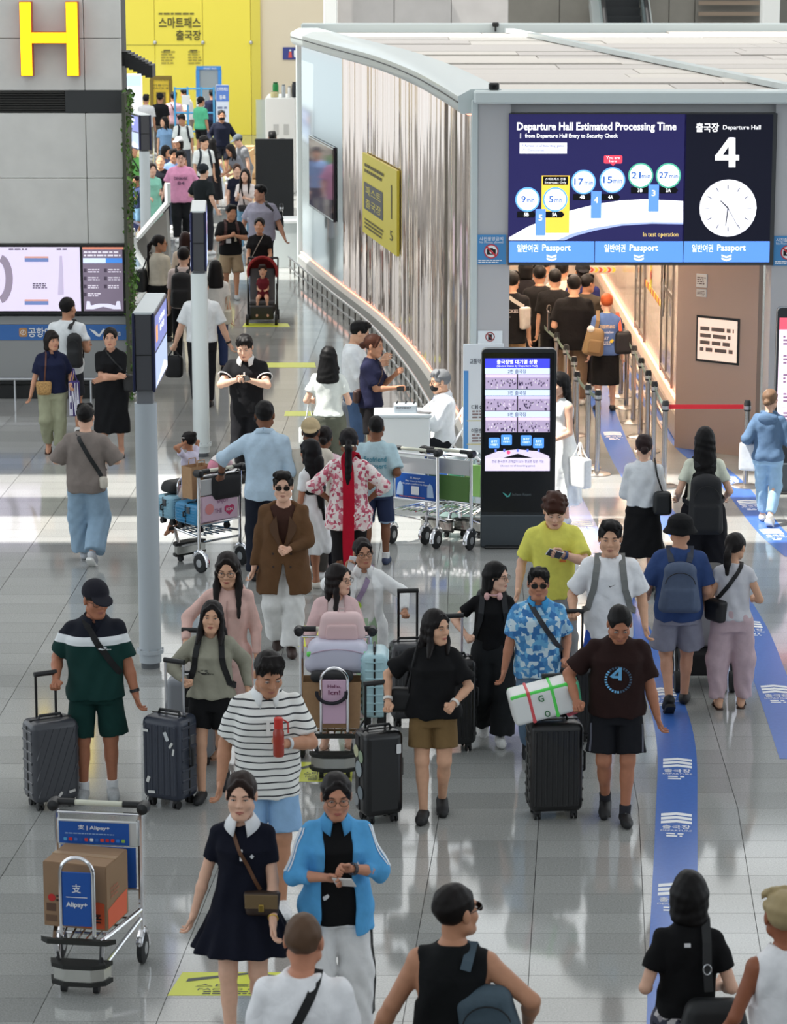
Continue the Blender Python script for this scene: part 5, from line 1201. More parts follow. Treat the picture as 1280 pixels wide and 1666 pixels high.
def trolley(label, loc, rz, panel=(26, 84, 168), texts=True, top=True, group='airport luggage trolleys', words=('Alipay+',), rear_print=None):
 """handle at +y, nose at -y"""
 r = thing('luggage_trolley', label, 'trolley', (loc[0], loc[1], 0), rz, group); pb = M(panel, .4); B = .27; N = -.29; DZ = .355
 for sx in (-1, 1):
  b = MB(); b.tube([(sx*.26, B, .13), (sx*.26, B, .40), (sx*.262, B+.01, .98)], .017, 8); b.build('upright', CHROME, r, True)
  b = MB(); b.tube([(sx*.26, B, DZ), (sx*.17, N+.12, DZ-.01), (sx*.14, N, DZ-.01)], .014, 8); b.build('side_rail', CHROME, r, True)
  b = MB(); b.tube([(sx*.26, B, .30), (sx*.14, N+.08, .16)], .012, 8); b.build('brace', CHROME, r, True)
  b = MB(); b.lathe([(.0, -.055), (.035, -.045), (.042, 0), (.035, .045), (0, .055)], (sx*.28, B+.03, 1.0), 12, 'y'); b.build('corner_knob', BLACKP, r, True)
  f = MB(); f.tube([(sx*.26, B+.01, .22)]+[(sx*.26, B+.02+.115*math.cos(math.radians(a)), .095+.115*math.sin(math.radians(a))) for a in range(150, -21, -20)], .022, 8); fo = f.build('mudguard', CHROME, r, True)
  b = MB(); b.lathe([(.03, -.02), (.075, -.023), (.095, -.014), (.095, .014), (.075, .023), (.03, .02)], (sx*.26, B+.02, .095), 20, 'x'); w = b.build('wheel', RUBBER, fo, True); b = MB(); b.lathe([(.0, -.026), (.04, -.024), (.04, .024), (0, .026)], (sx*.26, B+.02, .095), 14, 'x'); b.build('hub', M((170, 172, 174), .4, .5), fo)
 b = MB(); b.tube([(-.26, B+.03, 1.015), (.26, B+.03, 1.015)], .017, 10); b.build('handle_bar', M((214, 214, 196), .5), r, True)
 for sx in (-1, 1): b = MB(); b.tube([(sx*.15, B+.03, 1.015), (sx*.26, B+.03, 1.015)], .022, 10); b.build('grip', BLACKP, r, True)
 for i in range(7): x = -.20+.4*i/6; b = MB(); b.tube([(x*1.2, B-.01, DZ), (x*.72, N+.02, DZ-.008)], .007, 6); b.build('deck_wire', CHROME, r)
 for y, k in ((B-.13, .235), (-.0, .205), (N+.14, .17)): b = MB(); b.tube([(-k, y, DZ-.012), (k, y, DZ-.012)], .009, 6); b.build('cross_bar', CHROME, r)
 for z in (.48, .96): b = MB(); b.tube([(-.26, B+.005, z), (.26, B+.005, z)], .011, 8); b.build('rear_bar', CHROME, r)
 b = MB(); b.tube([(-.10, N+.02, DZ), (-.10, N+.02, .76)]+[(-.10*math.cos(math.radians(a)), N+.02, .76+.10*math.sin(math.radians(a))) for a in range(15, 166, 15)]+[(.10, N+.02, .76), (.10, N+.02, DZ)], .012, 8); b.build('hoop', CHROME, r, True)
 rbox('hoop_panel', (0, N+.018, .60), (.176, .012, .34), pb, r, .004, 1); f = Face2D((0, N+.011, .60), (1, 0, 0), (0, 0, 1), r)
 b = MB(); b.prism([(-.23, N+.03), (-.18, N-.02), (.18, N-.02), (.23, N+.03), (.18, N+.015), (-.18, N+.015)], .030, (0, 0, DZ-.03)); b.build('bumper', M((36, 38, 34), .7), r)
 b = MB(); ol = [(-.18, N+.10), (-.155, N+.02), (-.08, N-.02), (.08, N-.02), (.155, N+.02), (.18, N+.10)]
 b.prism(ol, .085, (0, 0, .085)); b.build('nose_box', M((196, 196, 190), .25, .9), r)
 for z in (.062, .170): b = MB(); b.prism([(x*1.07, y-.008) for x, y in ol], .026, (0, 0, z)); b.build('bumper', M((34, 35, 33), .7), r)
 for sx in (-1, 1): b = MB(); b.lathe([(.01, -.016), (.034, -.016), (.034, .016), (.01, .016)], (sx*.10, N+.05, .034), 14, 'x'); b.build('front_wheel', RUBBER, r); b = MB(); b.tube([(sx*.13, N+.06, .19), (sx*.15, N+.02, DZ)], .016, 6); b.build('stay', CHROME, r)
 if texts == 'ali':
  f.text('支', 0, .07, .055, .055, WHITE, .003, .01); f.rect('rule_line', 0, .015, .13, .004, WHITE, .003); f.text(words[0], 0, -.035, .13, .04, WHITE, .003, .02)
 elif texts: f.text('Hello,', -.0, .12, .10, .03, M((120, 50, 90), .6), .003, .01); f.text('Icn!', 0, .075, .09, .036, M((120, 50, 90), .6), .003, .02)
 if top:
  rbox('top_panel', (0, B-.015, .84), (.50, .018, .16), M((214, 216, 216), .35, .4), r, .005, 1); f = Face2D((-.02, B-.026, .84), (1, 0, 0), (0, 0, 1), r); f.rect('top_print', 0, 0, .44, .14, pb, .003)
  if texts == 'ali':
   f.text('支 | '+words[0], 0, .035, .2, .034, WHITE, .006, .02); f.dashes(0, -.004, .36, .012, 1, M((150, 180, 220), .5), .006)
   for i, cc in enumerate(((90, 170, 220), (220, 50, 50), (80, 120, 200), (40, 90, 170), (220, 70, 60), (240, 240, 240), (60, 110, 190), (230, 80, 60), (200, 40, 50), (220, 60, 40), (60, 130, 220), (150, 190, 80))): f.rect('pay_mark', -.18+.033*i, -.042, .022, .02, M(cc, .5), .006, .005)
  rbox('rear_panel', (.0, B-.005, .62), (.47, .014, .26), pb, r, .004, 1)
 if rear_print: rear_print(Face2D((0, B+.004, .62), (-1, 0, 0), (0, 0, 1), r), r)
 return r
def trolley_at(label, rear, front, **k):
 a, c = G(*rear), G(*front); F_ = (c-a); F_.z = 0; F_.normalize(); l = a-F_*-.29; return trolley(label, l, math.atan2(F_.x, -F_.y), **k)
def stanchion(p, label, group='belt barrier posts'):
 r = thing('belt_post', label, 'post', (p.x, p.y, 0), 0, group)
 b = MB(); b.lathe([(.165, 0), (.165, .008), (.15, .018), (.05, .026), (.04, .03)], n=24); b.build('base', M((176, 172, 168), .3, .9), r, True)
 b = MB(); b.lathe([(.031, .02), (.031, .88)], n=14); b.build('pole', M((188, 182, 176), .22, 1.0), r, True)
 b = MB(); b.lathe([(.036, .875), (.040, .89), (.040, .965), (.030, 1.0), (.0, 1.002)], n=14); q = b.build('head', M((46, 47, 48), .35, .3), r, True)
 b = MB(); b.lathe([(.0405, .895), (.0412, .90), (.0412, .93), (.0405, .935)], n=14); b.build('collar', STEEL, q)
 return r
def belt(p, q_, label, col, sag=.02, z=.925):
 b = MB(); a, e = Vector((p.x, p.y, z)), Vector((q_.x, q_.y, z)); d = (e-a).normalized(); a += d*.045; e -= d*.045; n = Vector((d.y, -d.x, 0)); b.ribbon([a.lerp(e, i/8)+Vector((0, 0, -sag*4*(i/8)*(1-i/8))) for i in range(9)], [n]*9, .05, .003)
 return tag(b.build('barrier_belt', M(col, .7)), label, 'belt', 'barrier belts')
def pole_sign(label, base, px_top, D, r, z_top, box_z0, box_z1, blen, bw, rz, gcol):
 p = thing('sign_pole', label, 'sign', (base[0], base[1], 0)); g = M(gcol, .35, coat=.2)
 b = MB(); b.lathe([(r, .05), (r, z_top)], n=24); b.build('pole', g, p, True)
 b = MB(); b.lathe([(r*.86, 0), (r*.86, .10)], n=24); b.build('foot', M((92, 96, 100), .5), p, True)
 b = MB(); b.lathe([(r*1.02, .13), (r*1.22, .13), (r*1.22, .165), (r*1.02, .165)], n=24); q = b.build('flange', g, p)
 for i in range(8): a = 2*PI*i/8; b = MB(); b.lathe([(.008, 0), (.008, .012)], (r*1.13*math.cos(a), r*1.13*math.sin(a), .165), 6); b.build('bolt', STEEL, q)
 b = MB(); b.box((0, 0, (z_top+box_z0)/2), (r*1.5, r*1.2, box_z0-z_top+.02), rz=rz, bev=.01); b.build('neck', M((112, 114, 118), .45), p)
 R = Matrix.Rotation(rz, 3, 'Z'); h = box_z1-box_z0; c = lambda x, y, z: R @ Vector((x, y, z))
 b = MB(); b.box(c(0, blen/2-.1, box_z0+h/2), (bw*.74, blen, h), rz=rz, bev=.006); sb = b.build('sign_box', M((70, 71, 76), .5), p)
 b = MB(); b.box(c(0, -.104, box_z0+h*.47), (bw*.72, .006, .008), rz=rz); b.build('seam', DK, sb)
 b = MB(); b.box(c(0, blen/2-.1, box_z0+h+.012), (bw*.9, blen*1.0, .022), rz=rz, bev=.005); b.build('lid', M((206, 212, 214), .4), sb)
 for sx in (-1, 1):
  b = MB(); b.box(c(sx*bw*.44, blen/2-.1, box_z0+h/2), (bw*.12, blen+.03, h+.03), rz=rz, bev=.006); fr_ = b.build('screen_frame', M((20, 26, 62), .3), p)
  n = c(sx, 0, 0); ux = Vector((0, 0, 1)).cross(n); f = Face2D(c(sx*bw*.502, blen/2-.1, box_z0+h/2), ux, (0, 0, 1), p)
  f.rect('picture', 0, h*.24, blen*.96, h*.46, E((126, 132, 190), .8), .002); f.rect('picture', 0, -h*.25, blen*.96, h*.46, E((172, 186, 220), .85), .002)
  f.text('스마트패스', .06*blen, h*.34, blen*.5, h*.09, W_, .005, .02); f.text('출국장', .06*blen, h*.22, blen*.34, h*.09, W_, .005, .02); f.rect('badge', -blen*.36, h*.22, blen*.14, h*.22, E((230, 160, 90), .9), .005, .02); f.poly('snow_peak', [(-blen*.46, -h*.46), (-blen*.1, -h*.38), (blen*.2, -h*.30), (blen*.46, -h*.40), (blen*.46, -h*.46)], E((240, 242, 248), .9), .004)
 return p
# ---- bags
def soft_box(name, c, h, mat, parent, rot=None, rr=.03, taper=0, u=1, hb=.012, extra=None):
 F = Field(); F.box(c, h, rot, rr, .01, 'u', taper)
 if extra: extra(F)
 V, Q = F.mesh(hb); return link(name, mesh_np(name, V*u, Q), mat, parent)
def bag_root(P_, name, label, cat='bag', group=None):
 r = thing(name, label, cat, P_.at, P_.root.rotation_euler.z, group); return r
def strap_path(P_, sd, zend, xend, sgn, lift=.006, n=16, x0=.075):
 pts, nr = [], []
 for i in range(n+1):
  t = i/n; x = sd*x0+(xend-sd*x0)*t; z = .545+(zend-.545)*t
  if z < .48: p = P_.front(x, z, sgn, lift)
  else: k = (z-.48)/.065; p = P_.front(x, .48, sgn, lift)*(1-k)+P_.top(sd*x0, lift)*k+P_.T[1]@np.array([0, sgn*.02, .012])*(4*k*(1-k))
  pts.append(Vector(p)); nr.append(Vector(P_.T[1]@np.array([x*2.2, sgn*1.0 if z < .50 else sgn*.4, .05 if z < .50 else 1])))
 return pts, nr
def cross_bag(P_, label, sd, size, c, anchor, strap=.03, mat=None, name='crossbody_bag', sc=None, kind='box', cat='bag', flap=None):
 """sd: the shoulder that carries the strap; anchor: (x, y sign, z) of the bag in torso coordinates"""
 r = bag_root(P_, name, label, cat); m = mat or M(c, .55, noise=.05); u = P_.u; hw, hd, hh = [v/2 for v in size]; ax, sg, az = anchor; zc = az
 base = np.array(P_.front(min(max(ax, -.20), .20), max(az+hh, -.1), sg, .012)); base = base+P_.T[1]@np.array([ax-min(max(ax, -.20), .20), sg*hd, 0]); c0 = base-np.array([0, 0, hh])
 yaw = Rz(0 if abs(ax) < .17 else -55*np.sign(ax)*sg)
 def ex(F): F.box(c0+P_.T[1]@yaw@np.array([0, sg*hd*.5, -hh*.25]), np.array((hw*.8, hd*.8, hh*.55)), P_.T[1]@yaw, .02, .02)
 soft_box('bag_body', c0, np.array((hw, hd, hh)), m, r, P_.T[1]@yaw, min(hw, hd, hh)*.6, -.08, u, max(.009, P_.hb), ex)
 sm = M(sc, .6) if sc else m
 for sgn in (1, -1):
  xe = ax*.9 if sgn == sg else min(max(ax, -.21), .21)*1.0
  pts, nr = strap_path(P_, sd, az+hh if sgn == sg else az+hh+.02, xe, sgn); b = P_.mb(); b.ribbon(pts, nr, strap, .004); b.build('strap', sm, r)
 if flap:
  b = P_.mb(); b.box(Vector(c0+P_.T[1]@np.array([0, sg*(hd+.006), hh*.3])), (hw*1.9, .012, hh*1.2), bev=.004); b.build('flap', M(flap, .5), r); b = P_.mb(); b.box(Vector(c0+P_.T[1]@np.array([0, sg*(hd+.016), -hh*.2])), (.03, .012, .045), bev=.003); b.build('clasp', M((190, 160, 80), .3, .9), r)
 return r
def strap_only(P_, label, sd, col, w=.04, xend=.2, zend=.02, name='bag_strap'):
 r = bag_root(P_, name, label, 'strap')
 for sgn in (1, -1): pts, nr = strap_path(P_, sd, zend, -sd*xend, sgn); b = P_.mb(); b.ribbon(pts, nr, w, .004); b.build('webbing', M(col, .8), r)
 return r
def backpack(P_, label, c, size=(.30, .15, .44), zc=.27, sc=None, kind='box', straps=True, xoff=0, tilt=0, mat=None):
 r = bag_root(P_, 'backpack', label, 'backpack'); u = P_.u; m = mat or M(c, .7, noise=.06); hw, hd, hh = [v/2 for v in size]
 T = P_.T[1]; y = P_.front(xoff, zc, -1, .004); c0 = np.array(y)+T@np.array([0, -hd*.9, 0]); R = T@Ry(tilt)
 def ex(F):
  F.box(c0+R@np.array([0, -hd*.75, -hh*.38]), np.array((hw*.82, hd*.55, hh*.48)), R, .03, .012)
  F.ell(c0+R@np.array([0, 0, hh*.80]), np.array((hw*.86, hd*.9, hh*.34)), R, .03)
 soft_box('pack_body', c0, np.array((hw, hd, hh)), m, r, R, .06, .10 if kind == 'box' else .22, u, max(.010, P_.hb), ex)
 if P_.detail:
  b = P_.mb(); b.tube([Vector(c0+R@np.array([hw*.8*math.cos(a), -hd*1.02-.012, hh*.25+hh*.5*math.sin(a)])) for a in np.linspace(PI*.02, PI*.98, 12)], .004, 5); b.build('zip', M((20, 20, 22), .6), r)
  b = P_.mb(); b.tube([Vector(c0+R@np.array([x, hd*.2, hh*z])) for x, z in ((-.04, .98), (-.03, 1.10), (.03, 1.10), (.04, .98))], .008, 6); b.build('grab_loop', M(sc or c, .7), r)
 if straps:
  for sd in ((1, -1) if straps is True else (straps,)):
   pts, nr = [], []
   for (x, z, sg) in ((.075, .46, -1), (.085, .50, -1)): pts.append(Vector(P_.front(sd*x, z, sg, .018))); nr.append(Vector(T@np.array([0, -1, .4])))
   pts.append(Vector(P_.top(sd*.095, .008))); nr.append(Vector(T@np.array([0, .1, 1])))
   for (x, z) in ((.10, .50), (.108, .44), (.115, .38), (.125, .30), (.15, .22), (.168, .14)): pts.append(Vector(P_.front(sd*x, z, 1, .012))); nr.append(Vector(T@np.array([sd*x*2, 1, .1])))
   pts.append(Vector(P_.t(sd*.205, .0, .10))); nr.append(Vector(T@np.array([sd, .2, 0]))); pts.append(Vector(P_.t(sd*.15, -.13, .08))); nr.append(Vector(T@np.array([sd, -.6, 0]))); b = P_.mb(); b.ribbon(pts, nr, .052, .010); b.build('shoulder_strap', M(sc or c, .75), r)
 return r
def hand_bag(P_, label, p, size, c, name='tote_bag', cat='bag', handle=.12, rz=0, taper=.0, mat=None, rr=.02, cord=.008, hc=None, sag=0, group=None):
 """a bag that hangs below the point p (person coordinates, .. scaled) by its two handles"""
 r = bag_root(P_, name, label, cat, group); u = P_.u; m = mat or M(c, .7, noise=.05); hw, hd, hh = [v/2 for v in size]; R = Rz(rz); c0 = np.array(p)+np.array([0, 0, -handle-hh])
 soft_box('bag_body', c0, np.array((hw, hd, hh)), m, r, R, rr, taper, u, max(.009, P_.hb))
 for sy in (-1, 1):
  b = P_.mb(); b.tube([Vector(c0+R@np.array([x*hw, sy*hd*.7, hh*.92]))*(1-k)+Vector(np.array(p))*k if k < 1 else Vector(np.array(p)+R@np.array([x*.02, sy*.008, .01])) for x, k in ((-.6, 0), (-.5, .5), (-.3, 1), (.3, 1), (.5, .5), (.6, 0))], cord, 6); b.build('handle', M(hc, .7) if hc else m, r, True)
 return r
def phone(P_, label, sd=1, col=(20, 20, 24), off=(0, 0, 0), lit=False):
 r = bag_root(P_, 'phone', label, 'phone'); q = P_.side[sd]; R = Matrix((q['t'].tolist(), q['d'].tolist(), np.cross(q['t'], q['d']).tolist())).transposed(); b = P_.mb(); b.box(Vector(q['c'])+R @ Vector(off), (.072, .148, .010), rot=R, bev=.004); b.build('phone_case', M(col, .3), r); b = P_.mb(); b.box(Vector(q['c'])+R @ (Vector(off)+Vector((0, 0, .006))), (.064, .136, .002), rot=R); b.build('glass', M((60, 66, 80), .08), r); return r

# ================================================================== sign poles
pA = G(245, 1085); ZA = lambda py, D: AT(640, py, D).z
pole_sign('grey sign pole with a two sided lit display in the left foreground', pA, 0, pA.y, .095, ZA(655, pA.y), ZA(632, pA.y), ZA(510, pA.y), 1.25, .19, 0, (176, 184, 190))
pB = G(328, 742); zB = lambda py: AT(640, py, pB.y).z
pole_sign('pale sign pole with an edge on display, man in white shirt behind it', pB, 0, pB.y, .10, zB(444), zB(438), zB(345), 1.3, .19, math.radians(3.4), (222, 230, 230))
pC = G(238, 420); zC = lambda py: AT(640, py, pC.y).z
pole_sign('distant sign pole with a lit display left of the crowd', pC, 0, pC.y, .10, zC(246), zC(243), zC(188), 1.5, .24, math.radians(18), (196, 204, 208))
# ================================================================== status kiosk
def totem(label, c, w, hgt, D, x0, x1, y0, y1, content):
 k = thing('display_totem', label, 'kiosk', (c.x, D, 0)); dk = M((38, 42, 46), .4); cx = 0
 b = MB(); b.prism(rrect(w, hgt, .05), .12, (0, .06, hgt/2), (1, 0, 0), (0, 0, 1)); b.build('casing', dk, k); b = MB(); b.prism(rrect(w*1.01, hgt*1.004, .05), .03, (0, -.02, hgt/2), (1, 0, 0), (0, 0, 1)); b.build('edge_trim', M((150, 156, 160), .3, .6), k)
 b = MB(); b.box((0, 0, .17), (w*1.0, .16, .34), bev=.01); b.build('base', M((72, 80, 86), .4), k); b = MB(); b.box((0, .05, .012), (w*.9, .42, .024), bev=.01); b.build('foot', DK, k)
 content(PxF(D-.0655, k), k); return k
def kiosk_print(q, k):
 q.rect('front_glass', 785.5, 574, 898.5, 833, M((16, 20, 24), .12), .0); q.rect('screen', 789, 583, 894, 766, E((10, 16, 24), .3), .002); q.rect('header', 789, 583, 894, 599, E((66, 72, 216), .95), .003)
 q.text('출국장별 대기열 상황', 808, 585, 874, 592.5, W_, .005, .015); q.text('(Queue Status by Departure Hall)', 808, 593.5, 874, 597.5, W_, .005)
 SKY = E((206, 222, 250), .95)
 r7 = random.Random(2)
 for i, (a, t) in enumerate(((599, '2번 출국장'), (634, '3번 출국장'), (669, '5번 출국장'))):
  q.rect('row_head', 789, a, 894, a+9.5, SKY, .003); q.text(t, 826, a+1.5, 856, a+8.5, E((74, 74, 96), .4), .005, .01)
  for x0, x1 in ((789.5, 840.5), (842.5, 894)):
   q.rect('camera_picture', x0, a+10, x1, a+34, E((176, 160, 190), .8), .003)
   for j in range(34): xx = r7.uniform(x0+1, x1-3); yy = a+10+24*min(.92, abs(r7.gauss(.6, .2))); s_ = .8+1.6*(yy-a-10)/24; q.rect('crowd_dot', xx, yy-s_, xx+s_, yy+s_*.6, E(r7.choice(((90, 76, 110), (226, 214, 232), (70, 60, 90))), .6), .004)
   q.rect('camera_ceiling', x0, a+10, x1, a+15, E(r7.choice(((226, 206, 232), (206, 196, 226))), .9), .0045)
 for x, y in ((795, 712), (815, 707), (847, 708), (867, 712)): q.rect('gate_tile', x, y, x+17.5, y+17, E((84, 150, 236), .95), .004, .012); q.text('출국장', x+4, y+4, x+13.5, y+8, W_, .006); q.text('사용불가', x+3, y+9.5, x+14.5, y+13, W_, .006)
 q.poly('map_arc', [(789, 742), (810, 734), (842, 731), (874, 734), (893, 742), (893, 745), (789, 745)], E((226, 214, 236), .8), .003)
 for x in (806, 820, 842, 858, 876): q.rect('map_mark', x-1.5, 730, x+1.5, 735, E((100, 120, 210), .9), .005)
 q.disc('here_mark', 827, 736, 3, E((226, 80, 130), 1), .005); q.poly('arch', [(818, 745), (842, 738), (866, 745)], E((20, 20, 28), .2), .004)
 q.rect('footer', 789, 745, 894, 766, E((222, 212, 240), .95), .003); q.text('전광 출국장과 관계없이 모두 항공편 탑승 가능', 800, 748, 884, 753, E((70, 70, 110), .4), .005); q.text('(Access to all boarding gates)', 814, 756, 870, 760, E((70, 70, 110), .4), .005)
 q.poly('wing_emblem', [(817, 801), (822, 803), (826, 807), (831, 801), (829, 808), (824, 809)], M((90, 190, 180), .5), .003); q.text('Incheon Airport', 833, 802, 864, 808, M((110, 120, 124), .5), .003)
pk = G(841, 888); totem('tall black queue status totem standing in the middle of the hall', pk, .757, 2.06, pk.y, 783, 900, 570, 888, kiosk_print)
pk2 = G(1330, 800)
def kiosk2(q, k):
 x0 = 1268; q.rect('screen', x0, 517, x0+110, 700, E((232, 214, 232), .85), .002); q.rect('header', x0, 517, x0+110, 536, E((222, 84, 104), .95), .004)
 for i in range(5): q.rect('cell', x0+3, 541+31*i, x0+52, 568+31*i, E((240, 226, 240), .9), .004); q.dashes(x0+6, 545+31*i, x0+46, 562+31*i, 3, E((150, 120, 150), .5), .006)
totem('second totem with a pink screen at the right edge behind the denim jacket woman', Vector((AT(1328, 600, pk2.y).x, pk2.y, 0)), .92, 2.10, pk2.y, 1264, 1380, 505, 800, kiosk2)
# ================================================================== reception desk, machine, chair, board, bin
pd = G(655, 813); dk_ = thing('counter', 'white reception counter beside the seated attendant', 'counter', (pd.x, pd.y+.25, 0)); WH = M((236, 240, 240), .35)
rbox('body', (0, 0, .46), (.60, .42, .92), WH, dk_, .012); rbox('worktop', (0, 0, .94), (.64, .48, .035), M((214, 222, 226), .3), dk_, .008); rbox('plinth', (0, 0, .03), (.56, .38, .06), DK, dk_, .005)
mc = thing('card_machine', 'grey box machine with black levers on the white counter', 'machine', (pd.x+.03, pd.y+.22, .958)); rbox('case', (0, 0, .045), (.26, .18, .09), M((172, 180, 186), .45), mc, .012)
f = Face2D((0, -.091, .045), (1, 0, 0), (0, 0, 1), mc); f.dashes(0, .01, .2, .03, 2, M((80, 84, 90), .6), .002)
for x in (-.10, .0, .09): b = MB(); b.tube([(x, 0, .09), (x+.015, -.02, .12)], .009, 6); b.build('lever', BLACKP, mc)
pt = thing('phone', 'black phone lying at the right end of the white counter', 'phone', (pd.x+.24, pd.y+.12, .958)); b = MB(); b.box((0, 0, .006), (.075, .15, .012), rz=1.2, bev=.004); b.build('phone_case', BLACKP, pt); b = MB(); b.box((0, 0, .0125), (.066, .138, .002), rz=1.2); b.build('glass', M((60, 64, 70), .1), pt)
pch = Vector((AT(722, 600, pd.y).x, pd.y+.66, 0))
ch = thing('folding_chair', 'white folding chair under the seated attendant', 'chair', (pch.x, pch.y, 0), math.radians(-80+180))
rbox('seat', (0, .02, .44), (.42, .40, .025), WHITEP, ch, .01); rbox('backrest', (0, -.27, .78), (.42, .025, .20), WHITEP, ch, .01)
for sx in (-1, 1):
 b = MB(); b.tube([(sx*.22, -.30, .90), (sx*.22, .25, .0)], .014, 8); b.build('leg', WHITEP, ch); b = MB(); b.tube([(sx*.20, .20, .44), (sx*.20, -.26, .0)], .014, 8); b.build('leg', WHITEP, ch)
pb_ = G(788, 800)
bd = thing('info_board', 'white standing information board with blue edge behind the totem', 'sign', (AT(786, 640, 29.6).x, 29.6, 0), math.radians(4)); rbox('panel', (0, 0, .95), (.44, .03, 1.78), M((236, 242, 248), .4), bd, .006)
f = Face2D((0, -.016, .95), (1, 0, 0), (0, 0, 1), bd)
f.rect('blue_edge', -.19, -.1, .05, 1.4, M((96, 160, 226), .4), .002); f.text('교통약자 우대출구', .02, .70, .34, .06, M((70, 76, 90), .5), .003, .01)
for i, t in enumerate(('대상', '이용방법', '유의사항', '기내 휴대 금지')): f.text(t, -.05, .2-.26*i, .16, .05, M((60, 66, 80), .5), .003, .01); f.dashes(.03, .12-.26*i, .3, .10, 3, M((150, 130, 130), .5), .003); f.rect('yellow_line', .0, .05-.26*i, .36, .008, M((230, 214, 120), .5), .003)
rbox('foot', (0, .0, .02), (.46, .34, .04), M((200, 206, 210), .4), bd, .01)
pbn = G(742, 735, .768); bn = thing('recycling_bin', 'clear recycling bin with a green label behind the trolleys', 'bin', (pbn.x, pbn.y, 0))
b = MB(); b.lathe([(.21, .04), (.225, .71)], n=28); b.build('clear_body', M((196, 226, 220), .12, trans=.6, alpha=1), bn, True)
b = MB(); b.lathe([(.215, .69), (.238, .71), (.238, .755), (.20, .768), (.13, .757), (.13, .747), (.20, .742)], n=28); b.build('lid', M((190, 204, 208), .4), bn, True)
b = MB(); b.lathe([(.215, 0), (.22, .05), (.2, .05)], n=28); b.build('base', M((120, 130, 132), .5), bn, True)
b = MB(); vs = []; a_ = np.linspace(-125, -55, 9)
b.add([(.228*math.cos(math.radians(a)), .228*math.sin(math.radians(a)), z) for a in a_ for z in (.40, .58)], [(2*i, 2*i+2, 2*i+3, 2*i+1) for i in range(8)]); lb = b.build('green_label', M((58, 166, 120), .5), bn)
f = Face2D((0, -.232, .49), (1, 0, 0), (0, 0, 1), bn); f.text('재활용', 0, .035, .14, .05, WHITE, .002, .02); f.text('Recycle', 0, -.045, .15, .045, WHITE, .002, .02)
# ================================================================== belt posts
left = [(879, 515), (906, 541), (921, 561), (934, 580), (939, 604), (957, 625), (973, 634)]; right = [(1018, 526), (1036, 542), (1066, 562), (1082, 582), (1101, 602), (1113, 620), (1137, 651)]
LP = [G(x, y, 1.0) for x, y in left]; RP = [G(x, y, 1.0) for x, y in right]; RP = [Vector((min(p.x, 3.08), p.y, 0)) for p in RP]; pR = G(1216, 651, 1.0)
nth = ('farthest', 'second farthest', 'third farthest', 'middle', 'third nearest', 'second nearest', 'nearest')
for i, p in enumerate(LP): stanchion(p, 'steel belt post in the row left of the queue, %s of its row' % nth[i])
for i, p in enumerate(RP): stanchion(p, 'steel belt post in the row right of the queue, %s of its row' % nth[i])
stanchion(pR, 'steel belt post at the right end of the red belt')
for row, nm in ((LP, 'left'), (RP, 'right')):
 for i in range(len(row)-1):
  if (row[i+1]-row[i]).length > .25: belt(row[i], row[i+1], 'grey green barrier belt in the %s row, on the %s post' % (nm, nth[i]), (120, 140, 128))
belt(RP[-1], pR, 'red barrier belt across the lane beside the denim jacket woman', (206, 34, 48), .0)
# ================================================================== greenery and fittings by the H wall, far furniture
b = MB(); r6 = random.Random(4)
for i in range(1500):
 y = r6.uniform(DH-.35, DH+.62); z = r6.uniform(.0, 4.1); s_ = r6.uniform(.03, .07); x = xr+r6.uniform(.0, .10)*(1+.4*math.sin(z*5)); a, t = r6.uniform(0, 6.3), r6.uniform(.3, 1.2); R = Matrix.Rotation(a, 3, 'Z') @ Matrix.Rotation(t, 3, 'X')
 if y < DH: x += .02
 b.add([R @ Vector(v)+Vector((x, y, z)) for v in ((0, -s_*.6, 0), (s_*.42, 0, .008), (0, s_*.7, 0), (-s_*.42, 0, .008))], [(0, 1, 2, 3)])
iv = thing('living_wall', 'green climbing plants on the side of the stone H wall', 'plants', (xr, DH, 0)); o = b.build('leaves', M((84, 128, 44), .5, noise=.35, nscale=9), None); o.parent = iv; local(o, iv); o['kind'] = 'stuff'
b = MB(); b.box((.05, .1, 2.1), (.04, .9, 4.0)); b.build('trellis', M((70, 74, 60), .7), iv)
fin = thing('stepped_canopy', 'black stepped canopy of plates jutting from the H wall', 'canopy', (xr, DH+.5, 0))
for i in range(8):
 x0_, x1_ = xr+.0, AT(206+5.2*i, 100, DH+.5).x; za = ZA(83+3.0*i, DH+.5); b = MB(); b.box(((x1_-xr)/2-.02+.03*i, -.02*i, za-.08), (max(.06, x1_-xr-.05*i+.12), .5, .16)); b.build('plate', M((24, 25, 26), .5), fin)
def board(name, label, cat, x0, y0, x1, y1, D, col, edge=None, em=0, prints=None, th=.06):
 p0, p1 = AT(x0, y0, D), AT(x1, y1, D); zb = max(p1.z, 0); r = thing(name, label, cat, ((p0.x+p1.x)/2, D, 0)); w, h = p1.x-p0.x, p0.z-zb
 b = MB(); b.box((0, th/2, zb+h/2), (w, th, h), bev=.008); b.build('panel', M(col, .5, emit=em), r)
 if edge:
  for (cx_, cz, ww, hh) in ((0, zb+h-.04, w, .10), (0, zb+.04, w, .08), (-w/2+.04, zb+h/2, .10, h-.19), (w/2-.04, zb+h/2, .10, h-.19)): b = MB(); b.box((cx_, -.01, cz), (ww, .06, hh)); b.build('frame', M(edge, .5), r)
 if prints: prints(PxF(D-.045 if edge else D-.004, r))
 if zb > .05:
  for sx in (-1, 1): b = MB(); b.tube([(sx*w*.35, th/2, 0), (sx*w*.35, th/2, zb)], .03, 8); b.build('leg', M((120, 122, 124), .4), r)
 return r
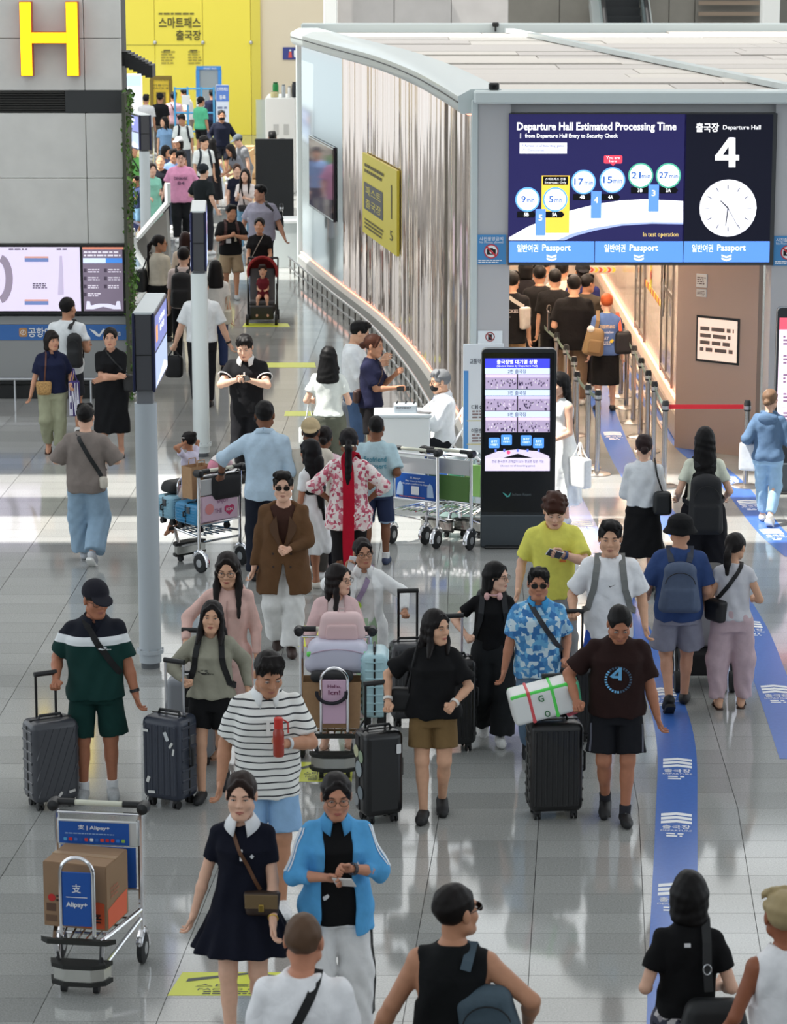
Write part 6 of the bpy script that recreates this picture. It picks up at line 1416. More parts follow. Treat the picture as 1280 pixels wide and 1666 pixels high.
board('light_panel', 'bright white lit panel at the far left beyond the crowd', 'sign', 200, 120, 232, 192, 80, (236, 242, 252), None, .9, lambda q: (q.rect('blue_print', 204, 122, 230, 140, E((170, 196, 236), .9), .004), q.rect('blue_print', 204, 196, 232, 206, E((120, 160, 220), .8), .004)))
board('notice_board', 'yellow notice board with dark frame beyond the crowd', 'sign', 244, 124, 281, 205, 79, (226, 196, 60), (110, 92, 30), 0, lambda q: (q.text('스마트패스', 252, 129, 274, 132, KD), q.text('이용안내', 249, 137, 277, 140.5, KD, bold=.02), q.text('FACE ID', 249, 142, 277, 145, KD, bold=.02), q.rect('dark_window', 254, 150, 270, 185, M((90, 76, 40), .4), .004)))
board('gate_frame', 'blue framed grey gate panel in front of the yellow wall', 'gate', 319, 108, 361, 215, 80, (150, 160, 166), (64, 140, 214), 0, lambda q: q.text('SMART PASS', 331, 110, 352, 113, WHITE))
board('standing_sign', 'blue and white standing sign beside the masked man', 'sign', 351, 138, 373, 245, 73, (214, 222, 236), None, 0, lambda q: (q.rect('blue_print', 351.5, 138.5, 372.5, 165, M((92, 128, 200), .5), .003), q.text('스마트패스', 353, 142, 371, 148, WHITE, .006, .02), q.text('등록', 357, 155, 367, 162, WHITE, .006, .02), q.dashes(354, 172, 370, 205, 5, M((120, 130, 160), .5), .004)))
fr_ = thing('tube_frame', 'light blue tube frame with white holders by the gate panel', 'frame', (AT(303, 200, 76).x, 76, 0)); bt = M((80, 168, 220), .4)
for x in (-.30, 0.05, .42, .76): b = MB(); b.tube([(x, 0, 0), (x, 0, 1.9)], .028, 8); b.build('post', bt, fr_)
for z in (.7, 1.2, 1.85): b = MB(); b.tube([(-.3, 0, z), (.76, 0, z)], .025, 8); b.build('bar', bt, fr_)
for x, z in ((.0, 1.55), (.4, 1.5)): b = MB(); b.box((x, -.05, z), (.22, .05, .26), bev=.01); b.build('holder', WHITEP, fr_)
def carton(label, px, py, D, w, d, h, z=0, rz=0, open_=False, col=(196, 164, 122)):
 p = AT(px, py, D); r = thing('cardboard_box', label, 'box', (p.x, D, z), rz, 'cartons by the far counter'); m = M(col, .8, noise=.05); t = .012
 for (cx_, cy_, ww, dd) in ((0, -d/2, w, t), (0, d/2, w, t), (-w/2, 0, t, d), (w/2, 0, t, d)): b = MB(); b.box((cx_, cy_, h/2), (ww+t*(dd == t), dd+t*(ww == t)*0, h)); b.build('side', m, r)
 b = MB(); b.box((0, 0, t/2), (w, d, t)); b.build('bottom', m, r)
 for sx in (-1, 1):
  b = MB(); a = .55 if open_ else 0; b.box((sx*(w/4 if not open_ else w/2+w*.2), 0, h+(.002 if not open_ else .10*(-1 if sx > 0 else 1))), (w/2-.004, d, .008), rot=Matrix.Rotation(a*(1 if sx > 0 else -1), 3, 'Y')); b.build('flap', m, r)
 f = Face2D((-.02, -d/2-.007, h*.6), (1, 0, 0), (0, 0, 1), r); f.rect('label', 0, 0, w*.3, h*.3, WHITE, .002); return r
cl_ = carton('brown carton at the bottom of the left stack near the far counter', 397, 230, 64.5, .50, .5, .62); carton('brown carton on top of the left stack near the far counter', 397, 200, 64.5, .46, .46, .56, .645)
carton('open brown carton with flaps beside the carton stack, lower one', 424, 232, 64.0, .36, .45, .50, 0, 0, True); carton('open brown carton on top of the open one', 424, 205, 64.0, .32, .40, .40, .655, 0, True)
# far white counter with things on it
pc_ = AT(457, 250, 66); fc = thing('counter', 'tall white glass fronted counter at the far end of the curved wall', 'counter', (pc_.x, 66.5, 0))
rbox('body', (0, 0, 1.12), (.70, 1.6, 2.24), M((240, 240, 236), .4), fc, .02); b = MB(); b.box((-.42, -.75, 1.2), (.30, .03, 2.0)); b.build('glass_screen', M((205, 218, 214), .1, alpha=.55), fc); b = MB(); b.tube([(-.6, -.8, 1.25), (-.1, -.85, 1.2)], .02, 6); b.build('arm', DK, fc)
for x in (-.1, .14): f = Face2D((x, -.806, 1.5), (1, 0, 0), (0, 0, 1), fc); f.rect('grille', 0, 0, .12, .25, M((200, 200, 196), .5), .003)
zt = 2.245
for lab, nm, x, w, h, c_ in (('green bottle box on the far white counter', 'green_box', -.12, .14, .34, (20, 130, 60)), ('small pale pot on the far white counter', 'pot', -.14, .18, .14, (210, 200, 150)), ('silver flask on the far white counter', 'flask', .08, .09, .3, (180, 186, 190)), ('white flask on the far white counter', 'flask', .22, .09, .26, (236, 236, 232)), ('black canister on the far white counter', 'canister', .34, .14, .36, (36, 38, 42))):
 t_ = thing(nm, lab, 'container', (pc_.x+x, 65.85+(.25 if nm == 'green_box' else 0), zt)); b = MB(); b.lathe([(w/2*.9, 0), (w/2, .02), (w/2, h*.8), (w/2*.8, h*.9)], n=14); b.build('body', M(c_, .4), t_, True); b = MB(); b.lathe([(w/2*.8, h*.9), (w/2*.8, h), (0, h)], n=14); b.build('lid', M(tuple(int(v*.7) for v in c_), .4), t_)
board('partition_board', 'tall black partition board in front of the far counter', 'board', 415, 226, 478, 372, 55.5, (38, 41, 43), None, 0, None, .08)
pl_ = AT(470, 400, 51.2); pw = thing('low_wall_box', 'low white and grey box against the end of the curved wall', 'box', (pl_.x+.02, 51.6, 0)); rbox('body', (0, 0, .42), (.62, .7, .84), M((196, 204, 204), .5), pw, .01); rbox('cap', (0, 0, .86), (.66, .74, .06), M((226, 230, 230), .4), pw, .01)
bp0, bp1 = AT(455, 352, 52.4), AT(478, 352, 52.4)
stanchion(Vector((bp0.x, 53.2, 0)), 'white belt post by the black partition board')
# the slanted check-in desk left of the crowd
dk2 = thing('check_in_desk', 'white framed slanted self service desk left of the crowd', 'desk', (AT(255, 400, 50).x, 50, 0)); fm = M((222, 226, 226), .4)
dx = lambda p: AT(p, 400, 50).x-AT(255, 400, 50).x; dz = lambda q_: AT(255, q_, 50).z
b = MB(); th_ = .10
for a, e in (((219, 405), (243, 452)), ((215, 372), (219, 405)), ((226, 385), (274, 330)), ((274, 330), (274, 298))):
 b = MB(); x0_, z0_, x1_, z1_ = dx(a[0]), max(dz(a[1]), .05), dx(e[0]), max(dz(e[1]), .05); b.tube([(x0_, 0, z0_), (x1_, 0, z1_)], .06, 6); b.build('frame', fm, dk2)
b = MB(); b.prism([(dx(222), dz(395)), (dx(270), dz(345)), (dx(274), dz(430)), (dx(246), .0), (dx(232), 0)], .6, (0, .7, 0), (1, 0, 0), (0, 0, 1)); b.build('body', M((120, 118, 114), .5), dk2)
b = MB(); b.prism([(dx(226), dz(386)), (dx(270), dz(338)), (dx(266), dz(332)), (dx(224), dz(380))], .6, (0, .72, 0), (1, 0, 0), (0, 0, 1)); b.build('worktop', M((150, 134, 126), .4), dk2)
b = MB(); b.box((dx(214), .2, dz(372)), (.2, .3, .22), rot=Matrix.Rotation(.5, 3, 'Y')); b.build('screen', M((50, 56, 92), .3), dk2)
# ================================================================== people
def hd(px, py, H): g = G(px, py, H*1.005); return (g.x, g.y)
def pf(px, fy, hy):
 g = G(px, fy); return (g.x, g.y), AT(px, hy, g.y).z/1.005
def zmat(stops, rough=.85, nz=.06):
 """cloth in bands of height (metres above the floor)"""
 m = bpy.data.materials.new('bands'); m.use_nodes = True; nt = m.node_tree; b = nt.nodes['Principled BSDF']; tc = nt.nodes.new('ShaderNodeTexCoord'); sp = nt.nodes.new('ShaderNodeSeparateXYZ'); nt.links.new(tc.outputs['Object'], sp.inputs[0])
 d = nt.nodes.new('ShaderNodeMath'); d.operation = 'DIVIDE'; d.inputs[1].default_value = 2.0; nt.links.new(sp.outputs['Z'], d.inputs[0]); r = nt.nodes.new('ShaderNodeValToRGB'); r.color_ramp.interpolation = 'CONSTANT'; nt.links.new(d.outputs[0], r.inputs[0])
 el = r.color_ramp.elements
 while len(el) < len(stops): el.new(.5)
 for e_, (z, c) in zip(el, stops): e_.position = z/2.0; e_.color = (*lin(c), 1)
 nt.links.new(r.outputs[0], b.inputs['Base Color']); b.inputs['Roughness'].default_value = rough; b.inputs['Specular IOR Level'].default_value = .25; return m
def stripemat(base, line, period, frac):
 m = bpy.data.materials.new('stripes'); m.use_nodes = True; nt = m.node_tree; b = nt.nodes['Principled BSDF']; tc = nt.nodes.new('ShaderNodeTexCoord'); sp = nt.nodes.new('ShaderNodeSeparateXYZ'); nt.links.new(tc.outputs['Object'], sp.inputs[0])
 d = nt.nodes.new('ShaderNodeMath'); d.operation = 'DIVIDE'; d.inputs[1].default_value = period; nt.links.new(sp.outputs['Z'], d.inputs[0]); f = nt.nodes.new('ShaderNodeMath'); f.operation = 'FRACT'; nt.links.new(d.outputs[0], f.inputs[0])
 g = nt.nodes.new('ShaderNodeMath'); g.operation = 'LESS_THAN'; g.inputs[1].default_value = frac; nt.links.new(f.outputs[0], g.inputs[0]); x = nt.nodes.new('ShaderNodeMix'); x.data_type = 'RGBA'; nt.links.new(g.outputs[0], x.inputs[0]); x.inputs[6].default_value = (*lin(base), 1); x.inputs[7].default_value = (*lin(line), 1)
 nt.links.new(x.outputs[2], b.inputs['Base Color']); b.inputs['Roughness'].default_value = .9; b.inputs['Specular IOR Level'].default_value = .2; return m
def patchmat(cols, scale, kind='voronoi', metric=None, pos=None):
 m = bpy.data.materials.new('pattern'); m.use_nodes = True; nt = m.node_tree; b = nt.nodes['Principled BSDF']; tc = nt.nodes.new('ShaderNodeTexCoord'); r = nt.nodes.new('ShaderNodeValToRGB'); r.color_ramp.interpolation = 'CONSTANT'
 if kind == 'voronoi':
  v = nt.nodes.new('ShaderNodeTexVoronoi'); v.inputs['Scale'].default_value = scale; v.distance = 'CHEBYCHEV'; nt.links.new(tc.outputs['Object'], v.inputs['Vector']); s_ = nt.nodes.new('ShaderNodeSeparateColor'); nt.links.new(v.outputs['Color'], s_.inputs[0]); nt.links.new(s_.outputs[0], r.inputs[0])
 else:
  v = nt.nodes.new('ShaderNodeTexNoise'); v.inputs['Scale'].default_value = scale; v.inputs['Detail'].default_value = 2; nt.links.new(tc.outputs['Object'], v.inputs['Vector']); nt.links.new(v.outputs['Fac'], r.inputs[0])
 el = r.color_ramp.elements
 while len(el) < len(cols): el.new(.5)
 for i, (e_, c) in enumerate(zip(el, cols)): e_.position = (pos[i] if pos else i/len(cols)); e_.color = (*lin(c), 1)
 nt.links.new(r.outputs[0], b.inputs['Base Color']); b.inputs['Roughness'].default_value = .85; b.inputs['Specular IOR Level'].default_value = .25; return m
def watch(P_, sd, col=(30, 30, 34)):
 S, E_, Wr, d = P_.arms[sd]; b = P_.mb(); c = Wr-d*.03; a = unit(np.cross(d, (0, 0, 1)) if abs(d[2]) < .9 else np.cross(d, (0, 1, 0))); e2 = np.cross(d, a)
 b.ribbon([Vector(c+(a*math.cos(t)+e2*math.sin(t))*.033) for t in np.linspace(0, 2*PI, 15)[:-1]], [Vector(a*math.cos(t)+e2*math.sin(t)) for t in np.linspace(0, 2*PI, 15)[:-1]], .024, .006, True); b.build('watch', M(col, .4), P_.root)
def umbro(P_, x, z, w, col, bg_):
 d = [(-.5, 0), (0, .5), (.5, 0), (0, -.5)]; P_.mark(d, x, z, w, w*.42, col); P_.mark(d, x, z, w*.72, w*.28, bg_, 1, .0125); P_.mark(d, x, z, w*.42, w*.16, col, 1, .014); P_.text('umbro', x, z-w*.36, w*.9, w*.17, col)
def limb_stripes(P_, a, b_, dirv, col, obj, n=3, gap=.022, w=.012, name='stripe'):
 a, b_ = np.array(a), np.array(b_); ax = unit(b_-a); nv = unit(np.array(dirv)-ax*(ax@np.array(dirv))); sv = np.cross(ax, nv); me = obj.data; bv = BVHTree.FromPolygons([v.co for v in me.vertices], [tuple(q.vertices) for q in me.polygons])
 for k in range(n):
  o = (k-(n-1)/2)*gap; pts = []
  for t in np.linspace(0, 1, 8):
   q = a+(b_-a)*t+sv*o; h = bv.ray_cast(Vector(q+nv*.25)*P_.u, Vector(-nv), .26*P_.u)[0]
   if h is not None: pts.append(Vector(np.array(h)/P_.u+nv*.002))
  if len(pts) > 1: m = P_.mb(); m.ribbon(pts, [Vector(nv)]*len(pts), w, .003); m.build(name, M(col, .7), obj)

# ------------------------------------------------------------------ the front rows
p = Person('man with shaved grey hair seen from behind in a white t-shirt with a black strap', hd(492, 1477, 1.77), 1.77, 178, 'm', 1.12, (196, 136, 108), 'shaved', (92, 70, 54), top=dict(c=(240, 240, 242), off=.028, sr=.026, flare=.03), bottom=dict(c=(60, 64, 74)), head=(-8, 0, 0))
strap_only(p, 'black bag strap over the white t-shirt of the shaved man', 1, (20, 20, 22), .045)
p = Person('man in a black sleeveless top seen from behind looking right', hd(738, 1430, 1.76), 1.76, 172, 'm', 1.1, 'tan', 'crop', top=dict(c=(16, 18, 20), sleeve='none', off=.022), bottom=dict(c=(40, 42, 46), kind='shorts'), head=(-42, 4, 0), glasses='sun', R=(.36, .10, 1.02), L=(-.46, .06, .80), Rp=(1, -.6, -.3))
backpack(p, 'slate blue backpack hanging off the right shoulder of the man in black sleeveless top', (66, 84, 96), (.30, .14, .42), .14, kind='box', straps=1, xoff=.20, tilt=-14)
b = p.mb(); c_ = Vector(p.front(.20, .14, -1, .19)); b.box(c_+Vector((-.02, 0, .05)), (.05, .006, .06), bev=.01); b.build('leather_patch', M((166, 96, 50), .6), bpy.data.objects['backpack'])
p = Person('woman with a black bob seen from behind in a black t-shirt', hd(1122, 1410, 1.62), 1.62, 180, 'f', 1.0, 'fair', 'bob', (20, 18, 18), top=dict(c=(14, 14, 16), off=.026, sr=.018, hem=.03), bottom=dict(mat=patchmat([(40, 40, 52), (150, 146, 150), (70, 70, 84), (206, 202, 202)], 26), kind='shorts', waist=.11, add=.02), R=(.20, .16, 1.02), L=(-.20, .16, 1.02))
p.mark([(-.5, -.5), (.5, -.5), (.5, .5), (-.5, .5)], 0, .475, .035, .022, (214, 214, 216), -1)
q = bag_root(p, 'shoulder_bag', 'big black slouchy bag on the right shoulder of the woman with the black bob', 'bag'); hg = (22, 24, 26)
soft_box('bag_body', p.t(.13, -.22, .02), np.array((.19, .085, .17)), M(hg, .5, noise=.06), q, p.T[1], .07, .20, p.u, .011)
pts = [p.t(.08, .02, .60), p.t(.088, -.05, .585), p.t(.09, -.125, .48), p.t(.09, -.16, .36), p.t(.10, -.19, .22)]; b = p.mb(); b.ribbon([Vector(v) for v in pts], [(0, 0, 1), (0, -.5, 1), (0, -1, .2), (0, -1, 0), (0, -1, 0)], .05, .008); b.build('strap', M(hg, .5), q)
b = p.mb(); b.tube([Vector(p.t(.09+.022*math.cos(a), -.175, .34+.03*math.sin(a))) for a in np.linspace(0, 2*PI, 13)[:-1]], .005, 6, True); b.build('ring', STEEL, q, True)
p = Person('person with ash blond hair in a white tank top at the right edge', hd(1276, 1441, 1.70), 1.70, 190, 'f', 1.02, (150, 92, 66), 'short', (168, 150, 112), top=dict(c=(236, 236, 238), sleeve='none', off=.024), bottom=dict(c=(40, 48, 70)), L=(-.30, .10, .88), mask=(240, 240, 240), detail=True)
p = Person('woman in a navy polo dress with white collar walking in the front', hd(393, 1245, 1.66), 1.66, -4, 'f', 1.0, 'fair', 'pony', (40, 28, 24), top=dict(c=(14, 17, 32), off=.014, sleeve='short', sr=.010, skirt=(.63, .31, .25, 13), collar=((236, 238, 240), 'open'), neck='v', name='dress', fold=.003), legs='walkR', stride=.14, shoe='sneaker2', sc=(236, 236, 236), head=(0, -4, 0), R=(.30, .02, .84), L=(-.20, .17, .86), hand=('relax', 'relax'))
p.mark([(-.5, -.5), (.5, -.5), (.35, .5), (-.35, .5)], -.02, .40, .022, .075, (236, 238, 240)); p.mark([(-.5, 0), (0, .5), (.5, 0), (0, -.5)], -.085, .37, .026, .034, (220, 222, 226)); p.mark([(-.5, 0), (0, .5), (.5, 0), (0, -.5)], -.085, .37, .013, .018, (14, 17, 32), 1, .010)
cross_bag(p, 'brown leather flap bag at the hip of the woman in the navy dress', 1, (.21, .07, .15), (52, 38, 30), (-.13, 1, .06), .022, sc=(96, 62, 38), flap=(112, 92, 62))
b = p.mb(); S, E_, Wr, d = p.arms[-1]; b.tube([Vector(Wr-d*.02+np.array([.03*math.cos(a), .03*math.sin(a)*.6, .03*math.sin(a)])) for a in np.linspace(0, 2*PI, 13)[:-1]], .004, 5, True); b.build('bracelet', M((214, 180, 80), .3, .9), p.root)
p = Person('young woman with glasses in a light blue track jacket checking her phone', hd(546, 1247, 1.64), 1.64, 6, 'f', 1.14, (196, 138, 110), 'tied', (30, 26, 26), top=dict(c=(14, 14, 16), off=.024, hem=-.10, name='shirt', fold=.003, sleeve='none'), outer=dict(c=(88, 164, 218), off=.040, sleeve='three', sr=.030, hem=-.16, open=(.115, .075, None), name='jacket', flare=.02, collar=((88, 164, 218), 'open')), bottom=dict(c=(228, 228, 228), cut='wide'), glasses='thin', R=(.07, .28, 1.17), L=(-.055, .30, 1.23), hand=('phone', 'phone'), head=(0, -8, 0), Rp=(1, -.5, -.5), Lp=(-1, -.5, -.5))
for sd in (1, -1):
 S, E_, Wr, d = p.arms[sd]; limb_stripes(p, S, E_, (sd, .35, .5), (236, 240, 244), p.topo); K, A = p.leg[sd][1], p.leg[sd][2]; limb_stripes(p, p.leg[sd][0]+np.array([0, 0, -.06]), A, (sd, .35, 0), (20, 20, 22), p.legwear)
p.mark([(-.5, -.5), (.5, -.5), (.0, .6)], -.13, .33, .03, .03, (236, 240, 244), 1, .045); watch(p, -1, (40, 40, 50))
phone(p, 'pale phone held by the young woman in the light blue track jacket', 1, (214, 210, 206), (0, .05, .0))
p = Person('man in a white polo with thin dark stripes carrying a red bottle', hd(432, 1042, 1.78), 1.78, 8, 'm', 1.12, 'tan', 'short', top=dict(mat=stripemat((232, 232, 228), (62, 64, 68), .044, .22), off=.030, sr=.026, sleeve='half', hem=-.13, collar=((236, 238, 238), 'open'), neck='v', flare=.015), bottom=dict(c=(142, 178, 214), kind='shorts', len=.92, r=.115), head=(10, -24, 0), R=(.30, .02, .86), L=(-.09, .30, 1.18), hand=('relax', 'grip'), legs='walkL', stride=.15, Lp=(-1, -.6, -.5))
watch(p, -1, (200, 204, 208)); p.mark([(-.5, -.5), (.5, -.5), (.35, .5), (-.35, .5)], -.01, .40, .03, .10, (232, 232, 228))
bt = bag_root(p, 'water_bottle', 'red translucent bottle in the hand of the man in striped polo', 'bottle'); c_ = Vector(p.side[-1]['c'])*p.u
b = MB(); b.lathe([(.030, -.10), (.036, -.09), (.036, .06), (.026, .085), (.026, .09)], c_, 16); b.build('flask', M((160, 58, 44), .2), bt, True); b = MB(); b.lathe([(.029, .085), (.029, .15), (.024, .155), (0, .156)], c_, 16); b.build('cap', M((196, 48, 36), .4), bt, True); b = MB(); b.tube([c_+Vector((-.03, 0, .14)), c_+Vector((-.06, 0, .12)), c_+Vector((-.062, 0, .05))], .006, 6); b.build('loop', M((196, 48, 36), .4), bt)
at_, H_ = pf(160, 1297, 938)
p = Person('smiling man in a navy cap and dark green sports set pulling a grey suitcase', at_, H_, 4, 'm', 1.16, (178, 118, 90), 'crop', (40, 36, 34), top=dict(mat=zmat([(0, (16, 54, 50)), (1.185, (228, 232, 234)), (1.245, (22, 25, 36))]), off=.036, sr=.034, sleeve='half', hem=-.08, flare=.01, collar=((24, 27, 38), 'polo')), bottom=dict(c=(14, 50, 46), kind='shorts', len=.93, r=.118), glasses='thin', hat=('cap', (32, 32, 40)), sock=(232, 234, 236), shoe='sneaker', sc=(168, 172, 174), head=(24, -8, 0), R=(.30, .12, .99), L=(-.31, .05, .84), hand=('grip_down', 'relax'))
umbro(p, -.10, .36, .07, (226, 230, 232), (22, 25, 36)); strap_only(p, 'black crossbody strap on the man in the green sports set', 1, (14, 14, 16), .05, .20, .12); watch(p, -1, (26, 26, 28)); H8 = p
at_, H_ = pf(347, 1292, 969)
p = Person('smiling woman in an olive grey sweatshirt and black shorts pulling a dark blue suitcase', at_, H_, -6, 'f', 1.06, 'east', 'shoulder', (26, 22, 22), top=dict(c=(152, 150, 134), off=.034, sr=.034, sleeve='long', hem=.0, cuff=.5, flare=.01), bottom=dict(c=(20, 20, 22), kind='shorts', len=.66, r=.112, add=.01), shoe='sneaker', sc=(26, 26, 28), head=(6, 2, -4), R=(.20, .20, 1.07), L=(-.30, -.08, .94), hand=('grip_down', 'relax'), legs='walkR', stride=.18, Rp=(1, -.3, -.6))
umbro(p, 0, .27, .10, (34, 34, 32), (152, 150, 134)); backpack(p, 'black backpack with straps worn by the woman in the olive sweatshirt', (22, 22, 24), (.26, .12, .36), .25)
p = Person('woman in a pale pink zip hoodie with very long black hair looking down', hd(371, 889, 1.64), 1.64, -4, 'f', .94, 'east', 'longfront', (30, 24, 22), top=dict(c=(222, 184, 174), off=.022, sr=.020, sleeve='long', hem=-.04, hood=True), bottom=dict(c=(226, 190, 182), cut='wide'), glasses='thin', head=(0, -14, 0), R=(.33, .20, 1.02), L=(-.24, .10, .88), hand=('grip_down', 'relax'), shoe='sandal', sc=(200, 170, 150), Rp=(1, -.4, -.5))
b = p.mb(); b.ribbon([Vector(p.front(0, z, 1, .006)) for z in np.linspace(.44, 0, 10)], [(0, 1, 0)]*10, .008, .003); b.build('zip', M((176, 140, 132), .5), p.topo)
at_, H_ = pf(463, 1060, 761)
p = Person('man in sunglasses, brown double breasted blazer and wide white trousers', at_, H_, 0, 'm', .98, 'fair', 'up', (24, 20, 18), top=dict(c=(66, 42, 34), off=.008, hem=-.06, fold=.002, sleeve='none'), outer=dict(c=(98, 70, 46), off=.044, sr=.030, sleeve='long', hem=-.30, open=(.055, .115, .14), name='blazer', flare=.05), bottom=dict(c=(226, 226, 224), cut='wide'), glasses='sun', shoe='sneaker', sc=(52, 34, 28), R=(.28, .04, .83), L=(-.05, .24, 1.05), hand=('relax', 'fist'), legs='walkL', stride=.13, Lp=(-1, -.5, -.4))
for x in (.085, -.085):
 for z in (.10, -.02): p.mark(circ(.5, 10), x*(1 if z > 0 else .95), z, .022, .022, (48, 32, 22), 1, .006, 'button')
for sd in (1, -1): b = p.mb(); b.add([Vector(p.front(sd*x, z, 1, .012)) for x, z in ((.062, .45), (.125, .36), (.12, .30), (.02, .13))], [(0, 1, 2, 3)] if sd < 0 else [(3, 2, 1, 0)]); o = b.build('lapel', M((86, 60, 40), .85), p.topo); o.modifiers.new('t', 'SOLIDIFY').thickness = .008
phone(p, 'white phone in the right hand of the man in the brown blazer', 1, (222, 222, 222), (0, .05, 0))
at_, H_ = pf(548, 1213, 912)
p = Person('woman with long wavy black hair in a pale pink jacket pushing a loaded trolley', at_, H_, 0, 'f', 1.0, 'fair', 'wavy', (28, 22, 22), top=dict(c=(222, 206, 204), off=.014, sleeve='none'), outer=dict(c=(222, 190, 190), off=.034, sr=.032, sleeve='long', hem=-.10, open=(.10, .07, None), name='jacket'), bottom=dict(c=(206, 196, 196), cut='straight', end=.8), glasses='thin', head=(58, -4, 0), R=(.23, .34, 1.03), L=(-.23, .34, 1.03), hand=('grip', 'grip'), shoe='sandal', sc=(222, 210, 200))
P12 = p
at_, H_ = pf(592, 1160, 870)
p = Person('woman with glasses on the phone in an open white shirt and pale green skirt trousers', at_, H_, 4, 'f', 1.06, (190, 140, 112), 'tied', (30, 24, 24), top=dict(c=(232, 232, 230), off=.014, sleeve='none'), outer=dict(c=(236, 238, 238), off=.036, sr=.034, sleeve='long', hem=-.38, open=(.15, .06, None), name='overshirt', collar=((236, 238, 238), 'open'), flare=.03), bottom=dict(c=(176, 204, 170), kind='skirt', skirt=(.16, .25, .21, 9)), glasses='thin', head=(10, -2, 6), R=(.15, .10, 1.46), L=(-.38, .26, 1.08), hand=('phone', 'grip_down'), Rp=(1, -.1, -1), Rd=(-.25, .1, 1), Lp=(-1, -.4, -.3), shoe='sneaker', sc=(40, 36, 36))
p.mark(circ(.5, 12), .03, .26, .11, .10, (170, 206, 60)); phone(p, 'white phone held to the ear of the woman in the open white shirt', 1, (230, 230, 232)); strap_only(p, 'lilac bag strap on the left shoulder of the woman in the open white shirt', -1, (150, 132, 160), .05, .17, .05); P13 = p
at_, H_ = pf(704, 1328, 985)
p = Person('woman in a black t-shirt and khaki shorts glancing right, pulling a black suitcase', at_, H_, -4, 'f', 1.10, 'east', 'shoulder', (24, 20, 20), top=dict(c=(18, 18, 20), off=.042, sr=.040, sleeve='half', hem=-.04, flare=.02), bottom=dict(c=(120, 96, 62), kind='shorts', len=.72, r=.106), head=(46, -4, 0), R=(.36, .12, 1.0), L=(-.17, .24, 1.02), hand=('grip_down', 'fist'), shoe='croc', sc=(22, 22, 24), legs='walkR', stride=.10, Rp=(1, -.5, -.3), Lp=(-1, -.5, -.5))
P14 = p; watch(p, 1, (226, 222, 216)); watch(p, -1, (226, 222, 216))
q = bag_root(p, 'shoulder_bag', 'black bag under the right arm of the woman in khaki shorts', 'bag'); soft_box('bag_body', p.t(.25, -.02, .08), np.array((.12, .07, .10)), M((20, 20, 22), .6), q, p.T[1], .05, .1, p.u, .012); pts = [p.t(.20, .03, .14), p.t(.16, .10, .42), p.t(.12, .0, .575), p.t(.18, -.10, .36), p.t(.24, -.06, .15)]; b = p.mb(); b.tube([Vector(v) for v in path(pts, 5)], .010, 6); b.build('strap', M((20, 20, 22), .6), q)
at_, H_ = pf(800, 1203, 907)
p = Person('girl with long black hair and pink headphones looking right in black cargo trousers', at_, H_, 0, 'f', 1.04, 'fair', 'long', (20, 18, 18), top=dict(c=(16, 16, 18), off=.022, sr=.018, hem=.02), bottom=dict(c=(34, 36, 38), cut='wide', add=.012), glasses='thin', head=(62, -4, 0), R=(.25, .16, 1.06), L=(-.27, .0, .9), hand=('grip_down', 'relax'), shoe='sneaker2', sc=(232, 232, 230), legs='walkL', stride=.16, Rp=(1, -.5, -.4))
P15 = p; hp_ = thing('headphones', 'pink headphones around the neck of the girl with long black hair', 'headphones', p.at, p.root.rotation_euler.z)
b = p.mb(); b.tube([Vector(p.t(.075*math.cos(a), .02+.085*math.sin(a), .565-.02*math.sin(a))) for a in np.linspace(PI*1.15, -PI*.15, 14)], .009, 6); b.build('headband', M((206, 160, 160), .5), hp_, True)
for sd in (1, -1): b = p.mb(); b.ell(Vector(p.t(sd*.06, .085, .53)), (.028, .022, .038), 12, 8); b.build('ear_cup', M((226, 176, 172), .4), hp_, True)
backpack(p, 'black backpack on the girl with pink headphones', (30, 32, 36), (.32, .20, .44), .30)
at_, H_ = pf(872, 1237, 917)
p = Person('man in sunglasses and a blue patterned polo shirt with one hand in his jeans pocket', at_, H_, 0, 'm', 1.12, (186, 128, 100), 'short', (22, 20, 20), top=dict(mat=patchmat([(86, 150, 204), (170, 206, 228), (60, 116, 176), (206, 226, 236), (110, 176, 220), (74, 134, 190)], 24), off=.030, sr=.028, sleeve='half', hem=-.12, collar=((66, 152, 210), 'open'), neck='v'), bottom=dict(c=(104, 128, 152), cut='straight'), glasses='sun', R=(.29, .05, .84), L=(-.245, .08, .95), hand=('relax', 'fist'), shoe='sneaker', sc=(30, 32, 36), legs='walkL', stride=.12)
cross_bag(p, 'dark grey crossbody bag of the man in the blue patterned polo', 1, (.16, .06, .14), (40, 42, 50), (-.23, -1, .02), .045)
p = Person('boy with a brown mop of hair in a yellow t-shirt looking at his phone', hd(902, 791, 1.74), 1.74, 0, 'm', .94, 'fair', 'curly', (62, 34, 24), top=dict(c=(226, 222, 104), off=.036, sr=.036, sleeve='half', hem=-.08), bottom=dict(c=(150, 150, 152), cut='wide'), head=(0, -26, 0), L=(-.05, .28, 1.26), R=(.30, .05, .90), hand=('relax', 'phone'), Lp=(-1, -.4, -.5), shoe='sneaker2', sc=(230, 230, 230))
phone(p, 'white phone in the hand of the boy in the yellow t-shirt', -1, (228, 228, 230)); watch(p, -1, (40, 60, 110)); p.text('Goodday', -.10, .33, .08, .04, (214, 120, 50)); p.mark([(-.5, -.5), (.5, -.5), (.3, .5), (-.5, .3)], -.10, .28, .06, .03, (224, 130, 60))
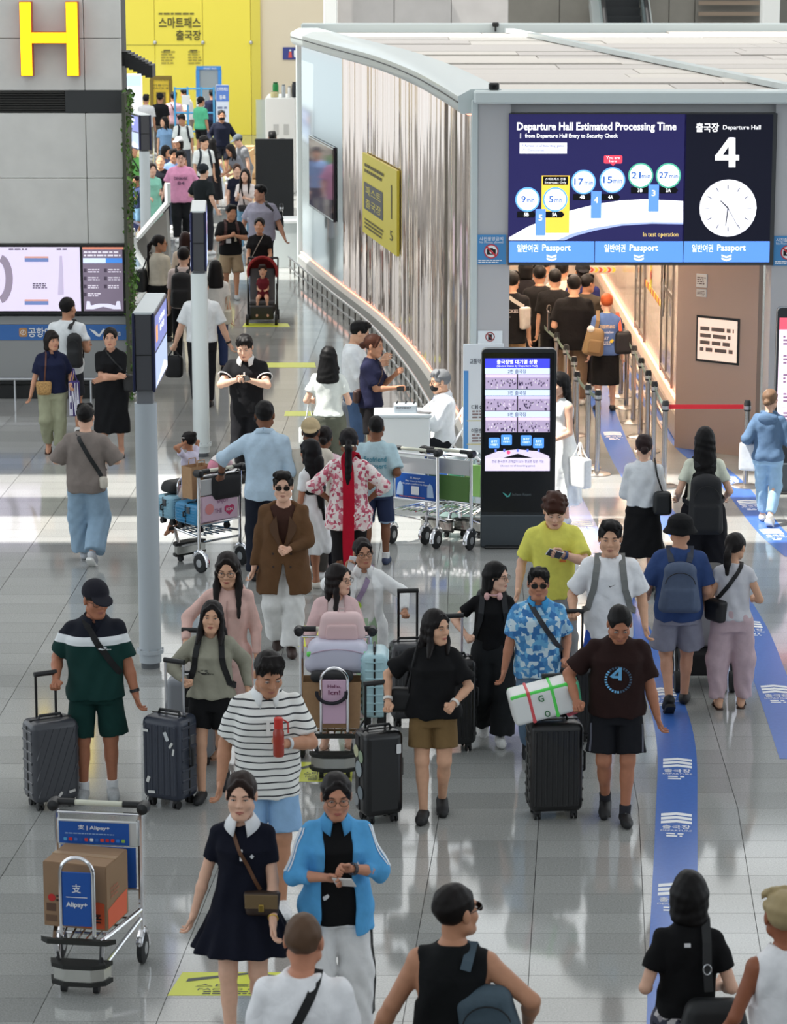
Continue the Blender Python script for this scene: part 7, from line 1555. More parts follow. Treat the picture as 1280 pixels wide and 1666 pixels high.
p = Person('boy in a white t-shirt with a small black swoosh, backpack and blue shorts', hd(993, 839, 1.74), 1.74, -4, 'm', .96, 'east', 'up', (22, 20, 20), top=dict(c=(236, 237, 240), off=.036, sr=.036, sleeve='half', hem=-.12, flare=.01), bottom=dict(c=(44, 82, 178), kind='shorts', len=1.0, r=.12), sock=(236, 236, 236), shoe='sneaker2', sc=(230, 230, 230), R=(.29, .16, 1.02), L=(-.29, .05, .9), hand=('grip_down', 'relax'), head=(0, -6, 0))
p.mark([(-.5, .1), (-.3, -.35), (.5, .4), (-.25, -.1)], -.05, .35, .06, .035, (20, 20, 22)); backpack(p, 'grey backpack with black cords on the boy in the white t-shirt', (150, 152, 150), (.30, .15, .44), .28, sc=(120, 122, 120)); P18 = p
at_, H_ = pf(1000, 1332, 970)
p = Person('man in a dark brown t-shirt with a round blue emblem looking down, black shorts', at_, H_, -2, 'm', 1.14, (176, 118, 90), 'crop', (22, 20, 20), top=dict(c=(40, 22, 20), off=.032, sr=.032, sleeve='half', hem=-.05, flare=.015), bottom=dict(c=(24, 25, 30), kind='shorts', len=.85, r=.118), head=(4, -30, 0), R=(.32, .18, 1.0), L=(-.31, .04, .84), hand=('grip_down', 'relax'), sock=(40, 40, 46), shoe='sneaker', sc=(26, 26, 28), legs='walkL', stride=.10, Rp=(1, -.5, -.3))
for i in range(28):
 a = 2*PI*i/28; r_ = .105; cc = (120, 190, 236) if 10 < i < 22 else (66, 88, 110); V = [(.5+.5*math.cos(a+u)*k, .5+.5*math.sin(a+u)*k) for u, k in ((-.07, .82), (.07, .82), (.07, 1), (-.07, 1))]; p.decal(V, [(0, 1, 2, 3)], 0, .26, .21, .21, M(cc, .6), 1, None, .008, 'emblem')
for poly in ([(.18, .62), (.52, .96), (.62, .96), (.62, .48), (.50, .48), (.50, .56), (.30, .56)], ): p.decal(poly, [tuple(range(len(poly)))], 0, .26, .21, .21, M((104, 170, 214), .5), 1, None, .009, 'emblem')
p.decal([(.36, .66), (.50, .82), (.50, .66)], [(0, 1, 2)], 0, .26, .21, .21, M((40, 22, 20), .8), 1, None, .012, 'emblem')
for sd in (1, -1): limb_stripes(p, p.leg[sd][0]+np.array([0, .0, -.14]), p.leg[sd][0]+(p.leg[sd][1]-p.leg[sd][0])*.85, (sd, .8, 0), (90, 92, 104), p.legwear, 1, .0, .02)
P19 = p
at_, H_ = pf(1100, 1152, 820)
p = Person('man in a black bucket hat and navy t-shirt seen from behind in grey shorts', at_, H_/1.03, 176, 'm', 1.14, (206, 154, 126), 'crop', (24, 22, 22), top=dict(c=(52, 74, 122), off=.034, sr=.034, sleeve='half', hem=-.08), bottom=dict(c=(142, 142, 156), kind='shorts', len=.86, r=.125), hat=('bucket', (20, 20, 22)), shoe='croc', sc=(22, 22, 24), legs='walkR', stride=.16, R=(.25, .12, .88), L=(-.28, .2, .95), hand=('relax', 'grip'))
backpack(p, 'slate drawstring backpack on the man in the bucket hat', (76, 90, 116), (.32, .14, .42), .24, sc=(60, 66, 80), kind='taper')
at_, H_ = pf(1187, 1152, 862)
p = Person('woman with a ponytail seen from behind in a pale grey top and lilac balloon trousers', at_, H_, 178, 'f', 1.04, 'east', 'pony', (28, 24, 24), top=dict(c=(204, 204, 210), off=.022, sr=.012, sleeve='cap', hem=.0), bottom=dict(c=(196, 172, 178), cut='harem', end=.94), shoe='sandal', sc=(60, 40, 34), head=(-30, 0, 0), L=(-.18, .22, 1.05), R=(.22, .2, 1.05))
cross_bag(p, 'black crossbody bag of the woman in lilac trousers', 1, (.25, .10, .22), (22, 22, 24), (-.17, -1, .10), .04)
at_, H_ = pf(1043, 962, 702)
p = Person('woman with a low bun in a white long sleeve top and black culottes, from behind', at_, H_, 178, 'f', 1.08, 'fair', 'lowbun', (44, 30, 30), top=dict(c=(226, 230, 234), off=.030, sr=.026, sleeve='three', hem=.06), bottom=dict(c=(20, 20, 22), kind='skirt', skirt=(.42, .25, .22, 6)), R=(.14, .26, 1.05), L=(-.14, .26, 1.05), sock=(220, 220, 222), shoe='sneaker', sc=(30, 30, 30))
q = bag_root(p, 'shoulder_bag', 'black bucket bag on the right shoulder of the woman with the low bun', 'bag'); soft_box('bag_body', p.t(.20, -.17, .12), np.array((.10, .07, .13)), M((24, 26, 28), .45), q, p.T[1], .05, .05, p.u, .013); b = p.mb(); b.tube([Vector(v) for v in path([p.t(.20, -.15, .24), p.t(.14, -.13, .42), p.t(.12, .0, .575), p.t(.14, .08, .46)], 5)], .011, 6); b.build('strap', M((24, 26, 28), .5), q)
p = Person('woman with very long black hair, pale tee and wide black trousers, from behind', hd(1147, 690, 1.66), 1.66, 180, 'f', .98, 'fair', 'long', (18, 16, 17), top=dict(c=(222, 226, 208), off=.026, sr=.024, hem=.0), bottom=dict(c=(22, 22, 28), cut='wide', add=.035), R=(.24, .16, 1.0), L=(-.24, .16, 1.0), shoe='sneaker', sc=(30, 30, 30))
backpack(p, 'tall black backpack on the woman with very long hair', (22, 23, 27), (.33, .17, .58), .08)
at_, H_ = pf(1246, 852, 628)
p = Person('woman with pinned up light brown hair in a denim hooded jacket and pale jeans', at_, H_, 165, 'f', 1.06, 'fair', 'lowbun', (118, 92, 72), top=dict(c=(92, 118, 148), off=.042, sr=.040, sleeve='long', hem=-.06, hood=True), bottom=dict(c=(150, 184, 212), cut='straight', end=.92), shoe='sneaker2', sc=(232, 222, 206), legs='walkL', stride=.16, L=(-.24, .12, 1.02), R=(.22, .22, 1.0), head=(-12, 0, 0))
hand_bag(p, 'white and blue tote bag at the side of the woman in the denim jacket', p.t(-.26, .02, .28), (.22, .08, .36), (226, 230, 234), handle=.14, hc=(110, 130, 180))
p = Person('woman with long black hair in a white sleeveless dress half hidden by the totem', hd(912, 601, 1.66), 1.66, -55, 'f', .96, 'fair', 'long', (20, 18, 18), top=dict(c=(236, 238, 236), sleeve='none', off=.03, skirt=(.25, .27, .22, 10), name='dress'), R=(.14, .26, 1.0), L=(-.14, .24, 1.0), shoe='sneaker2', sc=(232, 232, 232))
hand_bag(p, 'white shopping bag of the woman in the white dress', (-.34, -.02, .98), (.30, .12, .34), (238, 238, 236), handle=.16); hand_bag(p, 'black tote of the woman in the white dress', (.24, .18, .98), (.26, .10, .26), (22, 22, 24), handle=.14)

# ------------------------------------------------------------------ round the trolleys
p = Person('tall man in a light blue shirt and dark trousers seen from behind pushing a trolley', hd(430, 647, 1.80), 1.80, 176, 'm', 1.02, 'brown', 'crop', (20, 18, 18), top=dict(c=(188, 210, 228), off=.034, sr=.026, sleeve='three', hem=-.10, collar=((188, 210, 228), 'polo')), bottom=dict(c=(28, 32, 44), cut='straight', add=.012), shoe='sneaker2', sc=(30, 30, 32), L=(-.44, .14, 1.01), R=(.20, .22, 1.02), hand=('relax', 'grip'), Lp=(-1, -.4, -.3)); P26 = p; watch(p, -1)
p = Person('man in a beige baseball cap and cream shirt seen from behind', hd(505, 678, 1.61), 1.61, 178, 'm', 1.06, 'brown', 'crop', (24, 22, 22), top=dict(c=(206, 198, 184), off=.034, sr=.026, sleeve='long', hem=-.10), bottom=dict(c=(70, 66, 62)), hat=('capback', (186, 166, 130)), L=(-.16, .24, 1.0), R=(.16, .24, 1.0))
p = Person('person in a pale pink shirt beside the man in the beige cap', hd(527, 689, 1.50), 1.50, 176, 'f', 1.0, 'brown', 'lowbun', (26, 20, 20), top=dict(c=(226, 196, 204), off=.026, sleeve='long'), bottom=dict(c=(50, 50, 60)), z=0)
at_, H_ = pf(507, 960, 712)
p = Person('girl with waist long black hair in a white dress seen from behind', at_, H_, -130, 'f', .92, (176, 122, 94), 'long', (18, 16, 18), top=dict(c=(234, 235, 236), off=.022, sr=.022, sleeve='short', skirt=(.46, .25, .22, 9), name='dress'), shoe='slipper', sc=(226, 222, 212), head=(-10, 0, 0), hs=1.06)
F = Field(); F.cap(p.t(0, -.10, .62), p.t(0, -.155, .10), .075, .035, .02); F.cap(p.t(.03, -.10, .5), p.t(.03, -.17, -.06), .04, .014, .02); p.put('long_hair', F, .012, hairm((18, 16, 18)))
p = Person('woman in a pink floral blouse, hands on her hips, long plait down her back', hd(567, 692, 1.67), 1.67, 180, 'f', 1.10, 'brown', 'longpony', (20, 16, 18), top=dict(mat=patchmat([(234, 224, 222), (232, 218, 216), (206, 120, 136), (236, 228, 224), (186, 84, 106), (230, 206, 206)], 34), off=.034, sr=.034, sleeve='three', hem=-.16, flare=.03), bottom=dict(c=(30, 28, 30), cut='slim'), R=(.20, .04, 1.02), L=(-.20, .04, 1.02), Rp=(1, -.5, .1), Lp=(-1, -.5, .1), hand=('fist', 'fist'), shoe='sandal', sc=(60, 40, 30))
sf = bag_root(p, 'scarf', 'long crimson scarf hanging down the back of the woman in the floral blouse', 'scarf'); pts = [p.t(.09, .05, .50), p.t(.05, -.02, .60), p.t(-.02, -.11, .55), p.t(-.0, -.165, .40), p.t(.0, -.185, .10), p.t(.0, -.20, -.30), p.t(.01, -.20, -.66)]; c_ = path(pts, 5); b = p.mb(); b.ribbon([Vector(v) for v in c_], [(0, -.2, 1) if i < 8 else (.25*math.sin(i*.7), -1, .1) for i in range(len(c_))], .115, .018); o = b.build('cloth', cloth((178, 16, 44)), sf, True)
b = p.mb(); c0 = p.hp(0, -.125, -.02); b.tube([Vector(c0+np.array([.05*math.cos(a), -.02*math.sin(a), .008*math.sin(a)])) for a in np.linspace(0, PI, 8)], .009, 6); b.build('hair_clip', M((226, 214, 190), .4), p.root)
at_, H_ = pf(612, 918, 673)
p = Person('man in a pale aqua t-shirt with lettering on the back and dark denim shorts', at_, H_, 176, 'm', 1.08, 'brown', 'crop', (20, 18, 18), top=dict(c=(180, 206, 214), off=.034, sr=.034, sleeve='half', hem=-.08), bottom=dict(mat=zmat([(0, (150, 172, 196)), (.505*H_/1.75, (42, 52, 82))]), kind='shorts', len=.98, r=.105), sock=(230, 230, 230), shoe='sneaker2', sc=(50, 62, 92), L=(-.10, -.24, 1.02), R=(.20, .12, 1.05), Lp=(-1, -.3, 0), hand=('relax', 'fist'), head=(0, 0, 0))
p.text('Ecofriend', .0, .37, .26, .06, (84, 150, 170), -1); p.text('dessert', .02, .29, .22, .06, (84, 150, 170), -1)
rb_ = bag_root(p, 'shopping_bag', 'flat crimson shopping bag behind the woman in the floral blouse', 'bag'); rb_.location = (G(541, 905).x, G(541, 905).y, 0); rb_.rotation_euler = (0, 0, 0); soft_box('bag_body', (0, 0, .27), np.array((.16, .05, .24)), cloth((186, 22, 46)), rb_, None, .02, .05, 1, .014)
for y_ in (-.03, .03): b = MB(); b.tube([(-.08, y_, .50), (-.07, y_, .66), (.07, y_, .66), (.08, y_, .50)], .008, 6); b.build('handle', cloth((160, 18, 40)), rb_)
# ------------------------------------------------------------------ left side
at_, H_ = pf(144, 915, 652)
p = Person('young man in a taupe t-shirt and baggy pale jeans walking away', at_, H_, 178, 'm', 1.02, 'fair', 'short', (20, 18, 18), top=dict(c=(132, 122, 116), off=.044, sr=.048, sleeve='elbow', hem=-.10, flare=.02), bottom=dict(c=(146, 172, 194), cut='baggy', add=.012), shoe='sneaker', sc=(200, 202, 206), legs='walkL', stride=.17, R=(.17, .22, 1.08), L=(-.17, .22, 1.08), Rp=(1, -.6, -.4), Lp=(-1, -.6, -.4))
cross_bag(p, 'pale small camera bag on a black strap of the man in the taupe t-shirt', -1, (.08, .07, .13), (206, 198, 184), (.20, -1, .02), .045, sc=(24, 26, 28))
at_, H_ = pf(88, 738, 534)
p = Person('woman in a navy shirt and light olive trousers looking right', at_, H_, 8, 'f', 1.16, (204, 152, 124), 'bob', (30, 24, 22), top=dict(c=(26, 32, 60), off=.032, sr=.030, sleeve='half', hem=-.03, collar=((26, 32, 60), 'open'), neck='v'), bottom=dict(c=(158, 160, 134), cut='straight', add=.01, end=.9), shoe='sandal', sc=(70, 46, 34), head=(26, 0, 0), R=(.31, .03, .82), L=(-.25, .14, 1.0), legs='walkL', stride=.08)
cross_bag(p, 'round woven straw bag of the woman in the navy shirt', 1, (.21, .11, .19), (178, 140, 88), (.12, 1, .06), .022, M((176, 138, 86), .8, noise=.35, nscale=60, bump=.8, bscale=90), sc=(92, 52, 40))
q = hand_bag(p, 'purple tote with bold white lettering on the arm of the woman in the navy shirt', p.t(-.30, .10, .30), (.16, .08, .50), (66, 50, 120), handle=.16); f = Face2D(Vector(np.array(p.t(-.30, .10, .30))+np.array([0, .045, -.41]))*p.u, (-1, 0, 0), (0, 0, 1), q); f.text('ENA', 0, 0, .13, .40, M((226, 226, 240), .6), .004, .03)
at_, H_ = pf(184, 742, 529)
p = Person('woman with folded arms in a long black dress', at_, H_, 0, 'f', 1.10, (206, 156, 130), 'tied', (26, 22, 22), top=dict(c=(18, 19, 22), off=.030, sr=.030, sleeve='half', skirt=(.34, .24, .20, 5), name='dress', neck='crew'), R=(-.10, .24, 1.13), L=(.10, .22, 1.08), Rp=(1, -.2, -.5), Lp=(-1, -.2, -.5), shoe='sandal', sc=(50, 34, 28), hand=('flat', 'flat'))
cross_bag(p, 'black shoulder bag of the woman in the long black dress', 1, (.08, .14, .24), (22, 23, 25), (-.24, 1, .12), .018)
p = Person('man in a white t-shirt with a black bag seen from behind facing the map screen', hd(108, 480, 1.74), 1.74, 170, 'm', 1.08, 'tan', 'crop', (22, 20, 20), top=dict(c=(224, 228, 230), off=.032, sr=.030, hem=-.12), bottom=dict(c=(44, 46, 52), kind='shorts', len=1.0), head=(-20, 0, 0), R=(.20, .2, 1.1), shoe='sneaker2', sc=(220, 220, 220))
backpack(p, 'black sling backpack on the man facing the map screen', (24, 25, 28), (.20, .13, .42), .18, straps=1, xoff=.14)
p = Person('man in a black polo with white trim looking at his phone', hd(400, 536, 1.77), 1.77, -6, 'm', 1.06, 'fair', 'short', (18, 16, 16), top=dict(c=(20, 20, 23), off=.026, sr=.020, hem=-.08, collar=((224, 224, 222), 'open'), neck='v'), bottom=dict(c=(24, 24, 28), cut='straight'), head=(-4, -22, 0), R=(.06, .29, 1.25), L=(-.06, .29, 1.25), hand=('phone', 'phone'), Rp=(1, -.5, -.4), Lp=(-1, -.5, -.4), shoe='sneaker', sc=(30, 30, 32), legs='walkL', stride=.10)
p.mark([(-.5, -.5), (.5, -.5), (0, .6)], -.10, .34, .022, .03, (226, 226, 226)); phone(p, 'black phone held in both hands by the man in the black polo', 1, (16, 16, 18), (0, .04, 0)); p.mark([(-.5, -.5), (.5, -.5), (.35, .5), (-.35, .5)], -.01, .41, .025, .08, (224, 224, 222))
for sd in (1, -1): S, E_, Wr, d = p.arms[sd]; c_ = S+(E_-S)*.60; b = p.mb(); a = unit(np.cross(E_-S, (0, 1, 0))); e2 = unit(np.cross(E_-S, a)); b.tube([Vector(c_+(a*math.cos(t)+e2*math.sin(t))*.088) for t in np.linspace(0, 2*PI, 17)[:-1]], .007, 5, True); b.build('sleeve_trim', M((220, 222, 224), .8), p.topo)
p = Person('man in a white short sleeve shirt behind the pale pole carrying a small black backpack', hd(327, 446, 1.78), 1.78, 180, 'm', 1.10, 'fair', 'short', (20, 18, 18), top=dict(c=(230, 234, 236), off=.032, sr=.034, sleeve='half', hem=.0), bottom=dict(c=(28, 29, 34), cut='straight'), L=(-.36, .05, .84), R=(.36, .05, .84), hand=('relax', 'grip'), legs='walkR', stride=.14, shoe='sneaker', sc=(30, 30, 32)); watch(p, 1)
hand_bag(p, 'small black backpack dangling from the hand of the man in the white shirt', (-.38, .10, .80), (.24, .13, .30), (20, 21, 24), 'backpack', 'backpack', handle=.10, rr=.06)
p = Person('person in a pale shirt with a big black backpack left of the pole', hd(298, 399, 1.72), 1.72, 176, 'm', 1.02, 'fair', 'short', (24, 18, 18), top=dict(c=(214, 196, 190), off=.03, sleeve='half'), bottom=dict(c=(24, 24, 28)), shoe='sneaker', sc=(40, 40, 40))
backpack(p, 'big black backpack on the person in the pale shirt left of the pole', (26, 24, 26), (.32, .18, .50), .22)
p = Person('woman with a long ponytail and glasses in a cream top glancing right', hd(257, 379, 1.66), 1.66, 160, 'f', 1.0, 'tan', 'longpony', (26, 20, 20), top=dict(c=(208, 200, 184), off=.03, sr=.026, sleeve='long', hem=.02), bottom=dict(c=(18, 18, 20), cut='straight', add=.02), glasses='thin', head=(-70, 0, 0), shoe='sneaker', sc=(30, 30, 30))
q = bag_root(p, 'shoulder_bag', 'large black bag on the left side of the woman with the long ponytail', 'bag'); soft_box('bag_body', p.t(-.26, -.04, .10), np.array((.09, .16, .19)), M((26, 28, 30), .5), q, p.T[1], .06, .1, p.u, .016); b = p.mb(); b.tube([Vector(v) for v in path([p.t(-.24, .06, .25), p.t(-.15, .05, .52), p.t(-.15, -.06, .52), p.t(-.24, -.12, .25)], 5)], .012, 6); b.build('strap', M((26, 28, 30), .5), q)
p = Person('woman with long dark brown hair in a beige jacket seen from behind', hd(301, 374, 1.64), 1.64, 185, 'f', 1.0, 'fair', 'long', (46, 26, 22), top=dict(c=(204, 186, 168), off=.034, sr=.03, sleeve='long'), bottom=dict(c=(60, 58, 60)))
p = Person('woman in a white t-shirt and blue jeans right of the pale pole, from behind', hd(350, 420, 1.62), 1.62, 176, 'f', 1.0, 'fair', 'shoulder', (22, 18, 18), top=dict(c=(224, 220, 214), off=.03, sr=.026, hem=-.02), bottom=dict(c=(48, 60, 96), cut='straight'), shoe='sneaker', sc=(30, 28, 28))
hand_bag(p, 'cream tote of the woman in blue jeans', p.t(.20, -.06, .28), (.10, .26, .22), (206, 198, 180), handle=.2)
at_, H_ = pf(376, 486, 329)
p = Person('man in a black t-shirt with a small heart emblem and tan shorts', at_, H_, 14, 'm', 1.14, 'tan', 'short', (22, 20, 20), top=dict(c=(20, 19, 21), off=.032, sr=.034, sleeve='half', hem=-.08), bottom=dict(c=(156, 136, 110), kind='shorts', len=1.0, r=.12), sock=(220, 220, 220), shoe='sneaker2', sc=(170, 172, 172), R=(.05, .26, 1.19), L=(-.05, .26, 1.19), head=(20, -4, 0), hand=('fist', 'fist'), legs='walkL', stride=.16, Rp=(1, -.5, -.4), Lp=(-1, -.5, -.4))
p.mark([(0, -.5), (.5, .1), (.35, .5), (0, .3), (-.35, .5), (-.5, .1)], -.09, .31, .07, .08, (186, 178, 160)); p.mark([(0, -.5), (.5, .1), (.35, .5), (0, .3), (-.35, .5), (-.5, .1)], -.09, .315, .045, .05, (20, 19, 21), 1, .011); p.mark([(-.5, -.5), (.5, -.5), (.3, .5), (-.3, .5)], -.09, .25, .05, .07, (186, 178, 160)); p.mark([(-.5, -.5), (.5, -.5), (.5, .5), (-.5, .5)], .02, .23, .09, .08, (220, 220, 224), 1, .012, 'name_card')
backpack(p, 'maroon strapped backpack on the man in the heart emblem t-shirt', (70, 42, 40), (.30, .16, .46), .22)
p = Person('woman in a black t-shirt pushing a red pushchair', hd(422, 351, 1.63), 1.63, -4, 'f', 1.06, (206, 152, 122), 'tied', (24, 20, 20), top=dict(c=(20, 18, 20), off=.03, sr=.030, hem=-.04), bottom=dict(c=(60, 72, 100), cut='straight'), R=(.17, .32, 1.0), L=(-.17, .32, 1.0), hand=('grip', 'grip'), shoe='sneaker', sc=(60, 60, 60)); P44 = p
strap_only(p, 'pale chain strap across the woman with the pushchair', -1, (170, 160, 150), .014)
p = Person('big man in a grey t-shirt with a white printed bar looking left', hd(425, 298, 1.82), 1.82, -6, 'm', 1.26, (196, 144, 118), 'short', (22, 20, 20), top=dict(c=(158, 156, 172), off=.036, sr=.036, sleeve='half', hem=-.10), bottom=dict(c=(30, 32, 40)), head=(-48, 0, 0), L=(-.40, .06, .86), R=(.38, .1, .9)); p.mark([(-.5, -.5), (.5, -.5), (.5, .5), (-.5, .5)], 0, .30, .24, .075, (222, 222, 230))
for i in range(3): p.mark([(-.5, 0), (0, .5), (.5, 0), (0, -.5)], -.07+.07*i, .30, .04, .06, (158, 156, 172), 1, .012)
cross_bag(p, 'black bag on the left shoulder of the big man in the grey t-shirt', -1, (.10, .14, .34), (24, 24, 28), (-.26, -1, .22), .06)
at_, H_ = pf(296, 392, 242)
p = Person('man with glasses in a pink t-shirt and black trousers walking towards the camera', at_, H_, 4, 'm', 1.12, (226, 178, 156), 'fringe', (22, 18, 18), top=dict(c=(222, 152, 186), off=.042, sr=.044, sleeve='half', hem=-.14, flare=.02), bottom=dict(c=(24, 25, 28), cut='straight', add=.014), glasses='thin', legs='walkR', stride=.16, R=(.36, .0, .86), L=(-.32, .1, .92), shoe='sneaker2', sc=(226, 226, 226), detail=True)
p.text('DENMARK', 0, .33, .26, .06, (120, 80, 110)); p.text('84', 0, .24, .14, .07, (120, 80, 110))
p = Person('man in a black cap and black t-shirt gesturing left with an open hand', hd(330, 265, 1.76), 1.76, 150, 'm', 1.06, 'fair', 'crop', (22, 20, 20), top=dict(c=(26, 32, 34), off=.034, sr=.034, sleeve='half'), bottom=dict(c=(40, 40, 46)), hat=('capback', (38, 42, 46)), L=(-.36, .30, 1.08), hand=('relax', 'flat'), R=(.3, 0, .9))
p = Person('curly haired person in a white t-shirt with a dark backpack in the far crowd', hd(331, 219, 1.72), 1.72, 20, 'm', 1.02, 'east', 'curly', (24, 20, 20), top=dict(c=(226, 230, 228), off=.034, sr=.03, sleeve='half'), bottom=dict(c=(60, 60, 70)), head=(20, 0, 0)); backpack(p, 'dark backpack on the curly haired person in the far crowd', (28, 36, 46))
p = Person('woman in a long black dress behind the curly haired person', hd(345, 222, 1.58), 1.58, 170, 'f', 1.0, 'fair', 'half', (18, 16, 16), top=dict(c=(20, 20, 24), off=.03, sr=.02, skirt=(.2, .25, .22, 6), name='dress'), R=(.3, .0, .9))
p = Person('man in a black face mask and dark navy shirt striding in the far crowd', hd(360, 176, 1.76), 1.76, 16, 'm', 1.08, 'tan', 'crop', (30, 28, 28), top=dict(c=(26, 30, 48), off=.036, sr=.034, sleeve='long'), bottom=dict(c=(32, 34, 44), kind='shorts', len=1.0), mask=(20, 20, 24), L=(-.42, .1, .92), R=(.3, .1, .95), legs='walkL', stride=.2)
p = Person('dark haired girl in white with raised hands in the sunlit patch', hd(399, 272, 1.62), 1.62, -10, 'f', 1.0, 'fair', 'longfront', (24, 18, 18), top=dict(c=(236, 226, 222), off=.03, sr=.03, sleeve='half'), bottom=dict(c=(130, 176, 206), cut='straight'), R=(.1, .26, 1.2), L=(-.05, .28, 1.15)); cross_bag(p, 'black waist bag of the dark haired girl in the sunlit patch', 1, (.24, .09, .14), (28, 26, 30), (0, 1, .02), .03)
p = Person('girl with a bun behind the dark haired girl in the sunlit patch', hd(385, 264, 1.62), 1.62, 10, 'f', .96, 'fair', 'bun', (70, 48, 40), top=dict(c=(24, 26, 44), off=.026), bottom=dict(c=(26, 28, 46)))
p = Person('person in a grey cap leaning beside the black board', hd(401, 214, 1.66), 1.66, -60, 'm', 1.0, 'fair', 'crop', (40, 36, 34), top=dict(c=(130, 132, 136), off=.03), bottom=dict(c=(150, 150, 148), kind='shorts'), hat=('cap', (96, 104, 110)), lean=18)
p = Person('dark haired woman in grey bending over beside the black board', hd(392, 226, 1.62), 1.62, -50, 'f', 1.0, 'tan', 'shoulder', (22, 18, 20), top=dict(c=(120, 122, 130), off=.03), bottom=dict(c=(190, 186, 180)), lean=26, R=(.15, .4, .95), L=(-.1, .4, .95))
p = Person('woman in a green t-shirt with a black strap beside the living wall', hd(217, 232, 1.66), 1.66, 20, 'f', 1.0, 'tan', 'tied', (24, 20, 20), top=dict(c=(96, 160, 84), off=.036, sr=.034, sleeve='half'), bottom=dict(c=(110, 92, 74)), R=(.2, .25, .95), L=(-.2, .25, .95)); strap_only(p, 'black strap of the woman in the green t-shirt', 1, (20, 22, 24), .03)
p = Person('woman in a mint green dress by the slanted desk', hd(247, 263, 1.62), 1.62, 20, 'f', .96, 'fair', 'tied', (50, 36, 30), top=dict(c=(146, 210, 188), off=.03, sr=.02, skirt=(.3, .26, .22, 8), name='dress'), L=(-.1, .26, 1.1), R=(.1, .26, 1.0))
p = Person('nearly bald man in black with a sunlit face', hd(261, 250, 1.70), 1.70, 0, 'm', 1.1, (232, 180, 140), 'shaved', (150, 120, 100), top=dict(c=(24, 26, 34), off=.03, sleeve='half'), bottom=dict(c=(40, 40, 48)), R=(.1, .3, 1.15))
p = Person('child in a navy top and light blue shorts reaching left by the slanted desk', hd(222, 285, 1.28), 1.28, -50, 'm', .95, 'tan', 'short', (24, 20, 20), top=dict(c=(60, 72, 108), off=.03, sr=.024), bottom=dict(c=(130, 170, 200), kind='shorts', len=1.0), R=(.15, .40, 1.1), L=(-.12, .4, 1.05), hs=1.18)
p = Person('woman in a light blue blouse in the far crowd', hd(268, 188, 1.62), 1.62, 20, 'f', 1.0, 'east', 'shoulder', (22, 18, 18), top=dict(c=(132, 168, 206), off=.034, sr=.03), bottom=dict(c=(120, 130, 140)), head=(-60, 0, 0))
p = Person('young man in a white t-shirt with backpack straps looking down in the far crowd', hd(297, 182, 1.74), 1.74, 10, 'm', 1.02, 'tan', 'short', (20, 18, 18), top=dict(c=(216, 222, 220), off=.034, sr=.034, sleeve='half'), bottom=dict(c=(70, 74, 84)), head=(-20, -24, 0)); backpack(p, 'dark backpack on the young man in white in the far crowd', (30, 34, 44))
p = Person('person in a white cap bending in the far crowd', hd(291, 221, 1.60), 1.60, -30, 'f', 1.0, 'tan', 'bob', (24, 20, 20), top=dict(c=(60, 60, 66), off=.03), bottom=dict(c=(60, 60, 70)), hat=('cap', (220, 220, 218)))
p = Person('person in a light blue check shirt behind the man in pink', hd(281, 240, 1.68), 1.68, 30, 'm', 1.0, 'tan', 'short', (26, 22, 22), top=dict(c=(126, 154, 200), off=.03, sleeve='half'), bottom=dict(c=(60, 66, 80)))
p = Person('dark haired woman between the bald man and the check shirt', hd(269, 234, 1.62), 1.62, 60, 'f', 1.0, 'tan', 'bob', (18, 16, 16), top=dict(c=(70, 74, 100), off=.03), bottom=dict(c=(60, 60, 70)))
for px, py, lab, col, hr, ht, kw in ((237, 152, 'far person in a white shirt facing the yellow board', (206, 206, 208), 'short', None, {}), (260, 150, 'far person in a black cap and black t-shirt facing the yellow board', (26, 26, 30), 'crop', ('capback', (22, 22, 26)), {}), (282, 148, 'far person in a pink shirt with a dark strap from behind', (218, 178, 188), 'short', None, {'strap': 1}), (309, 142, 'far man in a white t-shirt leaning left over papers', (218, 216, 220), 'short', None, {'lean': 12, 'face': -80}), (326, 155, 'far person in a green t-shirt and black shorts', (88, 182, 140), 'tied', None, {'face': 140, 'shorts': 1})):
 p = Person(lab, hd(px, py, 1.72), 1.72, kw.get('face', 176), 'm', 1.06, 'tan', hr, (22, 20, 20), top=dict(c=col, off=.034, sr=.03, sleeve='half'), bottom=dict(c=(26, 26, 30) if kw.get('shorts') else (120, 112, 104), kind='shorts' if kw.get('shorts') else 'trousers'), hat=ht, lean=kw.get('lean', 0), R=(.15, .32, 1.15) if kw.get('lean') else None, L=(-.1, .32, 1.15) if kw.get('lean') else None)
 if kw.get('strap'): strap_only(p, 'dark strap across the far person in the pink shirt', -1, (60, 40, 44), .03)
p = Person('far person in dark clothes with a blue lanyard strap by the standing sign', hd(345, 144, 1.72), 1.72, 180, 'm', 1.0, 'tan', 'short', (18, 18, 20), top=dict(c=(30, 36, 60), off=.03, sleeve='long'), bottom=dict(c=(30, 34, 50)))
p = Person('far dark haired woman at the edge of the living wall', hd(205, 144, 1.62), 1.62, 30, 'f', 1.0, 'tan', 'shoulder', (30, 24, 24), top=dict(c=(214, 212, 206), off=.03), bottom=dict(c=(90, 74, 66)))
p = Person('dark haired person whose head shows above the black board', hd(443, 212, 1.74), 1.74, 180, 'm', 1.0, 'tan', 'short', (16, 15, 16), top=dict(c=(40, 40, 44), off=.03), bottom=dict(c=(40, 40, 44))); p = Person('second shorter head showing above the black board', hd(459, 224, 1.60), 1.60, 180, 'f', 1.0, 'tan', 'short', (16, 15, 16), top=dict(c=(60, 60, 64), off=.03), bottom=dict(c=(40, 40, 44)))
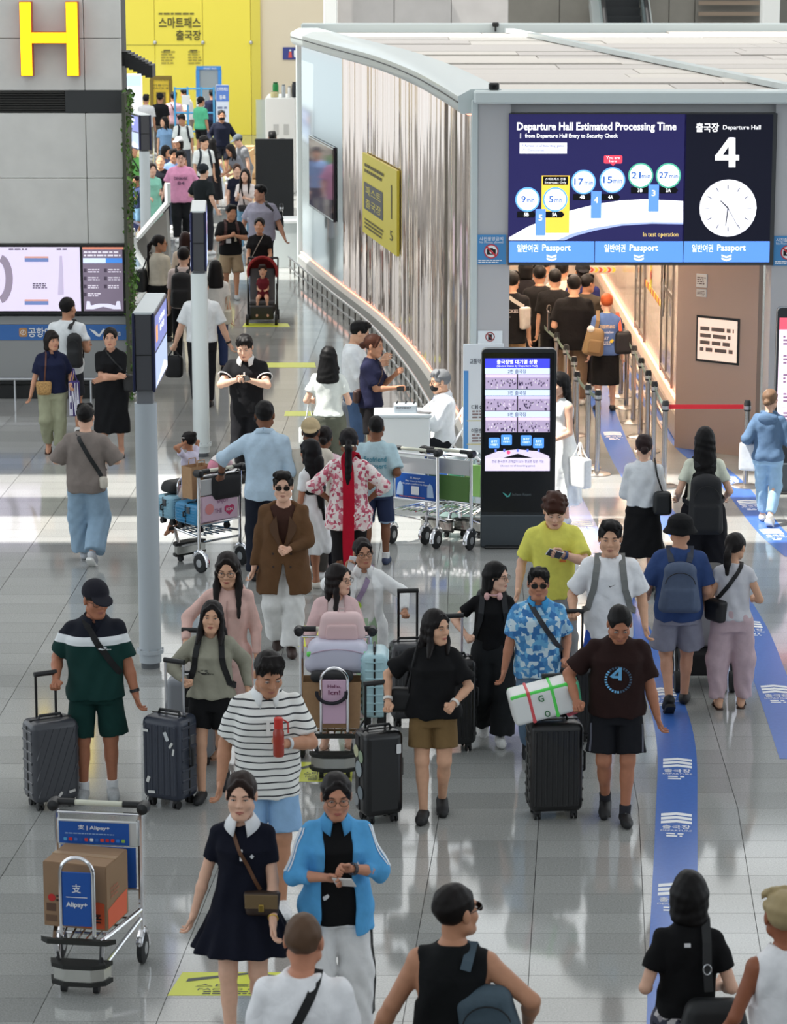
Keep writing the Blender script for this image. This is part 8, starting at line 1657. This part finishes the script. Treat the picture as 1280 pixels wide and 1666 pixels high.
# ------------------------------------------------------------------ by the curved wall and the counter
p = Person('tall young man in a white shirt and jeans looking down, by the curved wall', hd(577, 516, 1.76), 1.76, 80, 'm', 1.04, 'east', 'up', (18, 16, 16), top=dict(c=(232, 236, 238), off=.036, sr=.032, sleeve='long', hem=.0), bottom=dict(c=(74, 98, 132), cut='straight'), head=(14, -20, 0), R=(.14, .30, 1.22), L=(-.12, .3, 1.25), shoe='sneaker', sc=(60, 60, 60))
p = Person('woman with pinned red brown hair in a navy t-shirt holding a phone, black shorts', hd(604, 539, 1.69), 1.69, 70, 'f', 1.0, 'tan', 'lowbun', (76, 44, 32), top=dict(c=(30, 32, 58), off=.032, sr=.03, sleeve='half', hem=-.04), bottom=dict(c=(24, 22, 24), kind='shorts', len=.85, r=.11), R=(.05, .34, 1.12), L=(-.12, .26, 1.25), hand=('phone', 'relax'), head=(0, -6, 0), shoe='sandal', sc=(40, 30, 30))
phone(p, 'dark phone held out by the woman in the navy t-shirt', 1, (24, 24, 28)); cross_bag(p, 'small brown bag of the woman in the navy t-shirt', -1, (.20, .07, .16), (62, 40, 34), (.14, -1, .10), .02)
p = Person('woman with black hair in a white top and grey green trousers, from behind', hd(534, 559, 1.68), 1.68, 174, 'f', 1.02, 'fair', 'shoulder', (18, 17, 17), top=dict(c=(222, 226, 220), off=.028, sr=.026, hem=.02), bottom=dict(c=(96, 98, 86), cut='straight', add=.02), L=(-.22, .20, 1.06), R=(.2, .22, 1.05), shoe='sneaker2', sc=(220, 220, 220))
hand_bag(p, 'white tote on the forearm of the woman in grey green trousers', (-.24, .08, 1.06), (.26, .08, .20), (232, 234, 230), handle=.30)
suitcase('silver grey suitcase beside the young man in the white shirt', G(575, 735), 0, .30, .24, .58, (142, 146, 152), 'v', .98, (170, 172, 176))
p = Person('seated attendant with grey hair, glasses and black mask in a white shirt', (pch.x, pch.y), 1.70, -80, 'm', 1.02, 'east', 'short', (120, 122, 124), top=dict(c=(234, 238, 240), off=.032, sr=.030, sleeve='long', hem=-.02, collar=((236, 238, 240), 'polo')), bottom=dict(c=(26, 28, 34), cut='straight'), sit=True, seatz=.455, glasses='thin', mask=(18, 18, 20), R=(.12, .42, .92), L=(-.10, .34, .90), hand=('grip', 'grip'), shoe='sneaker', sc=(24, 24, 26), head=(0, -6, 0))
strap_only(p, 'blue staff lanyard round the neck of the seated attendant', 1, (60, 90, 160), .016, .0, .30, 'lanyard')
# ------------------------------------------------------------------ the queue
at_, H_ = pf(984, 668, 474)
p = Person('person with orange dyed hair in a blue printed t-shirt ending the queue', at_, H_, 182, 'f', 1.10, 'fair', 'crop', (172, 82, 44), top=dict(c=(80, 106, 156), off=.040, sr=.040, sleeve='elbow', hem=-.06), bottom=dict(c=(18, 18, 20), kind='skirt', skirt=(.40, .21, .18, 0)), shoe='sneaker', sc=(26, 26, 28))
p.text('EVERYTHING', 0, .37, .22, .05, (220, 190, 150), -1); p.text('dandelion', 0, .29, .18, .035, (226, 226, 230), -1); p.text('DAY', -.03, .20, .10, .05, (232, 232, 236), -1); p.text('BLISS', -.02, .13, .14, .055, (232, 232, 236), -1); p.mark([(-.5, -.3), (.1, -.5), (.5, .1), (.2, .5), (-.3, .2)], .10, .19, .07, .06, (226, 190, 50), -1)
q = bag_root(p, 'backpack', 'khaki backpack on the left shoulder of the person with orange hair', 'backpack'); soft_box('pack_body', p.t(-.20, -.20, .16), np.array((.14, .11, .20)), M((128, 104, 70), .7), q, p.T[1]@Ry(8), .06, .15, p.u, .014); soft_box('pocket', p.t(-.20, -.31, .10), np.array((.10, .03, .10)), M((120, 96, 64), .7), q, p.T[1]@Ry(8), .02, 0, p.u, .014); b = p.mb(); b.ribbon([Vector(v) for v in (p.t(-.13, .10, .40), p.t(-.13, -.01, .585), p.t(-.14, -.14, .46), p.t(-.17, -.17, .32))], [(0, 1, .3), (0, 0, 1), (0, -1, .3), (0, -1, 0)], .055, .01); b.build('strap', M((120, 96, 64), .7), q); b = p.mb(); b.ell(Vector(p.t(-.26, -.28, .36)), (.055, .05, .05), 14, 8); b.build('plush_charm', M((226, 222, 214), .9), q, True)
q = bag_root(p, 'shoulder_bag', 'black bag with orange lining on the right shoulder of the person with orange hair', 'bag'); soft_box('bag_body', p.t(.24, -.06, .13), np.array((.13, .12, .17)), M((22, 20, 24), .6), q, p.T[1], .06, .12, p.u, .015); b = p.mb(); b.ribbon([Vector(v) for v in path([p.t(.20, .06, .28), p.t(.16, .0, .56), p.t(.20, -.12, .30)], 5)], [(0, .5, 1)]*5+[(0, -1, .5)]*6, .05, .008); b.build('strap', M((214, 84, 50), .7), q)
p = Person('large man in a plain black t-shirt standing in the queue, from behind', hd(934, 444, 1.76), 1.76, 180, 'm', 1.26, 'east', 'short', (18, 16, 16), top=dict(c=(20, 18, 19), off=.036, sr=.036, sleeve='half', hem=-.14), bottom=dict(c=(120, 98, 78), cut='straight'), L=(-.2, .2, 1.05)); 
tb = thing('tablet', 'dark tablet held at the left side of the large man in the queue', 'tablet', p.at, p.root.rotation_euler.z); b = p.mb(); b.box(Vector((-.33, .12, 1.12)), (.02, .18, .26), bev=.005); b.build('case', M((60, 62, 66), .3), tb); b = p.mb(); b.box(Vector((-.342, .12, 1.12)), (.004, .16, .23)); b.build('glass', M((120, 124, 130), .1), tb)
p = Person('man in a black jersey with the number 016 on the back', hd(903, 434, 1.71), 1.71, 178, 'm', 1.10, 'east', 'crop', (22, 20, 20), top=dict(c=(22, 20, 20), off=.036, sr=.034, sleeve='half'), bottom=dict(c=(26, 26, 28))); p.text('016', 0, .30, .24, .13, (150, 140, 128), -1, .0); p.text('016', 0, .30, .215, .105, (30, 28, 28), -1, .0, .012)
p = Person('man in a black t-shirt with a pale sling bag at the left of the queue', hd(833, 438, 1.76), 1.76, 172, 'm', 1.06, 'east', 'short', (18, 16, 16), top=dict(c=(24, 22, 23), off=.036, sr=.034, sleeve='half', hem=-.12), bottom=dict(c=(150, 122, 88))); p.text('COOKIES', 0, .33, .2, .05, (190, 180, 176), -1); p.mark([(-.5, -.5), (.5, -.5), (.5, .5), (-.5, .5)], 0, .26, .28, .02, (110, 104, 100), -1)
cross_bag(p, 'pale grey sling bag of the man at the left of the queue', -1, (.16, .09, .30), (188, 180, 170), (.19, -1, .24), .05)
p = Person('man in a dark olive t-shirt behind the large man in the queue', hd(954, 443, 1.63), 1.63, 170, 'm', 1.06, 'tan', 'short', (22, 18, 18), top=dict(c=(62, 54, 44), off=.034, sleeve='half'), bottom=dict(c=(40, 40, 44)), head=(-40, 0, 0))
p = Person('person in a black cap and blue and black top far up the queue', hd(948, 424, 1.76), 1.76, 180, 'm', 1.1, 'tan', 'crop', (20, 18, 18), top=dict(c=(36, 42, 96), off=.034, sleeve='half'), bottom=dict(c=(30, 30, 34)), hat=('capback', (22, 22, 26)))
for px, py, lab, col, hr in ((878, 428, 'person in black behind the 016 jersey in the queue', (24, 22, 22), 'short'), (855, 418, 'person in a dark top at the dark end of the queue', (30, 26, 28), 'bob'), (914, 420, 'person in a cream top far up the queue', (206, 190, 174), 'short'), (886, 410, 'person in grey whose shoulders show under the board', (150, 140, 134), 'short')):
 Person(lab, hd(px, py, 1.72), 1.72, 180, 'm', 1.04, 'tan', hr, (20, 18, 18), top=dict(c=col, off=.034, sleeve='half'), bottom=dict(c=(36, 34, 36)))
# ================================================================== luggage
def case_at(label, px, py, w, h, d, col, rz=0, **k): g = G(px, py); return suitcase(label, (g.x, g.y+d/2*math.cos(rz)), rz, w, d, h, col, **k)
case_at('dark grey suitcase with diagonal ridges pulled by the man in green', 82, 1318, .36, .60, .25, (62, 64, 70), math.radians(28), ribs='d', pole=.98, polecol=(24, 24, 26), stickers=((.30, .12, .2, .05, .02, (206, 204, 200)), (.05, .1, .9, .04, .02, (206, 204, 200))))
case_at('dark blue scuffed suitcase with stickers pulled by the woman in the olive sweatshirt', 276, 1316, .33, .62, .27, (44, 50, 64), math.radians(-28), ribs='b', pole=1.06, polecol=(206, 208, 212), stickers=((-.36, .84, 0, .05, .02, (220, 220, 216)), (.18, .80, .4, .03, .07, (200, 204, 206)), (.30, .70, 1.0, .05, .02, (210, 210, 206)), (-.3, .25, 1.2, .05, .025, (220, 220, 216)), (-.22, .10, .1, .06, .02, (220, 220, 216)), (.36, .62, 1.4, .05, .015, (220, 220, 216))))
P10 = [o for o in bpy.data.objects if o.get('label', '').startswith('woman in a pale pink zip')][0]
g = Vector((G(297, 1030, 1.02).x+.06, G(297, 1030, 1.02).y+.02, 0)); suitcase('grey suitcase with a black luggage strap pulled by the woman in the pink hoodie', (g.x, g.y), math.radians(-8), .36, .25, .62, (138, 142, 148), None, 1.02, (206, 208, 212), .4, band=(20, 20, 22))
q = case_at('black suitcase with round stickers pulled by the woman in khaki shorts', 616, 1342, .30, .62, .24, (20, 20, 22), math.radians(22), ribs=None, pole=1.0, polecol=(24, 24, 26), rough=.3, stickers=((.34, .80, 0, .035, .07, (226, 226, 226)),))
for (y_, z_, r_, cc) in ((-.04, .44, .045, (150, 168, 140)), (.05, .46, .045, (196, 196, 160)), (.0, .34, .06, (150, 160, 164)), (-.03, .17, .05, (120, 130, 136)), (.05, .10, .045, (146, 150, 152))):
 f = Face2D((-.152, y_, .06+z_), (0, -1, 0), (0, 0, 1), q); f.poly('sticker', circ(r_, 16), M(cc, .5), .003)
g = Vector(P13.world((-.38, .26, 0))); suitcase('dark grey suitcase pulled by the woman in the open white shirt', (g.x+.03, g.y-.10), math.radians(6), .30, .24, .62, (70, 72, 76), 'v', 1.08, (24, 24, 26))
g = Vector(P15.world((.25, .16, 0))); suitcase('tall black suitcase with silver pole pulled by the girl with pink headphones', (g.x-.10, g.y-.12), math.radians(10), .32, .25, .68, (20, 20, 22), 'v', 1.05, (200, 190, 196))
q = case_at('large black suitcase with ridged top in front of the man in the brown t-shirt', 902, 1336, .385, .66, .27, (18, 18, 19), math.radians(6), ribs='v', pole=1.02, polecol=(20, 20, 22), rough=.4); big = q
g = Vector(P18.world((.29, .16, 0))); suitcase('black suitcase pulled by the boy with the white t-shirt', (g.x, g.y-.10), 0, .34, .24, .56, (30, 31, 34), 'v', 1.02, (26, 26, 28))
# striped shopping bag lying on the big suitcase
sb = thing('shopping_bag', 'white shopping bag with green and red bands lying on the large black suitcase', 'bag', (big.location.x-.07, big.location.y-.02, .742), math.radians(4)); Rb = Ry(-14)
soft_box('bag_body', (-.04, -.03, .135), np.array((.22, .13, .115)), M((228, 230, 228), .45), sb, Rb, .035, 0, 1, .011)
for x, cc, nm in ((-.08, (216, 84, 90), 'red_band'), (.09, (84, 220, 90), 'green_band')): soft_box(nm, np.array((-.04, -.03, .135))+Rb@np.array([x, 0, 0]), np.array((.014, .135, .119)), M(cc, .5), sb, Rb, .012, 0, 1, .007)
soft_box('green_edge', np.array((-.04, -.03, .135))+Rb@np.array([.0, 0, .095]), np.array((.21, .128, .016)), M((84, 220, 90), .5), sb, Rb, .014, 0, 1, .008)
soft_box('green_mouth', np.array((-.04, -.03, .135))+Rb@np.array([.235, 0, 0]), np.array((.05, .115, .105)), M((96, 200, 150), .5), sb, Rb, .03, -.15, 1, .011)
f = Face2D(Vector(np.array((-.04, -.03, .135))+Rb@np.array([-.0, -.134, .03])), Rb@np.array([1, 0, 0]), Rb@np.array([0, 0, 1]), sb); f.text('G', -.0, .02, .04, .05, M((40, 110, 60), .5), .003, .02); f.text('O', .02, -.10, .04, .05, M((40, 110, 60), .5), .003, .02)
rt = thing('luggage_ribbon', 'pink ribbon tied to the handle of the large black suitcase', 'ribbon', (big.location.x+.03, big.location.y, 0)); b = MB()
b.ribbon([Vector((.02, .0, .93)), Vector((.06, -.05, .95)), Vector((.12, .0, .93))], [(0, 0, 1)]*3, .03, .006); b.build('bow', M((226, 96, 116), .6), rt); b = MB(); b.ribbon([Vector((.05, -.0, .78)), Vector((.07, -.06, .765)), Vector((.12, -.02, .78))], [(0, -.3, 1)]*3, .04, .006); b.build('tail', M((226, 96, 116), .6), rt)
# ------------------------------------------------------------------ trolley with the big carton
t1 = trolley_at('luggage trolley with blue panels carrying a brown carton in the left foreground', (166, 1562), (138, 1604), texts='ali')
def on(t, x, y): return t.matrix_basis @ Vector((x, y, 0))
g = on(t1, -.02, .02); cz = .372
bx = thing('cardboard_box', 'large brown food carton with red and orange print on the foreground trolley', 'box', (g.x, g.y, cz), t1.rotation_euler.z+math.radians(-8)); km = M((150, 120, 92), .8, noise=.06, nscale=6)
for (c_, d_) in (((0, -.17, .20), (.40, .008, .40)), ((0, .17, .20), (.40, .008, .40)), ((-.2, 0, .20), (.008, .34, .40)), ((.2, 0, .20), (.008, .34, .40))): b = MB(); b.box(c_, d_); b.build('side', km, bx)
for sy in (-1, 1): b = MB(); b.box((0, sy*.085, .402), (.40, .168, .006)); b.build('flap', km, bx)
b = MB(); b.box((0, 0, .406), (.41, .05, .003)); b.build('tape', M((170, 140, 104), .3), bx)
f = Face2D((0, -.1745, .2), (1, 0, 0), (0, 0, 1), bx); RD = M((206, 84, 44), .6); f.poly('red_mark', circ(.024, 16, -.15, -.02), M((196, 40, 36), .6), .002); f.rect('print_block', -.155, -.08, .06, .05, M((96, 70, 54), .7), .002, 0); f.rect('print_block', -.155, -.15, .07, .04, M((110, 84, 64), .7), .002); f.dashes(-.10, -.02, .04, .05, 2, M((60, 44, 36), .7), .002)
f.poly('orange_print', [(.03, -.19), (.19, -.19), (.19, -.03), (.15, -.02), (.09, -.03), (.03, -.05)], RD, .002); f.text('辛', .13, -.13, .08, .09, M((40, 26, 22), .7), .004, .02)
f = Face2D((.2045, 0, .2), (0, 1, 0), (0, 0, 1), bx); f.poly('orange_print', [(-.16, -.19), (.14, -.19), (.15, -.04), (.0, -.05), (-.16, -.07)], M((226, 104, 70), .6), .002); f.dashes(-.04, .02, .14, .08, 3, M((170, 110, 84), .7), .002)
# ------------------------------------------------------------------ trolley of the woman in pink
g = Vector(P12.world((0, .33, 0))); t2 = trolley('loaded luggage trolley facing the camera pushed by the woman in the pale pink jacket', Vector((g.x, g.y-.31, 0)), 0, panel=(226, 190, 214), texts=True, top=False)
z0 = .372
kb = thing('paper_bag', 'large brown paper bag standing on the loaded trolley', 'bag', (t2.location.x-.02, t2.location.y-.10, z0)); b = MB(); km2 = M((176, 140, 104), .8, noise=.05)
b.add([(x*k, y, z) for z, k in ((0, .94), (.36, 1.0)) for x, y in ((-.22, -.10), (.22, -.10), (.22, .10), (-.22, .10))], [(0, 1, 5, 4), (1, 2, 6, 5), (2, 3, 7, 6), (3, 0, 4, 7), (3, 2, 1, 0)]); b.build('bag_body', km2, kb).modifiers.new('t', 'SOLIDIFY').thickness = .004
for y_ in (-.09, .09): b = MB(); b.tube([(-.08, y_, .355), (-.07, y_, .42), (.07, y_, .42), (.08, y_, .355)], .006, 6); b.build('handle', km2, kb)
bb = thing('belt_bag', 'black folded garment with a belt loop on top of the paper bag', 'bag', (t2.location.x-.02, t2.location.y-.17, .735)); soft_box('body', (0, 0, .035), np.array((.16, .07, .04)), M((30, 30, 32), .7), bb, None, .04, 0, 1, .012)
b = MB(); b.tube([(.11*math.cos(a), -.13, -.06+.10*math.sin(a)*.8) for a in np.linspace(PI*.95, PI*2.05, 14)], .014, 8); b.build('loop', M((26, 26, 36), .6), bb, True)
lb_ = suitcase('pale aqua suitcase on the right side of the loaded trolley', (t2.location.x+.30, t2.location.y+.02), math.radians(90), .36, .20, .50, (176, 212, 220), 'h', 0, z0=z0+.0)
gb = thing('soft_bag', 'pale lavender padded bag with green trim on top of the loaded trolley', 'bag', (t2.location.x+.02, t2.location.y+.06, .755)); soft_box('bag_body', (0, 0, .12), np.array((.24, .15, .12)), M((206, 206, 224), .5), gb, None, .08, .1, 1, .012)
for sx in (-1, 1): soft_box('green_trim', (sx*.18, -.02, .17), np.array((.06, .11, .022)), M((110, 222, 100), .5), gb, Ry(sx*32), .02, 0, 1, .011)
b = MB(); b.tube([(x, -.152+.04*abs(x)**2*6, .20-.9*x*x) for x in np.linspace(-.2, .2, 13)], .005, 6); b.build('zip', M((190, 170, 190), .5), gb)
pk_ = thing('backpack', 'pale pink backpack standing on the lavender bag of the loaded trolley', 'backpack', (t2.location.x+.05, t2.location.y+.14, .98)); soft_box('pack_body', (0, 0, .10), np.array((.17, .07, .11)), M((226, 196, 196), .7), pk_, None, .06, .12, 1, .012); soft_box('pocket', (0, -.072, .07), np.array((.12, .025, .06)), M((220, 188, 188), .7), pk_, None, .02, .05, 1, .011); b = MB(); b.tube([(-.03, 0, .20), (-.02, 0, .235), (.02, 0, .235), (.03, 0, .20)], .007, 6); b.build('grab_loop', M((200, 170, 170), .7), pk_)
# ------------------------------------------------------------------ trolley on the left with the girl
def icn(f, r): 
 PK = M((226, 196, 214), .5); f.rect('pink_panel', 0, 0, .44, .24, PK, .003); f.text('ENJOY', .04, .06, .14, .045, M((150, 90, 130), .5), .006, .01); f.text('THE', -.02, -.03, .09, .045, M((150, 90, 130), .5), .006, .01); f.poly('heart', [(.12, -.09), (.06, -.04), (.06, .0), (.09, .015), (.12, -.0), (.15, .015), (.18, .0), (.18, -.04)], M((206, 60, 110), .5), .006); f.text('ICN', .12, -.03, .08, .03, WHITE, .009, .02); f.poly('pink_disc', circ(.055, 18, -.13, .0), M((232, 150, 150), .5), .006)
t3 = trolley_at('luggage trolley stacked with blue cases and a little girl, on the left', (360, 925), (268, 900), texts=False, rear_print=icn, panel=(226, 196, 214))
q3 = lambda x, y: on(t3, x, y)
g = q3(.0, .02); suitcase('bright blue suitcase lying on the left trolley', (g.x, g.y), t3.rotation_euler.z, .46, .40, .22, (46, 132, 178), 'h', 0, z0=.372-.06+.06)
g = q3(0, -.36); suitcase('pale blue suitcase on the nose of the left trolley', (g.x, g.y), t3.rotation_euler.z, .44, .26, .24, (140, 186, 206), 'h', 0, z0=.372)
g = q3(.08, .02); kb = thing('paper_bag', 'brown paper carrier bag beside the little girl on the left trolley', 'bag', (g.x, g.y, .70), t3.rotation_euler.z); b = MB(); b.add([(x*k, y, z) for z, k in ((0, .95), (.32, 1.0)) for x, y in ((-.13, -.08), (.13, -.08), (.13, .08), (-.13, .08))], [(0, 1, 5, 4), (1, 2, 6, 5), (2, 3, 7, 6), (3, 0, 4, 7), (3, 2, 1, 0)]); b.build('bag_body', km2, kb).modifiers.new('t', 'SOLIDIFY').thickness = .004
for y_ in (-.07, .07): b = MB(); b.tube([(-.05, y_, .31), (-.04, y_, .38), (.04, y_, .38), (.05, y_, .31)], .006, 6); b.build('handle', km2, kb)
g = q3(-.1, .20); bk = thing('duffel_bag', 'black holdall by the handle of the left trolley', 'bag', (g.x, g.y, .68), t3.rotation_euler.z); soft_box('bag_body', (0, 0, .14), np.array((.20, .10, .14)), M((28, 29, 32), .6), bk, None, .07, 0, 1, .014); b = MB(); b.tube([(-.08, 0, .26), (-.06, 0, .33), (.06, 0, .33), (.08, 0, .26)], .012, 6); b.build('handle', M((28, 29, 32), .6), bk)
pl2 = thing('neck_pillow', 'pink, white and teal plush pillow on the black holdall', 'pillow', (g.x-.02, g.y+.02, .98), t3.rotation_euler.z)
for i, cc in enumerate(((226, 150, 170), (232, 226, 224), (120, 196, 196), (232, 200, 206))): b = MB(); a0 = PI*i/4; b.tube([(.10*math.cos(a), .0, .10*math.sin(a)) for a in np.linspace(a0, a0+PI/4, 5)], .055, 10); b.build('segment', M(cc, .9), pl2, True)
g = q3(.0, -.40); bs = thing('black_bag', 'crumpled black bag on the pale blue suitcase', 'bag', (g.x, g.y, .68), t3.rotation_euler.z); soft_box('bag_body', (0, 0, .06), np.array((.15, .11, .06)), M((28, 28, 30), .6), bs, None, .05, .1, 1, .014); b = MB(); b.tube([(-.1, -.1, .08), (0, -.14, .03), (.1, -.1, .07)], .008, 6); b.build('strap', M((28, 28, 30), .6), bs)
gg = q3(-.02, -.22); p = Person('little girl sitting on the left trolley with both hands on her head', (gg.x, gg.y), 1.08, -120, 'f', .95, (176, 122, 92), 'bun', (20, 17, 18), top=dict(c=(206, 202, 222), off=.026, sr=.02), bottom=dict(c=(210, 196, 190), kind='shorts', len=.9), sit={1: (.10, .40, .42), -1: (-.10, .40, .42)}, seatz=.72, R=(.08, .02, 1.98), L=(-.08, .02, 1.98), Rp=(1, .2, .1), Lp=(-1, .2, .1), hs=1.22, shoe='bare', hand=('flat', 'flat'))
b = p.mb(); b.box(Vector(p.hp(-.09, .02, .05)), (.012, .05, .014), bev=.004); b.build('hair_clip', M((230, 226, 220), .5), p.root)
# ------------------------------------------------------------------ two nested trolleys in the middle
def ali_rear(f, r):
 f.text('支 Alipay+', 0, .09, .12, .025, WHITE, .004, .01); f.text('Pay smart in Korea', 0, .055, .22, .022, WHITE, .004, .01); f.text('with your e-wallets via Alipay+', 0, .025, .34, .022, WHITE, .004, .01); f.rect('print_square', 0, -.04, .09, .09, WHITE, .004, .008); f.dashes(0, -.11, .36, .016, 1, M((226, 120, 110), .5), .004)
 for sx in (-1, 1): f.poly('player_print', [(sx*.14, -.10), (sx*.22, -.10), (sx*.20, .02), (sx*.17, .05), (sx*.14, .0)], M((170, 196, 226), .5), .004)
t4 = trolley_at('luggage trolley with a blue advert panel nearest the aqua t-shirt man', (674, 888), (718, 870), texts='ali', rear_print=ali_rear)
t5 = trolley_at('luggage trolley nested behind the blue advert trolley, nearer the totem', (728, 890), (772, 872), texts='ali', panel=(92, 132, 70))
# ------------------------------------------------------------------ pushchair with toddler
g = Vector(P44.world((0, .32, 0))); st = thing('pushchair', 'red hooded pushchair with a toddler pushed towards the camera', 'pushchair', (g.x+.09, g.y-.40, 0)); fm_ = M((28, 28, 30), .4, .3)
for sx in (-1, 1):
 b = MB(); b.tube([(sx*.24, .30, 1.0), (sx*.24, .10, .62), (sx*.22, -.32, .12)], .013, 8); b.build('frame_tube', fm_, st, True); b = MB(); b.tube([(sx*.23, -.02, .62), (sx*.23, .30, .10)], .013, 8); b.build('frame_tube', fm_, st, True)
 for y_ in (-.32, .32):
  b = MB(); b.lathe([(.03, -.02), (.085, -.022), (.085, .022), (.03, .02)], (sx*.23, y_, .085), 16, 'x'); b.build('wheel', RUBBER, st, True)
b = MB(); b.tube([(-.24, .30, 1.0), (.24, .30, 1.0)], .018, 8); b.build('push_bar', BLACKP, st, True)
soft_box('seat_shell', (0, .05, .56), np.array((.20, .05, .30)), M((88, 86, 88), .8), st, Rx(-16), .03, 0, 1, .014); soft_box('seat_base', (0, -.12, .34), np.array((.20, .18, .04)), M((70, 68, 70), .8), st, None, .03, 0, 1, .014); soft_box('footrest', (0, -.31, .20), np.array((.19, .03, .12)), M((62, 60, 62), .8), st, Rx(20), .02, 0, 1, .014)
F = Field(); F.ell((0, .06, .80), (.255, .30, .26), None, .01); F.ell((0, .04, .78), (.225, .29, .235), None, .01, 'sub'); F.box((0, -.1, .50), (.4, .5, .22), None, .01, .02, 'sub'); F.box((0, -.36, .74), (.4, .26, .4), Rx(-18), .01, .02, 'sub'); V, Q = F.mesh(.013); link('hood', mesh_np('hood', V, Q), cloth((140, 44, 44)), st)
soft_box('basket', (0, .04, .22), np.array((.20, .20, .06)), M((26, 26, 28), .8), st, None, .03, 0, 1, .015)
p = Person('toddler in a maroon outfit sitting in the red pushchair', (st.location.x+.01, st.location.y-.06), .92, 0, 'f', 1.0, (224, 172, 142), 'fringe', (44, 30, 26), top=dict(c=(110, 34, 44), off=.022), bottom=dict(c=(104, 34, 42), kind='shorts', len=.5), sit={1: (.16, .46, .40), -1: (-.16, .46, .40)}, seatz=.40, hs=1.5, R=(.08, .24, 1.02), L=(-.08, .24, 1.02), shoe='bare', hand=('fist', 'fist'), detail=True)
# ------------------------------------------------------------------ black pushchair in front of the bucket hat man
g = G(1140, 1112); bc = thing('pushchair', 'black and grey pushchair in front of the bucket hat man', 'pushchair', (g.x, g.y, 0))
for sx in (-1, 1):
 b = MB(); b.tube([(sx*.24, -.28, 1.0), (sx*.24, -.08, .62), (sx*.22, .30, .12)], .014, 8); b.build('frame_tube', fm_, bc, True); b = MB(); b.tube([(sx*.23, .02, .62), (sx*.23, -.26, .10)], .014, 8); b.build('frame_tube', fm_, bc, True)
 for y_ in (-.26, .30): b = MB(); b.lathe([(.03, -.02), (.09, -.022), (.09, .022), (.03, .02)], (sx*.23, y_, .09), 18, 'x'); b.build('wheel', RUBBER, bc, True)
b = MB(); b.tube([(-.24, -.28, 1.0), (.24, -.28, 1.0)], .018, 8); b.build('push_bar', BLACKP, bc, True)
soft_box('seat_back', (0, -.06, .58), np.array((.20, .04, .28)), M((150, 152, 156), .7), bc, Rx(14), .03, 0, 1, .013); soft_box('basket', (0, .02, .22), np.array((.20, .24, .10)), M((22, 22, 24), .8), bc, None, .03, 0, 1, .014); soft_box('hood', (0, .02, .90), np.array((.22, .20, .12)), M((24, 24, 26), .7), bc, None, .10, 0, 1, .014)
b = MB(); b.tube([(-.24, -.15, .36), (.24, -.15, .36)], .012, 6); b.build('cross_bar', fm_, bc)
